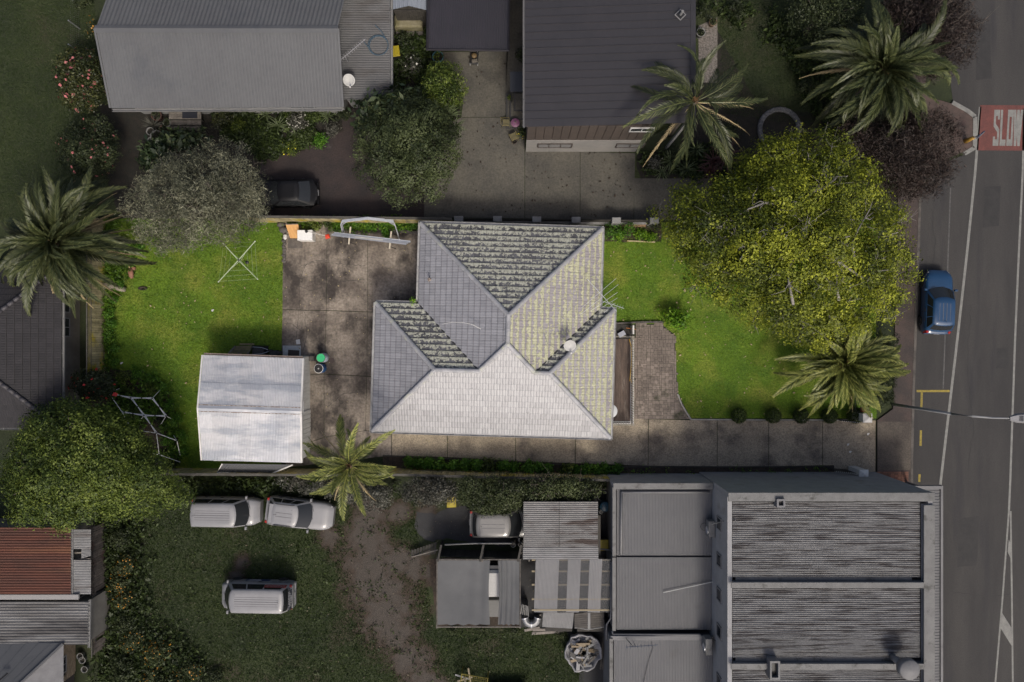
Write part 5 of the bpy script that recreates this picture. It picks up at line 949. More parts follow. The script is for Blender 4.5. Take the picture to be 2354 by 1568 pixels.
for sd, xa, xb in ((-1, 1320, 1350), (1, 1357, 1388)):
    for j in range(7):
        ya = 1410+j*5.0; z0 = 1.75 if sd < 0 else 1.95; a, b = P(xa, ya, 1.95-.2*(sd < 0)), P(xb, ya, 1.95-.2*(sd > 0)); a = P(xa, ya+(3 if sd < 0 else 0), 1.8 if sd < 0 else 2.0); b = P(xb, ya+(0 if sd < 0 else -2), 2.0 if sd < 0 else 1.8)
        m = (a+b)/2; d = b-a; MB(k7).box(m, (d.length, .12, .03), math.atan2(d.y, d.x), 0, -math.asin(d.z/d.length)).build('slat', M('hut_slat', (0.075, 0.068, 0.06), (0.055, 0.05, 0.045), 4, rnd=0.15) if 'hut_slat' not in bpy.data.materials else bpy.data.materials['hut_slat'], s7)
a, b = P(1353.5, 1408, 2.03), P(1353.5, 1446, 2.03); MB(k7).box((a+b)/2, (.16, (a-b).length, .05)).build('ridge_board', WHITE_DIM, s7)
MB(k7).prism([(P(1324, 0, 1).x, P(0, 1441, 1).y), (P(1384, 0, 1).x, P(0, 1441, 1).y), (P(1384, 0, 1).x, P(0, 1412, 1).y), (P(1324, 0, 1).x, P(0, 1412, 1).y)], 0, 1.7).build('wall', DARKWOOD, s7); MB(k7).tube([P(1321, 1442, 1.8), P(1352, 1447, 1.95), P(1387, 1441, 1.8)], .04, 5).build('eaves_trim', WHITE_DIM, s7)
# shade cloth carport
sc = thing('shade_carport', 'open carport roofed with two sagging grey shade cloths', 'carport', P(1100, 1362)); ks2 = sc.location.copy(); CLOTH = M('shade_cloth', (0.098, 0.10, 0.102), (0.086, 0.088, 0.09), 0.8, rough=0.9, fine=0.08, fscale=40)
def cloth(xa, xb, seed, sagx):
    rows = []; rg = random.Random(seed); nx, ny = 26, 22
    for j in range(ny+1):
        r = []
        for i in range(nx+1):
            u, v = i/nx, j/ny; px = xa+(xb-xa)*u+sagx*math.sin(math.pi*v)*(u if sagx < 0 else 1-u); py = 1288+148*v+(2.2*abs(math.sin(u*math.pi*5)) if v == 1 else 0)-(2.5*abs(math.sin(u*math.pi*4)) if v == 1 else 0)
            fold = 0.05*math.sin(u*26+seed+v*1.5)*max(0, u-.45 if sagx < 0 else .9-u)*1.6; z = 2.45-.16*math.sin(math.pi*v)*math.sin(math.pi*u)+fold+.02*mnoise.noise(Vector((u*5, v*5, seed)))
            q = P(px, py, z); r.append((q.x-ks2.x, q.y-ks2.y, z))
        rows.append(r)
    mb = MB(); mb.loft(rows); o = mb.build('shade_cloth', CLOTH, sc, True); return o
cloth(1004, 1126, 1, -3); cloth(1144, 1194, 2, 3)
mb = MB(ks2); 
for p in ((1004, 1286), (1195, 1286), (1004, 1442), (1195, 1442), (1108, 1290)): c = P(p[0], p[1], 2.4); mb.box((c.x, c.y, 1.22), (.09, .09, 2.44))
mb.build('posts', GREYWOOD, sc)
for a, b in (((1004, 1286), (1195, 1286)), ((1004, 1441), (1195, 1441)), ((1004, 1286), (1004, 1441)), ((1195, 1286), (1195, 1441))): MB(ks2).tube([P(*a, 2.47), P(*b, 2.47)], .04, 5).build('rail', GREYWOOD, sc)
cv = thing('caravan', 'white caravan body glimpsed in the gap between the two shade cloths', 'caravan', P(1136, 1345, 0)); oc2 = cv.location.copy(); a, b = P(1118, 1312, 1.8), P(1150, 1374, 1.8); MB(oc2).bbox(((a.x+b.x)/2, (a.y+b.y)/2, .4), (2.2, a.y-b.y, 1.4), .15).build('body', flat('caravan_white', (0.40, 0.40, 0.40), 0.4), cv); mb = MB(oc2); [mb.lathe([(.26, -.08), (.26, .08)], (0, 0, 0), 14).v for _ in (0,)]; mb.xf(Matrix.Translation((a.x+.4-0, (a.y+b.y)/2, .26)) @ Matrix.Rotation(R(90), 4, 'Y')); mb.build('wheel', BLACK, cv); MB(oc2).box(((a.x+b.x)/2, a.y+.14, 1.3), (1.4, .2, .5)).build('window', GLASS, cv)
tr = P(1136, 1397, .7); one('bench', MB().bbox((tr.x, tr.y, 0), (1.0, 1.1, .8), .05), flat('bench_grey', (0.11, 0.11, 0.105)), 'grey bench under the gap in the shade cloths', 'bench')
# beam fence north of it with white pipe
pg = thing('timber_pergola', 'dark mossy board fence with cross beams north of the shade cloths', 'pergola', P(1105, 1270)); kg = pg.location.copy()
bme = MB().box((0, 0, 0), (.14, .03, 1.5)).mesh('paling'); a, b = P(1012, 1262, 0), P(1196, 1268, 0)
for k in range(36): p = a.lerp(b, k/35); put('paling', bme, pg, (p.x-kg.x, p.y-kg.y, .76), 0, DARKWOOD)
for x in (1010, 1107, 1194): a, b = P(x-4, 1290, 2.45), P(x+4, 1252, 2.45); d = b-a; MB(kg).box((a+b)/2, (d.length, .12, .16), math.atan2(d.y, d.x)).build('beam', DARKWOOD, pg); c = P(x+3, 1254, 1.2); MB(kg).box((c.x, c.y-.1, 1.18), (.12, .12, 2.36)).build('post', DARKWOOD, pg)
mb = MB(); mb.tube([P(1022, 1252, 1.9), P(1090, 1249, 1.9), P(1175, 1249, 1.9)], .05, 6); one('white_pipe', mb, CAP, 'long white pipe lying over the dark board fence', 'pipe', smooth=True)
for px, lab in ((1179, 'grey bucket at the end of the white pipe'), (1197, 'grey bucket half under the rust stained roof')):
    c = P(px, 1253, .9); t = thing('bucket', lab, 'bucket', (c.x, c.y, .5), 0, 'grey buckets by the white pipe'); MB().lathe([(.13, 0), (.16, .4), (.14, .4), (.12, .03)], (0, 0, 0), 14).build('body', CAP, t, True); MB().lathe([(.135, .28), (.13, .3)], (0, 0, 0), 14).build('contents', KERB, t); MB().box((0, 0, -.25), (.34, .34, .5)).build('block', DARKWOOD, t)
mb = MB()
for k, (x, y) in enumerate(((985, 1267), (985, 1272))): mb.tube([P(946, 1278-k*3, .4), P(1006, 1262-k*6, .9)], .05, 5)
t = thing('fallen_gate', 'dark gate sagging off the left end of the board fence', 'gate', P(975, 1272)); kq = t.location.copy()
for k in range(9): a = P(948+k*6.5, 1279-k*1.6, .3); b = P(947+k*6.5, 1266-k*1.5, .35+.05*k); MB(kq).box((a+b)/2, (.14, (a-b).length+.1, .03), R(-5)).build('gate_board', DARKWOOD, t)
MB(kq).tube([P(946, 1280, .36), P(1006, 1264, .8)], .04, 5).build('rail', GREYWOOD, t)
# elbow duct, planks, rubble bag
el = thing('duct_elbow', 'big silver segmented duct elbow lying in the narrow yard', 'duct', P(1221, 1424)); ke = el.location.copy(); pts = []
for k in range(9): a_ = math.pi*(1.02+k/8*.96); q = P(1221+15*math.cos(a_), 1418-16*math.sin(a_), .35); pts.append(q)
MB(ke).tube(pts, [.24]*9, 14).build('elbow', flat('duct_metal', (0.20, 0.205, 0.21), 0.35, 0.6), el)
for k in (0, 4, 8): d = (pts[min(k+1, 8)]-pts[max(k-1, 0)]).normalized()*.03; MB(ke).tube([pts[k]-d, pts[k]+d], .255, 14).build('seam', STEEL, el)
for k, (xa, ya, xb, yb) in enumerate(((1205, 1449, 1240, 1443), (1224, 1448, 1300, 1446), (1222, 1456, 1296, 1451))): a, b = P(xa, ya, .05), P(xb, yb, .05); d = b-a; mb = MB(); mb.box((a+b)/2+Vector((0, 0, .0+.01*k)), (d.length, .16, .05), math.atan2(d.y, d.x)); one('plank', mb, M('pale_plank', (0.20, 0.18, 0.155), (0.15, 0.135, 0.12), 4, rnd=0.1) if 'pale_plank' not in bpy.data.materials else bpy.data.materials['pale_plank'], ['short pale plank, nearest the duct elbow', 'long pale plank just below the small iron roof', 'longest pale plank on the grass edge by the rubble bag'][k], 'plank', 'pale planks lying on the grass')
mb = MB()
for k, (x, y) in enumerate(((1198, 1392), (1202, 1393), (1206, 1394), (1210, 1395), (1213, 1397))): q = P(x, y, .5); mb.box((q.x, q.y, .55), (.05, .62, 1.1), R(-8+k*3))
one('stacked_boards', mb, WHITE_DIM, 'white boards leaning in a stack above the duct elbow', 'boards')
bg_ = thing('rubble_bag', 'large white rubble bag heaped with broken timber and plaster', 'bag', P(1337, 1490)); kb = bg_.location.copy(); prof = []; BAGM = M('white_woven_bag', (0.27, 0.27, 0.28), (0.2, 0.2, 0.21), 3, rough=0.8, bump=0.02, bscale=8)
rows = []; rg = random.Random(5); rn = [1+rg.uniform(-.08, .08) for _ in range(28)]
for r_, z_ in ((.98, 0), (1.1, .25), (1.12, .5), (1.16, .72), (1.06, .74), (1.02, .5), (.3, .42)): rows.append([(r_*rn[k % 28]*math.cos(2*math.pi*k/28), r_*rn[k % 28]*1.02*math.sin(2*math.pi*k/28), z_+(.09*math.sin(k*1.7)+.05*math.sin(k*3.1))*(r_ > 1)) for k in range(28)])
MB().loft(rows, True).build('bag', BAGM, bg_, True)
JN = [WHITE_DIM, GREYWOOD, flat('plaster_bit', (0.25, 0.25, 0.26)), BLACK, flat('junk_tan', (0.15, 0.11, 0.06))]
for k in range(46):
    a_ = rg.uniform(0, 6.28); r_ = .85*math.sqrt(rg.random()); L0 = rg.uniform(.2, .95); MB().box((r_*math.cos(a_), r_*math.sin(a_), .55+.012*k*(1-r_*.5)), (min(L0, 1.7*(1-r_)+.25), rg.uniform(.06, .26), rg.uniform(.02, .06)), rg.uniform(0, 3.14), rg.uniform(-.3, .3), rg.uniform(-.2, .2)).build('scrap', JN[rg.randrange(5)], bg_)
for k, x in enumerate((1384, 1389, 1394)): a, b = P(x-4, 1538, .1), P(x+3, 1462, .1+.05*k); d = b-a; one('timber_length', MB().box((a+b)/2, (d.length, .09, .09), math.atan2(d.y, d.x)), GREYWOOD, ['grey timber length, nearest the rubble bag', 'grey timber length in the middle of the three beside the bag', 'grey timber length, nearest the white wall'][k], 'timber', 'timber lengths beside the rubble bag')
# ---------------------------------------------------------------- fences and walls
MOSSW = M('mossy_paling', (0.36, 0.31, 0.18), (0.21, 0.18, 0.095), 2.2, c3=(0.34, 0.27, 0.02), scale3=0.8, lo3=0.52, hi3=0.64, rough=0.9, fine=0.3, rnd=0.2)
RAILW = M('fence_rail', (0.085, 0.08, 0.07), (0.05, 0.047, 0.04), 3, stretch=(.4, 1, 1), rough=0.9, fine=0.3)
def paling_fence(name, label, a, b, h, mat, side=1, bw=0.15, lattice=None, lean=0.0, skip=(), capn=True, z0=0.02, rail=None):
    """boards nailed to rails; side = which side of a-b the boards are on"""
    a, b = Vector((a.x, a.y, 0)), Vector((b.x, b.y, 0)); d = b-a; L = d.length; u = d.normalized(); n = Vector((-u.y, u.x, 0))*side; ang = math.atan2(u.y, u.x); c = (a+b)/2
    t = thing(name, label, 'fence', (a+b)/2, ang); me = MB().box((0, 0, h/2+z0), (bw-.014, .022, h)).mesh('paling'); k = int(L/bw); rg = random.Random(int(L*100))
    for i in range(k):
        if i in skip: continue
        o = put('paling', me, t, (-L/2+bw*(i+.5), side*.035+lean*0, rg.uniform(-.02, .02)), 0, mat); o.rotation_euler = (-side*lean+rg.uniform(-.01, .01), rg.uniform(-.008, .008), 0)
    for z in ((.35, 1.0, h-.22) if h > 1.4 else (.3, h-.2)): MB().box((0, -side*.01+side*math.sin(lean)*z*1.0, z), (L, .05, .09)).build('rail', rail or RAILW, t)
    for i in range(int(L/2.4)+1): MB().box((-L/2+min(L-.06, i*2.4)+.03, -side*.10+side*math.sin(lean)*h*.5, h/2-.03), (.1, .1, h)).build('post', RAILW, t)
    if capn: MB().box((0, -side*.02+side*math.sin(lean)*h, h+.04), (L, .15, .035)).build('capping', rail or RAILW, t)
    if lattice:
        mb = MB(); z1, z2 = h+.06, h+.06+lattice; s = 0.11
        for i in range(int(L/s)):
            x = -L/2+i*s
            for sg in (-1, 1):
                p, q = Vector((x if sg > 0 else x+lattice, 0, z1)), Vector((x+lattice if sg > 0 else x, side*.05, z2)); mb.box((p+q)/2+Vector((0, sg*.006, 0)), ((q-p).length, .008, .028), 0, 0, -math.atan2(z2-z1, (q-p).x) if sg > 0 else math.atan2(z2-z1, -(q-p).x))
        o = mb.build('lattice', mat, t); o['kind'] = 'stuff'; MB().box((0, side*.05, z2+.02), (L, .05, .04)).build('lattice_cap', rail or RAILW, t)
    return t
paling_fence('paling_fence', 'mossy timber paling fence behind the rear concrete yard, north side', P(590, 510), P(1044, 515), 1.75, MOSSW, -1)
paling_fence('paling_fence', 'yellow mossed paling fence along the driveway planting, south side', P(905, 1078), P(1407, 1091), 1.75, MOSSW, 1)
paling_fence('paling_fence', 'mossy paling fence behind the garage and the dark awning', P(385, 1077), P(905, 1080), 1.75, MOSSW, 1)
paling_fence('paling_fence', 'pale timber fence with lattice top at the left end of the back lawn', P(240, 868), P(240, 505), 1.45, MOSSW, -1, lattice=0.42)
OLDF = M('old_fence_board', (0.10, 0.085, 0.073), (0.06, 0.05, 0.043), 3, c3=(0.055, 0.032, 0.027), scale3=0.7, lo3=0.52, hi3=0.6, rough=0.9, fine=0.3, rnd=0.25)
paling_fence('paling_fence', 'weathered brown fence with lattice, leaning by the rusty shed, upper length', P(246, 1345), P(243, 1196), 1.35, OLDF, -1, lattice=0.42, lean=-.04, capn=False)
paling_fence('paling_fence', 'broken weathered fence with lattice leaning by the grimy grey roof, lower length', P(246, 1484), P(247, 1348), 1.25, OLDF, -1, lattice=0.4, lean=-.10, capn=False, skip=(5, 17))
wf = thing('wire_fence', 'sagging wire mesh fence beside the worn lawn at the top left', 'fence', P(184, 60)); kwf = wf.location.copy(); mb = MB(kwf); a_, b_ = P(184, -40), P(184, 120); n_ = 36
for k in range(n_): p, q = a_.lerp(b_, k/n_), a_.lerp(b_, (k+1)/n_); [mb.tube([p+Vector((0, 0, z)), q+Vector((.02, 0, z+.11))], .006, 3) or mb.tube([p+Vector((0, 0, z+.11)), q+Vector((.02, 0, z))], .006, 3) for z in (.1, .3, .5, .7, .9)]
mb.build('mesh', STEEL, wf)['kind'] = 'stuff'
for k in range(4): p = a_.lerp(b_, k/3); MB(kwf).tube([p, p+Vector((0, 0, 1.2))], .04, 6).build('post', STEEL, wf)
# masonry wall with timber infill between the two drives
bw = thing('block_wall', 'low grey block wall with piers and dark slat panels north of the tiled house', 'wall', P(1265, 508)); kb_ = bw.location.copy(); BLK = M('grey_block', (0.22, 0.22, 0.215), (0.15, 0.148, 0.142), 2, rough=0.9, fine=0.2)
prs = [P(1057, 511), P(1144, 511), P(1232, 512), P(1320, 513), P(1410, 514), P(1495, 514)]
for p in prs: MB(kb_).bbox((p.x, p.y, 0), (.55, .36, 1.25), .02).build('pier', BLK, bw)
for p, q in zip(prs, prs[1:]):
    MB(kb_).box(((p.x+q.x)/2, (p.y+q.y)/2, .2), (q.x-p.x-.56, .2, .4)).build('footing', BLK, bw)
    for k in range(6): MB(kb_).box(((p.x+q.x)/2, (p.y+q.y)/2+.02, .5+k*.125), (q.x-p.x-.57, .03, .095)).build('slat', DARKWOOD, bw)
lw = thing('brick_edging', 'row of brown bricks edging the bed by the yellow tree', 'edging', P(1455, 517)); kl = lw.location.copy()
bme = MB().bbox((0, 0, 0), (.23, .11, .18), .01).mesh('brick'); 
for k in range(11): p = P(1431+k*5, 519, 0); put('brick', bme, lw, (p.x-kl.x, p.y-kl.y, 0), R(55), M('brown_brick', (0.24, 0.16, 0.085), (0.17, 0.11, 0.06), 4, rnd=.2) if 'brown_brick' not in bpy.data.materials else bpy.data.materials['brown_brick'])
# kerbs round the beds and the lawn
def edging(name, label, pts, wdt, h, mat, seg=None):
    t = thing(name, label, 'edging', P(*pts[len(pts)//2])); o = t.location.copy(); ps = G(*pts)
    for a, b in zip(ps, ps[1:]):
        n = max(1, int((b-a).length/(seg or 99)))
        for i in range(n): p, q = a.lerp(b, i/n), a.lerp(b, (i+1)/n); d = q-p; MB(o).bbox(((p+q)/2).to_tuple()[:2]+(0,), (d.length-.008, wdt, h), .01, math.atan2(d.y, d.x)).build('edging_block' if seg else 'kerb', mat, t)
    return t
edging('lawn_edging', 'pale concrete edging between the front lawn and the driveway', [(1556, 905), (1566, 930), (1587, 964), (1770, 965), (1990, 965)], .09, .12, M('pale_edging', (0.33, 0.32, 0.29), (0.24, 0.23, 0.2), 3, fine=.2), 1.0)
edging('bed_edging', 'dark timber edging along the planted bed below the driveway', [(880, 1047), (1188, 1062), (1400, 1073), (1916, 1073)], .07, .1, DARKWOOD, 2.4)
edging('bed_edging', 'low timber edging in front of the leafy bed at the top of the front lawn', [(1440, 554), (1505, 557)], .08, .12, MOSSW, 1.0)
edging('bed_edging', 'dark stone edging at the top of the front lawn beside the deck', [(1412, 744), (1470, 741), (1525, 740)], .12, .16, KERB, 0.7)
edging('stone_edging', 'row of rough stones along the bed beside the rear yard', [(880, 531), (965, 536)], .2, .16, KERB, 0.42)
se = thing('cobble_edging', 'short run of grey cobbles where the rear yard meets the lawn', 'edging', P(655, 575)); ke_ = se.location.copy(); sm_ = MB().lathe([(.02, 0), (.11, .01), (.115, .06), (.07, .10), (.01, .11)], (0, 0, 0), 9).mesh('cobble', True)
for k in range(9): p = P(654+random.uniform(-1.5, 1.5), 548+k*6.6, 0); put('cobble', sm_, se, (p.x-ke_.x, p.y-ke_.y, 0.02), k*1.3, KERB, (1, 1.3, 1))
# ---------------------------------------------------------------- paver path and deck on the east side
pv = thing('paved_path', 'brown concrete paver path between the deck and the front lawn', 'path', P(1510, 850)); pv['kind'] = 'structure'; kp = pv.location.copy(); del pv['category']
pp = [(v.x, v.y) for v in G((1461, 746), (1520, 746), (1550, 771), (1554, 850), (1557, 905), (1566, 932), (1586, 963), (1456, 961))]
MB(kp).prism(pp, -.05, .012).build('bedding', GROUT, pv)
npv, rg = 0, random.Random(4); restp = MB(kp); U = .118; xs, ys = [p[0] for p in pp], [p[1] for p in pp]; pme = {s: MB().bbox((0, 0, 0), (s[0]*U-.012, s[1]*U-.012, .045), .006).mesh('paver') for s in ((1, 2), (2, 1), (2, 2))}
occ = set(); gx, gy = int((max(xs)-min(xs))/U)+1, int((max(ys)-min(ys))/U)+1
for j in range(gy):
    for i in range(gx):
        if (i, j) in occ: continue
        opts = [(2, 2), (2, 1), (1, 2), (2, 2), (2, 1)]; rg.shuffle(opts)
        for s in opts:
            cells = [(i+x, j+y) for x in range(s[0]) for y in range(s[1])]; cx, cy = min(xs)+U*(i+s[0]/2), min(ys)+U*(j+s[1]/2)
            if all(c not in occ for c in cells) and inpoly(pp, np.array([cx]), np.array([cy]))[0]:
                occ.update(cells); z = .008+rg.uniform(-.003, .003)
                if npv < 300: put('paver', pme[s], pv, (cx-kp.x, cy-kp.y, z), 0, PAVER); npv += 1
                else: restp.bbox((cx, cy, z), (s[0]*U-.012, s[1]*U-.012, .045), .006)
                break
restp.build('paving', PAVER, pv)['kind'] = 'stuff'
dk = thing('deck', 'brown stained timber deck with white picket rail along the east wall', 'deck', P(1432, 880)); kd = dk.location.copy(); ZD = .35
DECKW = M('deck_board_wood', (0.13, 0.095, 0.075), (0.065, 0.048, 0.04), 1.4, stretch=(4, .5, 1), c3=(0.21, 0.175, 0.145), scale3=0.8, lo3=0.56, hi3=0.7, st3=(3, .6, 1), rough=0.85, fine=0.25, rnd=0.12)
xa, xb, ya, yb = P(1400, 0, ZD).x, P(1452, 0, ZD).x, P(0, 972, ZD).y, P(0, 779, ZD).y; nb_ = 14; bwd = (xb-xa)/nb_; me = MB().bbox((0, 0, -.03), (bwd-.008, yb-ya, .03), .004).mesh('deck_board')
for k in range(nb_): put('deck_board', me, dk, (xa+bwd*(k+.5)-kd.x, (ya+yb)/2-kd.y, ZD), 0, DECKW)
MB(kd).prism([(xa, ya+.02), (xb-.02, ya+.02), (xb-.02, yb-.02), (xa, yb-.02)], .03, ZD-.035).build('subframe', DARKWOOD, dk)
EDG = M('deck_kerb', (0.27, 0.25, 0.21), (0.17, 0.16, 0.13), 2, fine=0.25)
for c, d in ((((xb+.1), (ya+yb)/2), (.18, yb-ya+.4)), (((xa+xb)/2, ya-.1), (xb-xa-.02, .18)), (((xa+xb)/2, yb+.1), (xb-xa-.02, .18))): MB(kd).bbox((c[0], c[1], 0), (d[0], d[1], .2), .01).build('kerb', EDG, dk)
PK = flat('picket_white', (0.62, 0.62, 0.60)); pme = MB().box((0, 0, .45), (.03, .08, .9)).mesh('picket'); k = 0; n = int((yb-ya)/.155)
for i in range(n): put('picket', pme, dk, (xb-.05-kd.x, ya+.1+i*.155-kd.y, ZD-.1), 0, PK)
for i in range(7): put('picket', pme, dk, (xb-.25-i*.155-kd.x, ya+.05-kd.y, ZD-.1), R(90), PK)
for z in (.02,): MB(kd).box((xb-.085, (ya+yb)/2, ZD+z), (.03, yb-ya, .06)).build('rail', PK, dk); MB(kd).box(((xa+xb)/2, ya+.085, ZD+z), (xb-xa, .03, .06)).build('rail', PK, dk)
mb = MB(); mb.tube([P(1446, 779, .78), P(1450, 795, .8), P(1451, 830, .78), P(1448, 868, .8), P(1447, 876, .78), P(1450, 872, .7), P(1451, 880, .6)], .016, 5); one('extension_cord', mb, flat('cord_yellow', (0.62, 0.38, 0.02)), 'yellow cord run along the white picket rail of the deck', 'cord')
c = P(1403, 945, 1.1); t = thing('glass_table', 'round glass table on the deck half under the eave', 'table', (c.x, c.y, ZD)); MB().lathe([(.42, .72), (.43, .725), (.43, .735), (.42, .74)], (0, 0, 0), 28).build('table_top', flat('table_glass', (0.5, 0.52, 0.52), 0.15), t, True); MB().tube([(0, 0, 0), (0, 0, .72)], .04, 8).build('leg', STEEL, t); MB().lathe([(.25, 0), (.25, .03)], (0, 0, 0), 16).build('base', STEEL, t)
sw = thing('stair_well', 'dark sunken stair well with white post at the top end of the deck', 'steps', P(1436, 760)); kk = sw.location.copy(); xa2, xb2, y1, y2 = P(1412, 0).x, P(1459, 0).x, P(0, 776).y+.1, P(0, 746).y
for k in range(3): MB(kk).bbox((xa2+.2+.36*k, (y1+y2)/2, 0), (.35, y2-y1, .05+.07*(2-k)), .01).build('step', DARKWOOD, sw)
c = P(1455, 758, .8); MB(kk).box((c.x, c.y, .45), (.1, .55, .9)).build('post', WHITE, sw); one('garden_tool', MB().tube([P(1439, 754, .5), P(1461, 757, .5)], .018, 5), flat('tool_orange', (0.5, 0.17, 0.03)), 'orange handled tool lying at the stair well', 'tool'); one('grey_chute', MB().box(P(1428, 768, .25), (.45, .3, .3), .5), STEEL, 'grey metal box in the dark stair well', 'box')
# ---------------------------------------------------------------- rear yard things
t = thing('clothesline', 'rotary clothesline with four pale arms standing on the back lawn', 'clothesline', P(551, 604, 0)); kc = t.location.copy(); hub = P(548, 598, 1.75); ends = [P(586, 555, 1.85), P(513, 560, 1.85), P(502, 648, 1.8), P(592, 642, 1.85)]
LINE = flat('line_pale', (0.36, 0.42, 0.28)); MB(kc).tube([(kc.x, kc.y, 0), (hub.x, hub.y, 1.75)], .03, 8).build('mast', STEEL, t, True); MB(kc).lathe([(.07, 1.62), (.09, 1.7), (.05, 1.8)], (hub.x, hub.y, 0), 10).build('hub', BLACK, t)
for e in ends: MB(kc).tube([hub, e], [.032, .026], 6).build('arm', LINE, t); MB(kc).lathe([(.03, -.02), (.035, .02)], e, 8).build('arm_tip', WHITE, t); MB(kc).tube([hub-Vector((0, 0, .35)), hub.lerp(e, .45)], .012, 5).build('brace', LINE, t)
mb = MB(kc)
for f in (.5, .75, .98):
    for i in range(4): mb.tube([hub.lerp(ends[i], f), hub.lerp(ends[i], f).lerp(hub.lerp(ends[(i+1) % 4], f), .5)-Vector((0, 0, .03)), hub.lerp(ends[(i+1) % 4], f)], .004, 3)
mb.build('lines', LINE, t); pgm = flat('peg_bag', (0.25, 0.1, 0.05)); one('peg_basket', MB().lathe([(.09, .9), (.11, 1.05), (.03, 1.12)], P(568, 603, 1.0).xy.to_3d(), 10), BLACK, 'small dark peg basket hanging off the clothesline mast', 'basket')
SH = flat('sheet_steel', (0.50, 0.52, 0.55), 0.4, 0.4); t = thing('wood_panel', 'orange brown plywood door panel leaning by the fence', 'panel', P(676, 535)); kw = t.location.copy()
a, b, c_, d = P(656, 516, .75), P(685, 515, .75), P(691, 548, .06), P(667, 548, .06); n = (b-a).cross(d-a).normalized()*.04; MB(kw).add([a, b, c_, d, a+n, b+n, c_+n, d+n], [(0, 1, 2, 3), (7, 6, 5, 4), (0, 4, 5, 1), (1, 5, 6, 2), (2, 6, 7, 3), (3, 7, 4, 0)]).build('panel', M('ply_orange', (0.52, 0.29, 0.10), (0.42, 0.22, 0.075), 3, stretch=(4, .6, 1), rough=.6, fine=.1), t)
MB(kw).tube([a+Vector((0, 0, .03)), b+Vector((0, 0, .03))], .035, 4).build('edge_strip', GREYWOOD, t)
one('paving_slab', MB().bbox((P(679, 560).x, P(679, 560).y, .03), (.9, .62, .05), .01), M('slab_brown', (0.12, 0.105, 0.09), (0.08, 0.07, 0.06), 4, fine=.3), 'flat brown slab lying below the plywood panel', 'slab')
t = thing('chest_freezer', 'white chest freezer standing in the rear yard', 'freezer', P(709, 545)); a = P(709, 541, .85); MB().bbox((0, 0, 0), (.92, .62, .74), .015).build('body', WHITE, t); MB().bbox((0, 0, .75), (.94, .64, .09), .02).build('lid', flat('freezer_lid', (0.72, 0.72, 0.70), .35), t); MB().box((.47, 0, .7), (.04, .2, .05)).build('handle', STEEL, t); mb = MB(); [mb.box((x, -.3, .8), (.06, .04, .05)) for x in (-.3, .3)]; mb.build('hinges', STEEL, t)
t = thing('line_trimmer', 'line trimmer with red engine lying over the white freezer', 'trimmer', P(733, 537, .5)); kt = t.location.copy(); a, b = P(704, 532, .92), P(751, 543, .72); MB(kt).tube([a, b], .016, 6).build('shaft', WHITE, t); MB(kt).bbox((P(753, 544, .6).x, P(753, 544, .6).y, .55), (.28, .26, .22), .05, .3).build('engine', flat('trimmer_red', (0.55, 0.05, 0.02), .4), t); MB(kt).lathe([(.07, .1), (.1, .13), (.06, .18)], (a.x, a.y, .8), 10).build('head', BLACK, t); MB(kt).tube([P(736, 533, .83), P(739, 536, 1.0), P(737, 541, .8)], .015, 5).build('handle', BLACK, t); MB(kt).tube([P(753, 544, .58), P(753, 547, .03)], .02, 5).build('stand', BLACK, t)
for k, (x, y, r, lab) in enumerate(((648, 518, .24, 'rounder grey boulder by the north fence'), (653, 529, .26, 'lower grey boulder next to the plywood panel'))): c = P(x, y); mb = MB(); mb.lathe([(r*.6, -.02), (r, .1), (r*.9, .28), (r*.4, .38), (.02, .4)], (0, 0, 0), 9); mb.xf(Matrix.Diagonal((1.15, .9, 1, 1))); one('boulder', mb, KERB, lab, 'rock', 'boulders by the plywood panel', True, (c.x, c.y, 0))
c = P(657, 541); one('plastic_jug', MB().lathe([(.11, 0), (.12, .05), (.12, .22), (.04, .28), (.035, .33)], (0, 0, 0), 10).xf(Matrix.Translation((c.x, c.y, .13)) @ Matrix.Rotation(R(82), 4, 'X') @ Matrix.Rotation(.3, 4, 'Z')), WHITE, 'white plastic jug lying on the lawn edge', 'jug')
t = thing('gantry_frame', 'galvanised steel arch frames leaning on the north fence', 'frame', P(845, 530)); kg2 = t.location.copy()
for k in range(4):
    o = k*1.6; p = [P(789+o*.4, 545-o*2.5, .05), P(783+o*.5, 517-o, 1.5), P(784+o*.5, 511-o, 1.7), P(845, 504-o*.9, 1.95), P(905-o*.3, 511-o, 1.7), P(908-o*.5, 518-o, 1.5), P(919-o*.5, 555-o*2.5, .05)]; MB(kg2).tube(p, .033, 5).build('arch', SH, t)
    MB(kg2).tube([p[1]+Vector((.05, 0, -.1)), p[2].lerp(p[3], .22)], .02, 4).build('brace', SH, t); MB(kg2).tube([p[5]+Vector((-.05, 0, -.1)), p[4].lerp(p[3], .22)], .02, 4).build('brace', SH, t)
for k, (x0, y0, x1, y1, m, r_, lab) in enumerate(((762, 540, 934, 561, SH, .055, 'long steel channel, lowest of the bundle on the trestles'), (768, 536, 943, 556, SH, .055, 'long steel channel, uppermost of the bundle on the trestles'), (765, 538, 938, 559, STEEL, .045, 'long dull steel channel in the middle of the bundle'), (815, 545, 880, 552, WHITE, .035, 'short white pipe lying on the steel channels'))):
    a, b = P(x0, y0, .83+.02*k), P(x1, y1, .83+.02*k); d = b-a; mb = MB(); w_ = r_; mb.box((a+b)/2, (d.length, w_*1.9, .02), math.atan2(d.y, d.x)); n = Vector((-d.y, d.x, 0)).normalized()*w_*.93
    for s in (-1, 1): mb.box((a+b)/2+n*s+Vector((0, 0, .035)), (d.length, .012, .05), math.atan2(d.y, d.x))
    one('steel_channel' if k < 3 else 'pipe', mb, m, lab, 'steel channel' if k < 3 else 'pipe', 'steel lengths on the trestles')
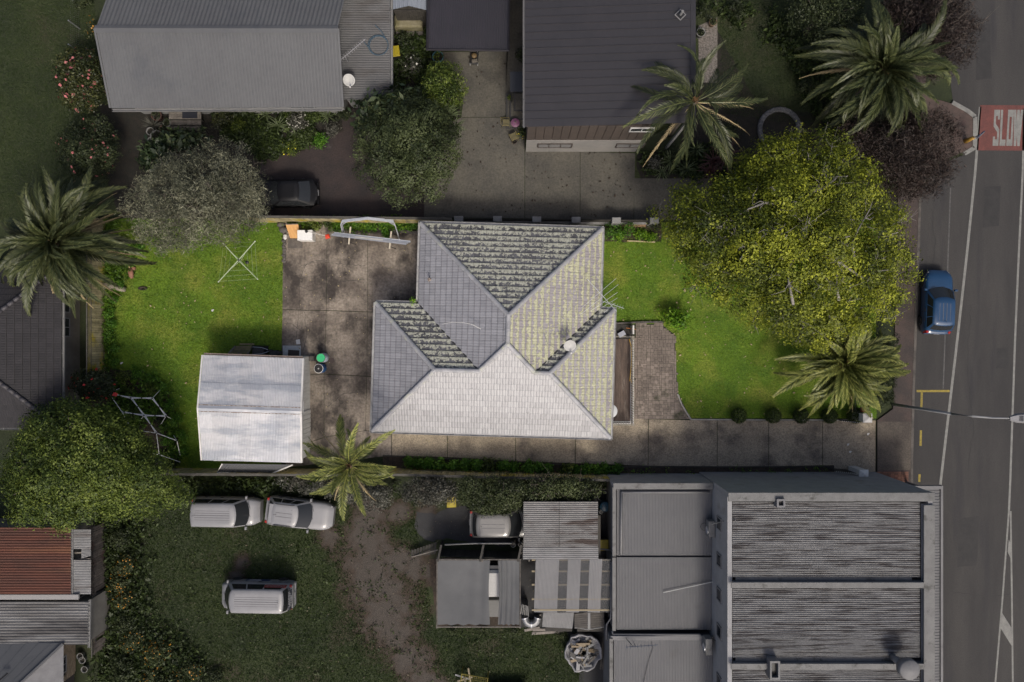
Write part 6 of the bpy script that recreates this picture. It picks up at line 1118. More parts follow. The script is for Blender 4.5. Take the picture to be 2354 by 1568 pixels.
for k, (x, y) in enumerate(((810, 546), (902, 556))):
    t = thing('trestle', ['pale topped sawhorse under the left end of the steel channels', 'pale topped sawhorse under the right end of the steel channels'][k], 'trestle', P(x, y), R(84), 'sawhorses in the rear yard'); MB().box((0, 0, .78), (1.1, .09, .05)).build('top_rail', flat('trestle_wood', (0.5, 0.45, 0.35)), t)
    for sx in (-.4, .4):
        for sy in (-1, 1): MB().tube([(sx, 0, .76), (sx*1.1, sy*.28, 0)], .022, 4).build('leg', BLACK, t)
def drum(px, py, lab, side, lid, knob, h=.9, r=.29):
    t = thing('drum', lab, 'drum', P(px, py)); MB().lathe([(r*.92, 0), (r, .05), (r, h*.32), (r*1.03, h*.34), (r, h*.36), (r, h*.64), (r*1.03, h*.66), (r, h*.68), (r, h-.03), (r*.96, h)], (0, 0, 0), 24).build('body', side, t, True); MB().lathe([(r*1.0, h-.02), (r*1.02, h+.015), (r*.9, h+.02)], (0, 0, 0), 24, False).build('rim', WHITE if knob else KERB, t, True); MB().lathe([(r*.9, h+.004), (r*.9, h+.012)], (0, 0, 0), 24).build('lid', lid, t)
    if knob: MB().lathe([(.05, h+.01), (.05, h+.05), (.03, h+.07)], (0, 0, 0), 12).build('knob', WHITE, t)
drum(746, 822, 'white drum with a green paint filled lid beside the garage', M('drum_pale', (0.45, 0.5, 0.55), (0.35, 0.4, 0.46), 4), flat('lid_green', (0.03, 0.42, 0.16), fine=.2), False)
drum(741, 846, 'blue drum with black lid and white knob beside the garage', flat('drum_blue', (0.02, 0.09, 0.24), .4), BLACK, True)
one('manhole_cover', MB().lathe([(.2, .032), (.2, .042), (.17, .044)], P(762, 829).xy.to_3d(), 20), flat('cover_brown', (0.05, 0.035, 0.03)), 'round dark cover in the concrete beside the drums', 'cover')
one('splash_block', MB().bbox((P(716, 824, .3).x, P(716, 824, .3).y, 0), (.35, .35, .3), .04), KERB, 'pale concrete block at the garage corner below the drums', 'block')
t = thing('metal_sheet', 'paint flecked white sheet with a dark square lying at the garage', 'sheet', P(671, 808)); MB().bbox((0, 0, .035), (1.15, .75, .03), .005).build('board', M('flecked_white', (0.42, 0.43, 0.42), (0.32, 0.34, 0.34), 5, c3=(0.08, 0.1, 0.12), scale3=7, lo3=.66, hi3=.7, fine=.2), t); MB().box((.12, -.16, .069), (.72, .5, .006), -.06).build('dark_patch', flat('dark_patch', (0.03, 0.02, 0.016)), t)
one('paper', MB().box(P(685, 786, .035)+Vector((0, 0, .004)), (.25, .3, .006), .15), WHITE, 'loose white paper lying on the rear concrete', 'paper')
t = thing('pallet', 'mossy wooden pallet propped behind the garage', 'pallet', P(563, 806)); kp2 = t.location.copy(); MP = M('pallet_wood', (0.16, 0.14, 0.065), (0.11, 0.095, 0.05), 3, fine=.3, rnd=.15)
for k in range(6): a, b = P(543-k*2.6, 797+k*2.8, .62-.02*k), P(578-k*1.6, 797+k*2.8, .62-.02*k); MB(kp2).box((a+b)/2, ((b-a).length, .1, .025)).build('slat', MP, t)
for x0, x1 in ((540, 526), (560, 548), (578, 570)): a, b = P(x0, 796, .56), P(x1, 813, .44); d = b-a; MB(kp2).box((a+b)/2, (d.length, .09, .1), math.atan2(d.y, d.x)).build('bearer', GREYWOOD, t); MB(kp2).box((b.x, b.y-.05, .22), (.1, .1, .44)).build('leg_block', GREYWOOD, t)
a, b = P(545, 792, .7), P(579, 791, .7); one('loose_board', MB().box((a+b)/2-Vector((0, 0, .4)), ((b-a).length, .12, .03)), MP, 'loose mossy board lying above the pallet', 'board')
t = thing('wheelbarrow', 'upturned black wheelbarrow behind the garage', 'wheelbarrow', P(600, 806)); MB().loft([[(-.55, -.35, .1), (.5, -.3, .1), (.5, .3, .1), (-.55, .35, .1)], [(-.4, -.22, .42), (.3, -.2, .42), (.3, .2, .42), (-.4, .22, .42)]], True).add([(-.4, -.22, .42), (.3, -.2, .42), (.3, .2, .42), (-.4, .22, .42)], [(0, 1, 2, 3)]).build('tray', BLACK, t)
MB().tube([(-1.0, -.25, .3), (-.5, -.25, .48), (.2, -.2, .5), (.75, 0, .35)], .02, 5).build('handle', STEEL, t); MB().tube([(-.5, .25, .48), (.2, .2, .5), (.75, 0, .35)], .02, 5).build('handle', STEEL, t); MB().lathe([(.1, -.05), (.19, -.05), (.19, .05), (.1, .05)], (0, 0, 0), 16).xf(Matrix.Translation((.7, .0, .3)) @ Matrix.Rotation(R(80), 4, 'X')).build('wheel', flat('tyre_black', (0.012, 0.012, 0.012)), t, True)
for k, (x, y, s, lab) in enumerate(((629, 812, .5, 'larger black crate by the garage gutter'), (640, 811, .3, 'smaller black crate next to the white sheet'))): c = P(x, y, .3); one('crate', MB().bbox((c.x, c.y, 0), (s, s*.7, .4), .03, .1), BLACK, lab, 'crate', 'black crates behind the garage')
c = P(551, 0); a, b = P(232, 660, .2), P(288, 664, .2); mb = MB(); mb.tube([P(238, 655, .2), P(262, 658, .22), P(280, 664, .2), P(289, 667, .15)], [.24, .22, .2, .12], 9); one('fallen_log', mb, M('log_grey', (0.25, 0.22, 0.17), (0.13, 0.115, 0.09), 5, stretch=(.4, 2, 1), bump=.02), 'split grey log lying at the lawn edge under the palm', 'log', smooth=True)
t = thing('chimenea', 'small terracotta garden ornament beside the palm fronds', 'ornament', P(305, 627)); TC = M('terracotta', (0.28, 0.13, 0.08), (0.2, 0.1, 0.065), 4, fine=.2); mb = MB(); mb.tube([(.03, -.36, .12), (.02, -.25, .2), (0, 0, .24), (-.04, .2, .2), (-.05, .28, .14)], [.07, .14, .17, .13, .05], 10); mb.build('body', TC, t, True); MB().tube([(-.05, .25, .2), (-.1, .42, .3)], [.06, .05], 8).build('neck', flat('terracotta_pale', (0.4, 0.27, 0.15)), t, True); MB().lathe([(.11, 0), (.13, .2), (.1, .22)], (.12, .26, 0), 10).build('pot', TC, t, True)
one('turf_hole', MB().lathe([(.2, .02), (.26, .06), (.2, .09), (.05, .02)], (0, 0, 0), 12).xf(Matrix.Translation(P(329, 663)) @ Matrix.Diagonal((1.2, .5, 1, 1))), SOIL, 'small dark earth mound in the back lawn', 'mound')
# pole frame in the corner bed
t = thing('netting_frame', 'angular white pipe frame of joined triangles in the overgrown corner bed', 'frame', P(330, 960)); kn = t.location.copy(); PVC = flat('pvc_white', (0.68, 0.68, 0.66), .5); JT = BLACK
def Z1(zx, zy): return (zx*0.2502, 784+zy*0.2502)
J = {'a': (1000, 478, 1.5), 'b': (1205, 522, 1.45), 'c': (1400, 525, 1.5), 'd': (1475, 445, .2), 'e': (1325, 683, 1.55), 'f': (1525, 688, 1.5), 'g': (1580, 716, .2), 'h': (1437, 845, 1.4), 'i': (1625, 915, 1.0), 'j': (1462, 1043, .9), 'k': (1655, 1112, .4), 'l': (1378, 1032, .7), 'm': (1098, 436, .3), 'n': (1120, 650, 1.3), 'o': (1472, 775, .1), 'p': (1595, 868, .3), 'q': (1290, 722, .2), 'r': (1190, 775, .8), 's': (1655, 1050, .2), 't': (1300, 825, .9)}
Q = {k: P(*Z1(v[0], v[1]), v[2]) for k, v in J.items()}
for e in ('ab', 'bc', 'cd', 'be', 'cf', 'ef', 'fg', 'eh', 'hi', 'hj', 'jk', 'jl', 'am', 'ne', 'an', 'nr', 'fo', 'ip', 'eq', 'is', 'th'):
    p, q = Q[e[0]], Q[e[1]]; off = Vector((-(q-p).y, (q-p).x, 0)).normalized()*.05; m = (p+q)/2; cross = e in ('ab', 'bc', 'be', 'cf', 'ef', 'eh', 'ne')
    MB(kn).tube([p+off*.8, q-off*.8] if cross else [p, q], .022, 6).build('pole', PVC, t)
    if cross: MB(kn).tube([p-off*.8, q+off*.8], .022, 6).build('pole', PVC, t); MB(kn).lathe([(.04, -.03), (.04, .03)], m, 6).build('clip', JT, t)
for k in 'abcefhij': MB(kn).lathe([(.045, -.05), (.045, .05)], Q[k], 6).build('joint', JT, t)
# roof fittings of the tiled house
def dish(px, py, z, r, lab, az, group=None):
    c = P(px, py, z); t = thing('satellite_dish', lab, 'satellite dish', (c.x, c.y, z-.45), az, group); mb = MB(); mb.lathe([(.02, -.02), (r*.5, .0), (r*.85, .05), (r, .09), (r*.99, .10), (r*.83, .065), (r*.5, .018), (.02, .0)], (0, 0, 0), 24, False); mb.xf(Matrix.Translation((0, 0, .45)) @ Matrix.Rotation(R(28), 4, 'Y')); mb.build('reflector', flat('dish_white', (0.36, 0.36, 0.345), .5) if 'dish_white' not in bpy.data.materials else bpy.data.materials['dish_white'], t, True); MB().tube([(-.05, 0, .42), (-.12, 0, .15), (-.12, 0, -.15)], .025, 6).build('mast', STEEL, t); MB().tube([(.05, 0, .36), (r*1.25, 0, .42), (r*1.35, 0, .52)], .018, 5).build('feed_arm', STEEL, t); MB().lathe([(.035, -.04), (.045, .05)], (r*1.35, 0, .55), 8).build('receiver', WHITE, t)
dish(1309, 793, 4.6, .36, 'white satellite dish on the tiled roof near the valley', R(-80)); dish(802, 184, 3.0, .36, 'white satellite dish on the flat annex roof', R(-78))
t = thing('tv_antenna', 'large spindly aluminium antenna over the east gutter of the tiled house', 'antenna', P(1386, 695, 3.2)); ka = t.location.copy(); AL = flat('aluminium', (0.62, 0.63, 0.65), .35, .5); ka2 = MB(ka); c = P(1386, 695, 4.3)
MB(ka).tube([(ka.x, ka.y, 2.9), (c.x, c.y, 4.45)], .025, 6).build('mast', AL, t); MB(ka).tube([P(1350, 642, 4.4), P(1417, 716, 4.35)], .018, 5).build('boom', AL, t); MB(ka).tube([P(1384, 692, 4.35), P(1434, 709, 4.3)], .016, 5).build('boom', AL, t)
for f, a, b in ((0, (1336, 708), (1416, 640)), (1, (1335, 722), (1421, 654)), (2, (1356, 716), (1419, 672)), (3, (1378, 710), (1419, 685)), (4, (1388, 719), (1412, 697))): MB(ka).tube([P(*a, 4.38), P(*b, 4.38)], .011, 4).build('element', AL, t)
mb = MB(ka)
for k in range(7): x = 1394+k*6; y = 695.5+k*2; mb.tube([P(x+2, y-5, 4.33), P(x-2, y+5, 4.33)], .007, 3)
mb.build('short_elements', AL, t)
mb = MB(); mb.tube([P(1015, 745, 4.25), P(1040, 741, 4.5), P(1066, 742, 4.7), P(1086, 746, 4.75)], .012, 4); mb.tube([P(1083, 745, 4.78), P(1105, 756, 4.9)], .022, 4); one('roof_cable', mb, WHITE, 'thin white cable lying over the western roof slope', 'cable')
mb = MB(); mb.tube([P(1250, 765, 4.6), P(1258, 790, 4.7), P(1275, 800, 4.2)], .012, 4); one('roof_cable', mb, flat('cable_grey', (.2, .2, .2)), 'grey cable dropping beside the satellite dish', 'cable')
# ---------------------------------------------------------------- front gate
def pillar(px, py, lab): 
    t = thing('gate_pillar', lab, 'pillar', P(px, py)); MB().bbox((0, 0, 0), (.5, .5, 1.45), .01).build('shaft', WHITE, t); MB().lathe([(.40, 1.45), (.40, 1.52), (.03, 1.68)], (0, 0, 0), 4).xf(Matrix.Rotation(R(45), 4, 'Z')).build('cap', WHITE, t); return t
pillar(1966, 955, 'white gate pillar beside the front palm'); pillar(1958, 1080, 'white gate pillar against the white building')
def irongate(a, b, lab):
    a, b = P(*a), P(*b); d = b-a; L = d.length; t = thing('iron_gate', lab, 'gate', (a+b)/2, math.atan2(d.y, d.x)); mb = MB(); [mb.box((-L/2+L*k/int(L/.12), 0, .72), (.018, .018, 1.3)) for k in range(int(L/.12)+1)]; mb.build('bars', BLACK, t)
    for z in (.12, .8, 1.3): MB().box((0, 0, z), (L, .03, .04)).build('rail', BLACK, t)
    mb = MB(); [mb.lathe([(.012, 1.37), (.03, 1.4), (.005, 1.46)], (-L/2+L*k/int(L/.12), 0, 0), 6) for k in range(int(L/.12)+1)]; mb.build('finials', WHITE, t)
irongate((1899, 1075), (1944, 1079), 'black iron gate with white finials folded against the white building'); irongate((1912, 962), (1950, 966), 'black iron gate leaf folded below the round box shrubs')
t = thing('letterbox', 'small red letterbox stand by the front pillar', 'letterbox', P(1970, 938)); MB().bbox((0, 0, .75), (.38, .3, .3), .03).build('box', flat('letterbox_red', (0.35, 0.05, 0.045)), t); MB().box((0, 0, .38), (.08, .08, .75)).build('post', BLACK, t)
t = thing('plant_stand', 'black wire plant stand between the palm and the front pillar', 'stand', P(1948, 925)); mb = MB()
for x in (-.35, 0, .35): mb.tube([(x, -.45, 0), (x, -.45, 1.0), (x, .45, 1.0), (x, .45, 0)], .015, 4)
for y in (-.45, 0, .45): mb.tube([(-.35, y, 1.0), (.35, y, 1.0)], .015, 4)
mb.build('frame', BLACK, t)
# ---------------------------------------------------------------- street things
t = thing('street_lamp', 'tall grey street lamp leaning its curved arm over the road', 'street lamp', P(2050, 929)); kl2 = t.location.copy(); LG = flat('lamp_grey', (0.2, 0.205, 0.21), .6, .0); b0 = P(2050, 929, 0)
pth = [b0, b0+Vector((0.02, 0, 3)), b0+Vector((.05, 0, 6)), b0+Vector((.35, 0, 7.3)), b0+Vector((1.1, -.02, 7.9)), b0+Vector((1.9, -.03, 8.0))]
for a, b in ((0, 3), (2, 6)): pass
MB(kl2).tube([pth[0], pth[1], pth[2]], [.1, .085, .07], 10).build('pole', LG, t, True); MB(kl2).tube(pth[2:], [.07, .055, .045, .04], 8).build('arm', LG, t, True); e = pth[-1]; LH = flat('lamp_head_grey', (0.21, 0.21, 0.215), .4)
mb = MB(kl2); mb.loft([[(e.x-.05, e.y+y, e.z+z) for y, z in ((-.1, -.06), (.1, -.06), (.08, .06), (-.08, .06))], [(e.x+.35, e.y+y, e.z+z) for y, z in ((-.24, -.08), (.24, -.08), (.18, .1), (-.18, .1))], [(e.x+.85, e.y+y, e.z+z) for y, z in ((-.27, -.08), (.27, -.08), (.2, .08), (-.2, .08))]], True).add([(e.x+.85, e.y+y, e.z+z) for y, z in ((-.27, -.08), (.27, -.08), (.2, .08), (-.2, .08))], [(0, 1, 2, 3)]); mb.build('lamp_head', LH, t); mb = MB(kl2); [mb.box((e.x+.5, e.y-.12+k*.06, e.z+.105), (.22, .025, .03)) for k in range(5)]; mb.build('cooling_fins', BLACK, t); MB(kl2).box((e.x+.5, e.y, e.z-.09), (.5, .36, .02)).build('lens', GLASS, t)
t = thing('keep_left_sign', 'dark round sign on a yellow striped post at the white kerb', 'sign', P(2216, 326)); MB().tube([(0, 0, .1), (0, 0, 1.6)], .035, 8).build('post', LG, t); MB().lathe([(.16, .1), (.13, .5), (.10, .9)], (0, 0, 0), 12).build('bollard', flat('bollard_yellow', (0.28, 0.16, 0.02)), t, True)
mb = MB(); mb.lathe([(.3, -.02), (.3, .02)], (0, 0, 0), 20); mb.xf(Matrix.Translation((.08, .02, 1.45)) @ Matrix.Rotation(R(38), 4, 'Z') @ Matrix.Rotation(R(74), 4, 'X')); mb.build('disc', flat('sign_blue', (0.02, 0.03, 0.07), .4), t); MB().box((0, 0, 0), (.5, .045, .1)).xf(Matrix.Translation((.08, .02, 1.45)) @ Matrix.Rotation(R(38), 4, 'Z') @ Matrix.Rotation(R(74), 4, 'X') @ Matrix.Rotation(R(60), 4, 'Z')).build('arrow', WHITE_DIM, t)
# ---------------------------------------------------------------- bins, pots, small things of the neighbours
YB = flat('bin_yellow', (0.30, 0.24, 0.012), .5); 
def bin_(px, py, lab, rz=0): t = thing('wheelie_bin', lab, 'bin', P(px, py), rz, 'wheelie bins with yellow lids'); MB().loft([[(x*.2, y*.24, 0) for x, y in ((-1, -1), (1, -1), (1, 1), (-1, 1))], [(x*.27, y*.32, .92) for x, y in ((-1, -1), (1, -1), (1, 1), (-1, 1))]], True).build('body', BLACK, t); MB().bbox((0, .0, .925), (.58, .68, .07), .03).build('lid', YB, t); MB().bbox((0, -.04, .997), (.34, .4, .015), .006).build('lid_panel', YB, t); MB().tube([(-.22, .37, .9), (.22, .37, .9)], .02, 6).build('handle', BLACK, t); mb = MB(); [mb.box((x, .2, .1), (.05, .2, .2)) for x in (-.24, .24)]; mb.build('wheels', BLACK, t)
bin_(913, 132, 'wheelie bin with yellow lid by the annex wall at the top', R(8)); bin_(1040, 1146, 'wheelie bin with yellow lid half under the dark southern trees', R(2)); bin_(1383, 1243, 'wheelie bin with yellow lid in the gap beside the white wing', 0)
def pot(px, py, z, r, h, mat, lab, plant=None, group='plant pots', n=120): c = P(px, py, h*.7); t = thing('plant_pot', lab, 'pot', (c.x, c.y, z), 0, group); MB().lathe([(r*.75, 0), (r, h), (r*1.08, h), (r*1.08, h+.04), (r*.92, h+.04), (r*.88, h-.06)], (0, 0, 0), 18, False).build('pot', mat, t, True); MB().lathe([(r*.88, h-.07), (r*.88, h-.05)], (0, 0, 0), 14).build('soil', DARKSOIL, t); plant and _pp(t, plant, r, h, n); return t
def _pp(t, leaf, r, h, n): rg = np.random.default_rng(int(r*1000+h*77)); p, d, tn = crown_pts([(0, 0, h+.05, r*.9, r*.9, .18)], n, rg, 6, .05, 0); link('foliage', np_mesh('foliage', leaves(p, d, .1, .5, rg), 4, tn), LF[leaf], t)
TCD = M('terracotta_dull', (0.12, 0.055, 0.04), (0.085, 0.042, 0.034), 3, fine=.15); PG = flat('pot_pale', (0.2, 0.2, 0.19))
for a in ((362, 267, .31, .45, TCD, 'terracotta pot nearest the deck steps, with low green plant', 'dark'), (378, 299, .27, .35, TCD, 'terracotta pot with sparse plant below the white basin', 'dark'), (347, 303, .24, .3, PG, 'pale pot overhung by a tufted blue grey plant', None), (362, 315, .38, .35, PG, 'wide pale rimmed pot with shaded green plant', 'dark'), (347, 323, .17, .22, PG, 'smallest pale pot at the lawn edge below the steps', None), (386, 284, .24, .4, PG, 'white basin pot beside the slanted steps', 'dark'), (1609, 77, .27, .5, WHITE_DIM, 'white round pot by the charcoal roof on the pebbles', 'dark'), (1637, 53, .24, .4, flat('pot_tan', (0.15, 0.10, 0.06)), 'tan pot with pale flower balls at the lawn', 'dark'), (1182, 326, .16, .3, flat('pot_brown', (0.05, 0.035, 0.03)), 'small brown pot at the corner of the dark house', None), (1172, 227, .12, .25, TCD, 'little pot with a round plant on the porch step', 'mid'), (186, 1507, .2, .3, PG, 'white bucket, uppermost beside the brick cottage', None), (191, 1516, .2, .3, PG, 'white bucket, second of three beside the brick cottage', None), (196, 1537, .2, .3, PG, 'white bucket, lowest of three beside the brick cottage', None), (1007, 133, .34, .5, flat('tub_teal', (0.04, 0.12, 0.14)), 'teal tub with a plant under the charcoal shed roof', 'mid')): pot(a[0], a[1], 0, a[2], a[3], a[4], a[5], a[6])
c = P(1390, 1165, .9); t = thing('drum', 'dark blue drum in the gap beside the low white wing', 'drum', (c.x, c.y, 0)); MB().lathe([(.3, 0), (.31, .4), (.31, .9), (.29, .92)], (0, 0, 0), 22).build('body', flat('drum_navy', (0.012, 0.05, 0.085), .4), t, True); MB().lathe([(.03, .92), (.03, .95)], (-.15, .1, 0), 8).build('bung', WHITE_DIM, t)
one('small_bucket', MB().lathe([(.15, 0), (.15, .3), (.14, .31)], P(1381, 1177, .3).xy.to_3d(), 16), PG, 'small pale bucket next to the dark blue drum', 'bucket')
mb = MB(); c = P(1385, 1140, .5); [mb.tube([(c.x+.33*math.cos(k*.35), c.y+.33*math.sin(k*.35), .5+.0*k) for k in range(19)], .02, 5)]; one('hoop', mb, PG, 'thin pale hoop in the dark gap behind the paling fence', 'hoop')
mb = MB(); cx, cy = 869, 104
for k in range(2): mb.tube([P(cx+k*1.5+(23-k*1.5)*math.cos(a*.25), cy+k+(23-k)*math.sin(a*.25), 2.42+.02*k) for a in range(26)], .022, 5)
mb.tube([P(890, 96, 2.42), P(876, 72, 2.44), P(862, 58, 2.45)], .022, 5); mb.tube([P(846, 108, 2.44), P(836, 97, 2.45)], .022, 5); one('hose_coil', mb, flat('hose_blue', (0.045, 0.085, 0.12), .5), 'blue hose coil lying on the flat annex roof', 'hose')
yagi('tv_antenna', 'dark comb antenna standing at the edge of the grey ribbed roof', 792, 130, 3.3, 2.3, R(40), 14, .16, 2.5, flat('antenna_grey', (0.22, 0.22, 0.23)))
t = thing('lawn_mower', 'old lawn mower with tan engine parked below the charcoal shed roof', 'mower', P(1090, 136), R(-3)); MB().bbox((0, 0, .12), (.5, .8, .14), .04).build('deck', BLACK, t); MB().lathe([(.17, .26), (.17, .42), (.1, .47)], (.0, .08, 0), 14).build('engine', flat('engine_tan', (0.12, 0.08, 0.035)), t, True); MB().bbox((.05, -.24, .26), (.36, .2, .12), .02, .2).build('motor_box', flat('motor_grey', (0.10, 0.09, 0.075)), t)
for x in (-.24, .24):
    for y in (-.36, .36): MB().lathe([(.11, -.035), (.11, .035)], (0, 0, 0), 12).xf(Matrix.Translation((x, y, .11)) @ Matrix.Rotation(R(90), 4, 'Y')).build('wheel', WHITE_DIM if y < 0 else BLACK, t)
MB().tube([(-.2, .35, .2), (-.2, .62, .8), (.2, .62, .8), (.2, .35, .2)], .016, 5).build('handle', STEEL, t); a = P(1088, 118, .9)
t = thing('ironing_board', 'grey oval board propped above the lawn mower', 'board', P(1090, 122)); MB().lathe([(.2, .7), (.2, .73)], (0, 0, 0), 18).xf(Matrix.Diagonal((3.0, 1, 1, 1))).build('board', flat('board_grey', (0.11, 0.10, 0.095)), t); mb = MB(); mb.tube([(-.3, 0, .7), (.25, 0, 0)], .015, 4); mb.tube([(.3, 0, .7), (-.25, 0, 0)], .015, 4); mb.build('legs', STEEL, t)
t = thing('round_table', 'round pink garden table between two yellow chairs', 'table', P(1184, 290)); MB().lathe([(.27, .66), (.28, .67), (.28, .69), (.27, .7)], (0, 0, 0), 26).build('table_top', flat('table_pink', (0.16, 0.065, 0.12), .5), t, True); MB().lathe([(.05, .705), (.05, .75), (.03, .77)], (0, .04, 0), 10).build('candle_holder', flat('holder', (0.10, 0.09, 0.07)), t)
for k in range(3): a = k*2.1; MB().tube([(.05*math.cos(a), .05*math.sin(a), .66), (.22*math.cos(a), .22*math.sin(a), 0)], .014, 5).build('leg', flat('leg_pink', (0.12, 0.06, 0.09)), t)
YC = flat('chair_yellow', (0.16, 0.13, 0.045))
for px, py, rz, lab in ((1163, 287, R(90), 'yellow wire chair on the left of the pink table'), (1180, 318, R(205), 'yellow wire chair below the pink table')):
    t = thing('garden_chair', lab, 'chair', P(px, py), rz, 'yellow garden chairs'); MB().bbox((0, 0, .42), (.42, .42, .02), .006).build('seat', flat('seat_mesh', (0.11, 0.095, 0.045)), t); MB().tube([(-.21, .22, .44), (-.22, .32, .8), (.22, .32, .8), (.21, .22, .44)], .014, 5).build('backrest', YC, t)
    for sx in (-1, 1): MB().tube([(sx*.24, .28, .64), (sx*.24, -.2, .64), (sx*.22, -.24, 0)], .012, 5).build('arm', YC, t); MB().tube([(sx*.2, .2, .42), (sx*.22, .3, 0)], .012, 5).build('leg', YC, t)
t = thing('stone_ring', 'ring of pale mottled stones on the dark lawn by the yellow tree', 'stone ring', P(1790, 298)); RS = M('ring_stone', (0.13, 0.13, 0.13), (0.06, 0.06, 0.062), 9, fine=.4, rnd=.2); s_ = MB().bbox((0, 0, 0), (.42, .3, .2), .06).mesh('stone')
for k in range(22): a = 2*math.pi*k/22; put('stone', s_, t, (1.25*math.cos(a), 1.25*math.sin(a), 0), a+math.pi/2, RS)
cg = thing('mesh_cage', 'yellow wire mesh cage full of timber at the bottom edge', 'cage', P(1094, 1580)); kc2 = cg.location.copy(); q = [P(1061, 1549, 1.0), P(1121, 1559, 1.0), P(1110, 1625, 1.0), P(1052, 1612, 1.0)]; YF = flat('cage_yellow', (0.20, 0.165, 0.03)); MB(kc2).tube(q+[q[0]], .035, 4).build('frame', YF, cg)
for p in q: MB(kc2).tube([(p.x, p.y, 0), p], .035, 4).build('post', YF, cg)
mb = MB(kc2)
for k in range(1, 14): mb.tube([q[0].lerp(q[1], k/14), q[3].lerp(q[2], k/14)], .006, 3); mb.tube([q[0].lerp(q[3], k/14), q[1].lerp(q[2], k/14)], .006, 3)
mb.build('mesh', YF, cg)
for k in range(10): p = q[0].lerp(q[2], .15+.07*k); MB(kc2).box((p.x+random.uniform(-.3, .3), p.y+random.uniform(-.3, .3), .5+.03*k), (1.0, .1, .05), random.uniform(0, 3)).build('offcut', random.choice([GREYWOOD, RAF, WHITE_DIM]), cg)
t = thing('black_trailer', 'black trailer tray with grey rails at the bottom edge', 'trailer', P(1165, 1590)); MB().bbox((0, 0, .45), (2.6, 1.6, .12), .02).build('tray', BLACK, t); mb = MB(); mb.tube([(-.3, -.8, .9), (-.3, .72, .9), (.75, .72, .9), (.75, -.8, .9)], .035, 5); mb.build('rail', STEEL, t); mb = MB(); [mb.box((x, y, .22), (.15, .5, .44)) for x in (-.9, .9) for y in (-.5, .5)]; mb.build('wheels', BLACK, t)
LIT = M('litter_white', (0.5, 0.5, 0.48)); rg = random.Random(11)
for k, (x, y, lab) in enumerate(((1948, 1022, 'larger scrap of white litter on the drive near the gate'), (1953, 1039, 'smaller scrap of white litter on the drive near the gate'), (1994, 998, 'scrap of white litter near the front pillar'), (279, 835, 'white scrap on the back lawn near the corner bed'), (488, 714, 'white scrap in the middle of the back lawn'))): q = P(x, y, .035); mb = MB(); mb.box((q.x, q.y, .05), (.12, .09, .03), rg.random()*3, .2); mb.box((q.x+.06, q.y+.04, .045), (.06, .08, .02), rg.random()*3); one('litter', mb, LIT, lab, 'litter', 'scraps of white litter')
# ---------------------------------------------------------------- vehicles
TYRE = flat('tyre', (0.012, 0.012, 0.012), .8); RIM = flat('wheel_rim', (0.25, 0.25, 0.26), .4, .5); AUTOGLASS = flat('vehicle_glass', (0.02, 0.022, 0.024), .15, fine=0, spec=.4); TRIM = flat('black_trim', (0.012, 0.012, 0.013), .5)
RIBM = flat('rib_shading', (0.10, 0.10, 0.105)); TAIL = flat('tail_lamp_red', (0.30, 0.015, 0.012), .25); HEADL = flat('head_lamp', (0.30, 0.30, 0.31), .2)  # RIBM: shading along the roof ribs, put into a grey colour
def paint(name, c, coat=.6, rough=.4): return M(name, c, tuple(x*.9 for x in c), 1.2, rough=rough, fine=.05, coat=coat)
def ring(z, xf, xr, hw, bf, br, n=7):
    ys = [-1+2*k/(n-1) for k in range(n)]
    return [Vector((xf-bf*abs(y)**2.4, y*hw, z)) for y in ys]+[Vector((xr+br*abs(y)**2.4, -y*hw, z)) for y in ys]
def gpatch(a0, a1, b0, b1, i=.05, j0=.07, j1=.93, n=6, off=.012, bow=None):
    """glass patch between two edge polylines a (low) and b (high)"""
    rows = []; A, B = a0, b0
    for t in (j0, (j0+j1)/2, j1):
        rows.append([A[k].lerp(B[k], t) for k in range(len(A))])
    nrm = (rows[0][-1]-rows[0][0]).cross(rows[2][0]-rows[0][0]).normalized(); return rows, nrm
def glass(parent, lo, hi, name, t0=.08, t1=.92, s0=.04, s1=.96, n=6, out=None):
    def at(pl, s): f = s*(len(pl)-1); k = min(int(f), len(pl)-2); return pl[k].lerp(pl[k+1], f-k)
    rows = [[at(lo, s0+(s1-s0)*k/n).lerp(at(hi, s0+(s1-s0)*k/n), t) for k in range(n+1)] for t in (t0, t1)]
    o = Vector(out).normalized()*.014; return MB().loft([[p+o for p in r] for r in rows]).build(name, AUTOGLASS, parent, True)
